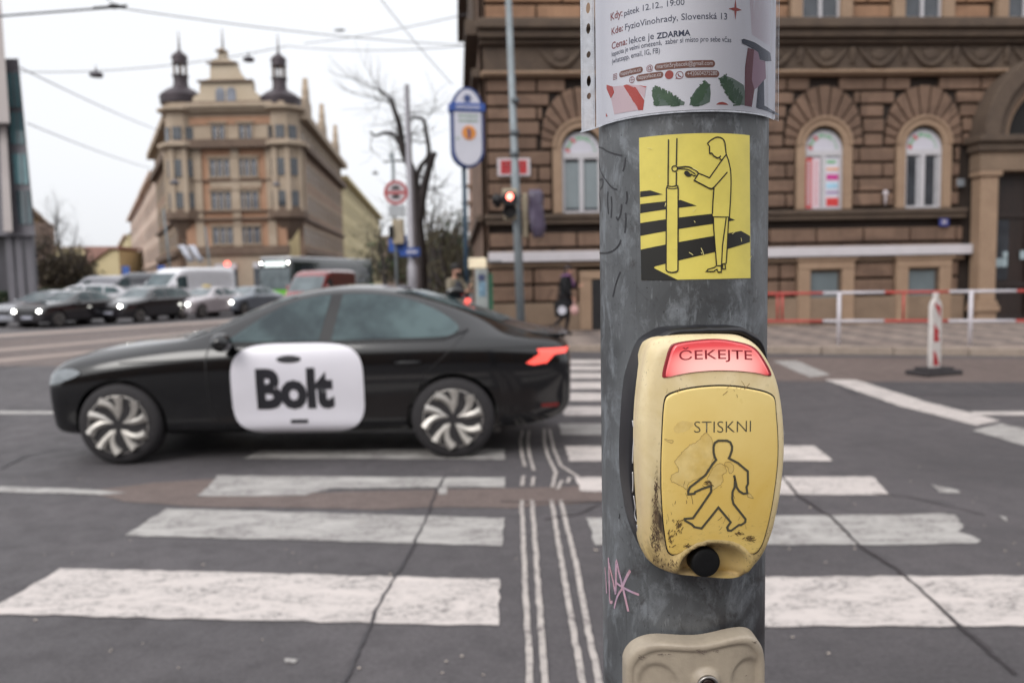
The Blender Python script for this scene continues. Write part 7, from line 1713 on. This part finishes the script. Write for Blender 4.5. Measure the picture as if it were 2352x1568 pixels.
# distant town beyond the far ends of the streets
for (u0, u1, d, h, m, lb) in ((864, 905, 230, 14, M_PST, 'pale far house closing the right hand street'), (905, 985, 240, 9, M_UMB, 'low brown far building behind the tree trunks'), (985, 1110, 120, 7, M_YST, 'low pale far building behind the standing man'), (100, 215, 240, 13, M_YST, 'pale far building behind the bushy tree on the left'), (-200, 40, 90, 9, M_PST, 'pale far building behind the hedge at the left edge')):
    a, c = P(u0, 640, d), P(u1, 640, d); e_ = empty('far_building', (0, 0, 0), 0, lb, 'building'); wallq(e_, (a.x, d), (c.x, d), h, m, 5, [(1, 3), (4.5, 6.5)], [(h - .4, .4, .6)], M_SAND, M_GF, key='f', depth=8)

# unseen houses added behind the camera to block low sky and darken reflections
for (x0, x1, y, h, lb) in ((-60, -20, -30, 14, 'unseen brown house added behind the camera to block low sky, left'), (-19.7, 16, -29, 15, 'unseen brown house added behind the camera to block low sky, middle'), (16.3, 60, -30, 14, 'unseen brown house added behind the camera to block low sky, right')):
    e_ = empty('added_unseen_house', (0, 0, 0), 0, lb, 'house'); wallq(e_, (x0, y), (x1, y), h, M_UMB, 9, [(1, 3.4), (5, 7.2), (8.8, 11), (12.4, 14.4)], [(4.2, .3, .4), (h - .5, .6, .9)], M_SAND, M_GF, key='n', depth=8)
# ================================================================ PEOPLE
def skin(name, joints, edges, root, mat, parent, sub=2):
    names = list(joints); me = bpy.data.meshes.new(name); me.from_pydata([joints[k][0] for k in names], [(names.index(a), names.index(b)) for a, b in edges], [])
    o = bpy.data.objects.new(name, me); COL.objects.link(o); o.modifiers.new('k', 'SKIN'); ss = o.modifiers.new('s', 'SUBSURF'); ss.levels = sub; ss.render_levels = sub
    for i, k in enumerate(names):
        r = joints[k][1]; sv = me.skin_vertices[0].data[i]; sv.radius = r if hasattr(r, '__len__') else (r, r); sv.use_root = (k == root)
    dg = bpy.context.evaluated_depsgraph_get(); dg.update(); m2 = bpy.data.meshes.new_from_object(o.evaluated_get(dg)); bpy.data.objects.remove(o); bpy.data.meshes.remove(me)
    m2.name = name; m2.materials.clear(); m2.materials.append(mat); m2.shade_smooth(); return link(name, m2, parent)
M_SKIN = pm('skin', lin(190, 146, 126), .5, 0, .05, 20); M_EYE = pm('eye_dark', lin(40, 34, 32), .3)
def figure(loc, rz, label, H, pose, group=None):
    e_ = empty('person', loc, rz, label, 'person', group); s = H / 1.75; J = {}
    def j(k, x, y, z, r): J[k] = ((x * s, y * s, z * s), (r[0] * s, r[1] * s) if hasattr(r, '__len__') else r * s)
    base = dict(pelvis=(0, 0, .95, .125), waist=(0, 0, 1.10, .12), chest=(0, .01, 1.30, .145), neckb=(0, .01, 1.46, .07), neck=(0, -.01, 1.52, .052), head1=(0, -.025, 1.60, .082), head2=(0, -.015, 1.68, .088),
                sl=(-.17, 0, 1.42, .058), sr=(.17, 0, 1.42, .058), el=(-.24, .02, 1.14, .042), er=(.24, .02, 1.14, .042), wl=(-.25, -.08, .90, .028), wr=(.25, -.08, .90, .028),
                hl=(-.09, 0, .90, .09), hr=(.09, 0, .90, .09), kl=(-.10, -.01, .50, .056), kr=(.10, -.01, .50, .056), al=(-.10, .03, .09, .036), ar=(.10, .03, .09, .036), tl=(-.10, -.13, .03, .03), tr=(.10, -.13, .03, .03))
    base.update(pose)
    for k, (x, y, z, r) in base.items(): j(k, x, y, z, r)
    E = [('pelvis', 'waist'), ('waist', 'chest'), ('chest', 'neckb'), ('neckb', 'neck'), ('neck', 'head1'), ('head1', 'head2'), ('chest', 'sl'), ('chest', 'sr'), ('sl', 'el'), ('sr', 'er'), ('el', 'wl'), ('er', 'wr'), ('pelvis', 'hl'), ('pelvis', 'hr'), ('hl', 'kl'), ('hr', 'kr'), ('kl', 'al'), ('kr', 'ar'), ('al', 'tl'), ('ar', 'tr')]
    for sd_ in 'lr':                                 # palm, four fingers and a thumb
        w_, el = Vector(base['w' + sd_][:3]), Vector(base['e' + sd_][:3]); d = (w_ - el).normalized(); sx = d.cross(Vector((0, 1, .3))).normalized(); up = sx.cross(d)
        pm_ = w_ + d * .055; j('p' + sd_, *pm_, (.030, .018)); E.append(('w' + sd_, 'p' + sd_))
        for i in range(4):
            a = pm_ + d * .035 + sx * (.012 * (i - 1.5) * 1.3); bb_ = a + d * (.034, .04, .038, .028)[i] - up * .012; c_ = bb_ + d * .016 - up * .024
            j(f'f{sd_}{i}a', *a, .0095); j(f'f{sd_}{i}b', *bb_, .0085); j(f'f{sd_}{i}c', *c_, .007); E += [('p' + sd_, f'f{sd_}{i}a'), (f'f{sd_}{i}a', f'f{sd_}{i}b'), (f'f{sd_}{i}b', f'f{sd_}{i}c')]
        a = w_ + d * .03 + sx * .03; j(f't{sd_}a', *a, .011); j(f't{sd_}b', *(a + d * .03 + sx * .012 - up * .01), .009); E += [('w' + sd_, f't{sd_}a'), (f't{sd_}a', f't{sd_}b')]
    skin('body', J, E, 'pelvis', M_SKIN, e_)
    hd = Vector(base['head2'][:3]) * s; h1 = Vector(base['head1'][:3]) * s
    b = MB(); b.ball((hd.x - .03 * s, hd.y - .082 * s, h1.z + .035 * s), .010 * s, 8, 6); b.ball((hd.x + .03 * s, hd.y - .082 * s, h1.z + .035 * s), .010 * s, 8, 6); b.build('eyes', M_EYE, e_)
    b = MB(); b.prism([(hd.x - .012 * s, h1.z - .005 * s), (hd.x + .012 * s, h1.z - .005 * s), (hd.x, h1.z + .04 * s)], hd.y - .115 * s, hd.y - .07 * s); b.build('nose', M_SKIN, e_, bevel=.004)
    b = MB(); b.box(hd.x - .02 * s, hd.x + .02 * s, hd.y - .098 * s, hd.y - .07 * s, h1.z - .035 * s, h1.z - .028 * s); b.build('mouth', pm('lip_colour', lin(150, 90, 84), .5), e_)
    b = MB(); b.ball((hd.x - .088 * s, hd.y, h1.z + .02 * s), (.012 * s, .02 * s, .03 * s), 8, 6); b.ball((hd.x + .088 * s, hd.y, h1.z + .02 * s), (.012 * s, .02 * s, .03 * s), 8, 6); b.build('ears', M_SKIN, e_)
    return e_, base, s
def cloth(name, e_, base, s, spec, edges, root, mat, grow):
    J = {k: (tuple(c * s for c in base[k][:3]), (base[k][3] * s + grow) if k not in spec else spec[k] * s) for k in set(sum(map(list, edges), []))}
    return skin(name, J, edges, root, mat, e_)
def hair(e_, base, s, mat, long_=False):
    hd = Vector(base['head2'][:3]) * s; b = MB(); b.ball((hd.x, hd.y + .022 * s, hd.z + .012 * s), (.098 * s, .100 * s, .098 * s), 16, 12)
    if long_: b.ball((hd.x, hd.y + .05 * s, hd.z - .09 * s), (.085 * s, .065 * s, .13 * s), 14, 10)
    b.build('hair', mat, e_, smooth=True)
BODY_UP = [('pelvis', 'waist'), ('waist', 'chest'), ('chest', 'neckb'), ('chest', 'sl'), ('chest', 'sr'), ('sl', 'el'), ('sr', 'er'), ('el', 'wl'), ('er', 'wr')]
LEGS = [('pelvis', 'hl'), ('pelvis', 'hr'), ('hl', 'kl'), ('hr', 'kr'), ('kl', 'al'), ('kr', 'ar')]
# woman walking in front of the brown house, facing right
g0 = G(1300, 776, .125); g0 = Vector((P(1300, 776, 18.9).x, 18.9, .125))
pose = dict(neck=(0, -.06, 1.50, .05), neckb=(0, -.02, 1.45, .065), head1=(0, -.10, 1.57, .08), head2=(0, -.10, 1.65, .086), er=(.22, -.12, 1.16, .04), wr=(.10, -.33, 1.22, .027), el=(-.22, -.08, 1.15, .04), wl=(-.10, -.20, .95, .027),
            kl=(-.08, -.10, .52, .055), al=(-.08, -.02, .10, .034), tl=(-.08, -.17, .03, .028), kr=(.08, .05, .50, .055), ar=(.08, .33, .22, .034), tr=(.08, .30, .08, .028))
wmn, bs, s = figure(g0, R(68), 'woman in a black coat and purple scarf walking past the brown house, looking down', 1.66, pose)
M_COAT = pm('black_wool_coat', lin(22, 22, 26), .9, 0, .2, 20); M_TIGHT = pm('dark_brown_trousers', lin(46, 38, 40), .8); M_SCARF = pm('purple_scarf', lin(120, 84, 122), .9, 0, .15, 20)
cloth('coat', wmn, bs, s, {'pelvis': .185, 'waist': .155}, BODY_UP, 'pelvis', M_COAT, .018)
b = MB(); b.lathe([(.19 * s, .72 * s), (.20 * s, .76 * s), (.18 * s, .95 * s), (.14 * s, 1.12 * s)], (0, 0, 0), 20); b.build('coat_skirt', M_COAT, wmn, smooth=True)
cloth('trousers', wmn, bs, s, {}, LEGS, 'pelvis', M_TIGHT, .012); hair(wmn, bs, s, pm('dark_brown_hair', lin(52, 40, 38), .7), True)
b = MB(); b.tube([(.10 * s * math.cos(a), -.03 * s + .10 * s * math.sin(a), (1.47 + .02 * math.sin(2 * a)) * s) for a in [i * .35 for i in range(19)]], .038 * s, 8); b.tube([(.05, -.12 * s, 1.45 * s), (.07, -.19 * s, 1.32 * s), (.05, -.2 * s, 1.2 * s)], .035 * s, 6); b.build('scarf', M_SCARF, wmn, smooth=True)
b = MB(); 
for sg, k in ((-1, 'l'), (1, 'r')): a, t = Vector(bs['a' + k][:3]) * s, Vector(bs['t' + k][:3]) * s; b.tube([a + Vector((0, .04, .03)), a, t], [.045, .048, .036], 10)
b.build('boots', M_SBLK, wmn, smooth=True)
bag = empty('shopping_bag', g0 + Vector((0.17, -.32, .78)), R(5), 'black shoulder bag with a round white emblem carried by the walking woman', 'bag'); bag.location = (P(1289, 690, 18.62).x, 18.62, P(1289, 728, 18.62).z)
b = MB(); b.prism([(-.15, 0), (.15, 0), (.17, .34), (-.17, .34)], -.05, .05); b.build('bag_body', M_COAT, bag, bevel=.02); b = MB(); b.lathe([(.001, -.06), (.10, -.06), (.10, -.052), (.001, -.052)], (0.01, 0, .16), 24, 'y'); b.build('emblem', M_SWH, bag)
b = MB(); b.tube([(-.12, 0, .34), (-.05, .02, .72), (.03, .03, .74), (.12, 0, .34)], .012, 6); b.build('strap', M_COAT, bag)
b = MB(); b.ball((0, 0, 0), (.10, .07, .12), 12, 8); b.tube([(0, 0, .11), (-.02, 0, .22)], [.03, .008], 6); o = b.build('small_pouch', pm('pale_pink_leather', lin(196, 156, 152), .6), smooth=True); o.location = P(1319, 712, 18.6); tag(o, 'pale pink pouch in the hand of the walking woman', 'pouch')
# bearded man behind the passing saloon
g1 = Vector((P(1045, 640, 17).x, 17, .0)); pose = dict(er=(.24, -.16, 1.16, .045), wr=(.06, -.36, 1.28, .03), el=(-.25, -.10, 1.14, .045), wl=(-.02, -.34, 1.20, .03), head1=(0, -.06, 1.60, .083), head2=(0, -.05, 1.68, .09), kl=(-.11, -.12, .52, .058), al=(-.11, -.02, .09, .036), tl=(-.11, -.18, .03, .03))
man_, bs, s = figure(g1, R(48), 'bearded man in an olive jacket and dark vest holding a phone, behind the dark saloon', 1.80, pose)
cloth('jacket', man_, bs, s, {}, BODY_UP, 'pelvis', pm('olive_jacket', lin(120, 112, 96), .85, 0, .15, 12), .02)
V_ = [('pelvis', 'waist'), ('waist', 'chest'), ('chest', 'neckb')]; cloth('vest', man_, bs, s, {}, V_, 'pelvis', pm('dark_vest', lin(52, 54, 60), .8, 0, .2, 14), .045)
cloth('trousers', man_, bs, s, {}, LEGS, 'pelvis', pm('navy_trousers', lin(50, 54, 70), .85), .016); hair(man_, bs, s, pm('black_hair', lin(28, 25, 25), .7))
hd = Vector(bs['head1'][:3]) * s; b = MB(); b.ball((hd.x, hd.y - .035 * s, hd.z - .035 * s), (.07 * s, .065 * s, .05 * s), 12, 8); b.build('beard', pm('black_beard', lin(40, 32, 30), .8), man_, smooth=True)
b = MB()
for k in 'lr': a, t = Vector(bs['a' + k][:3]) * s, Vector(bs['t' + k][:3]) * s; b.tube([a + Vector((0, .04, .03)), a, t], [.048, .05, .038], 10)
b.build('shoes', M_SBLK, man_, smooth=True)
b = MB(); b.box(-.04, .04, -.006, .006, -.07, .08); o = b.build('mobile_phone', M_SBLK, bevel=.006); q = Matrix.Rotation(R(48), 3, 'Z') @ Vector((.02 * s, -.42 * s, 1.30 * s)); o.location = g1 + q; o.rotation_euler = (R(-30), 0, R(48)); tag(o, 'black mobile phone in the hands of the bearded man', 'phone')
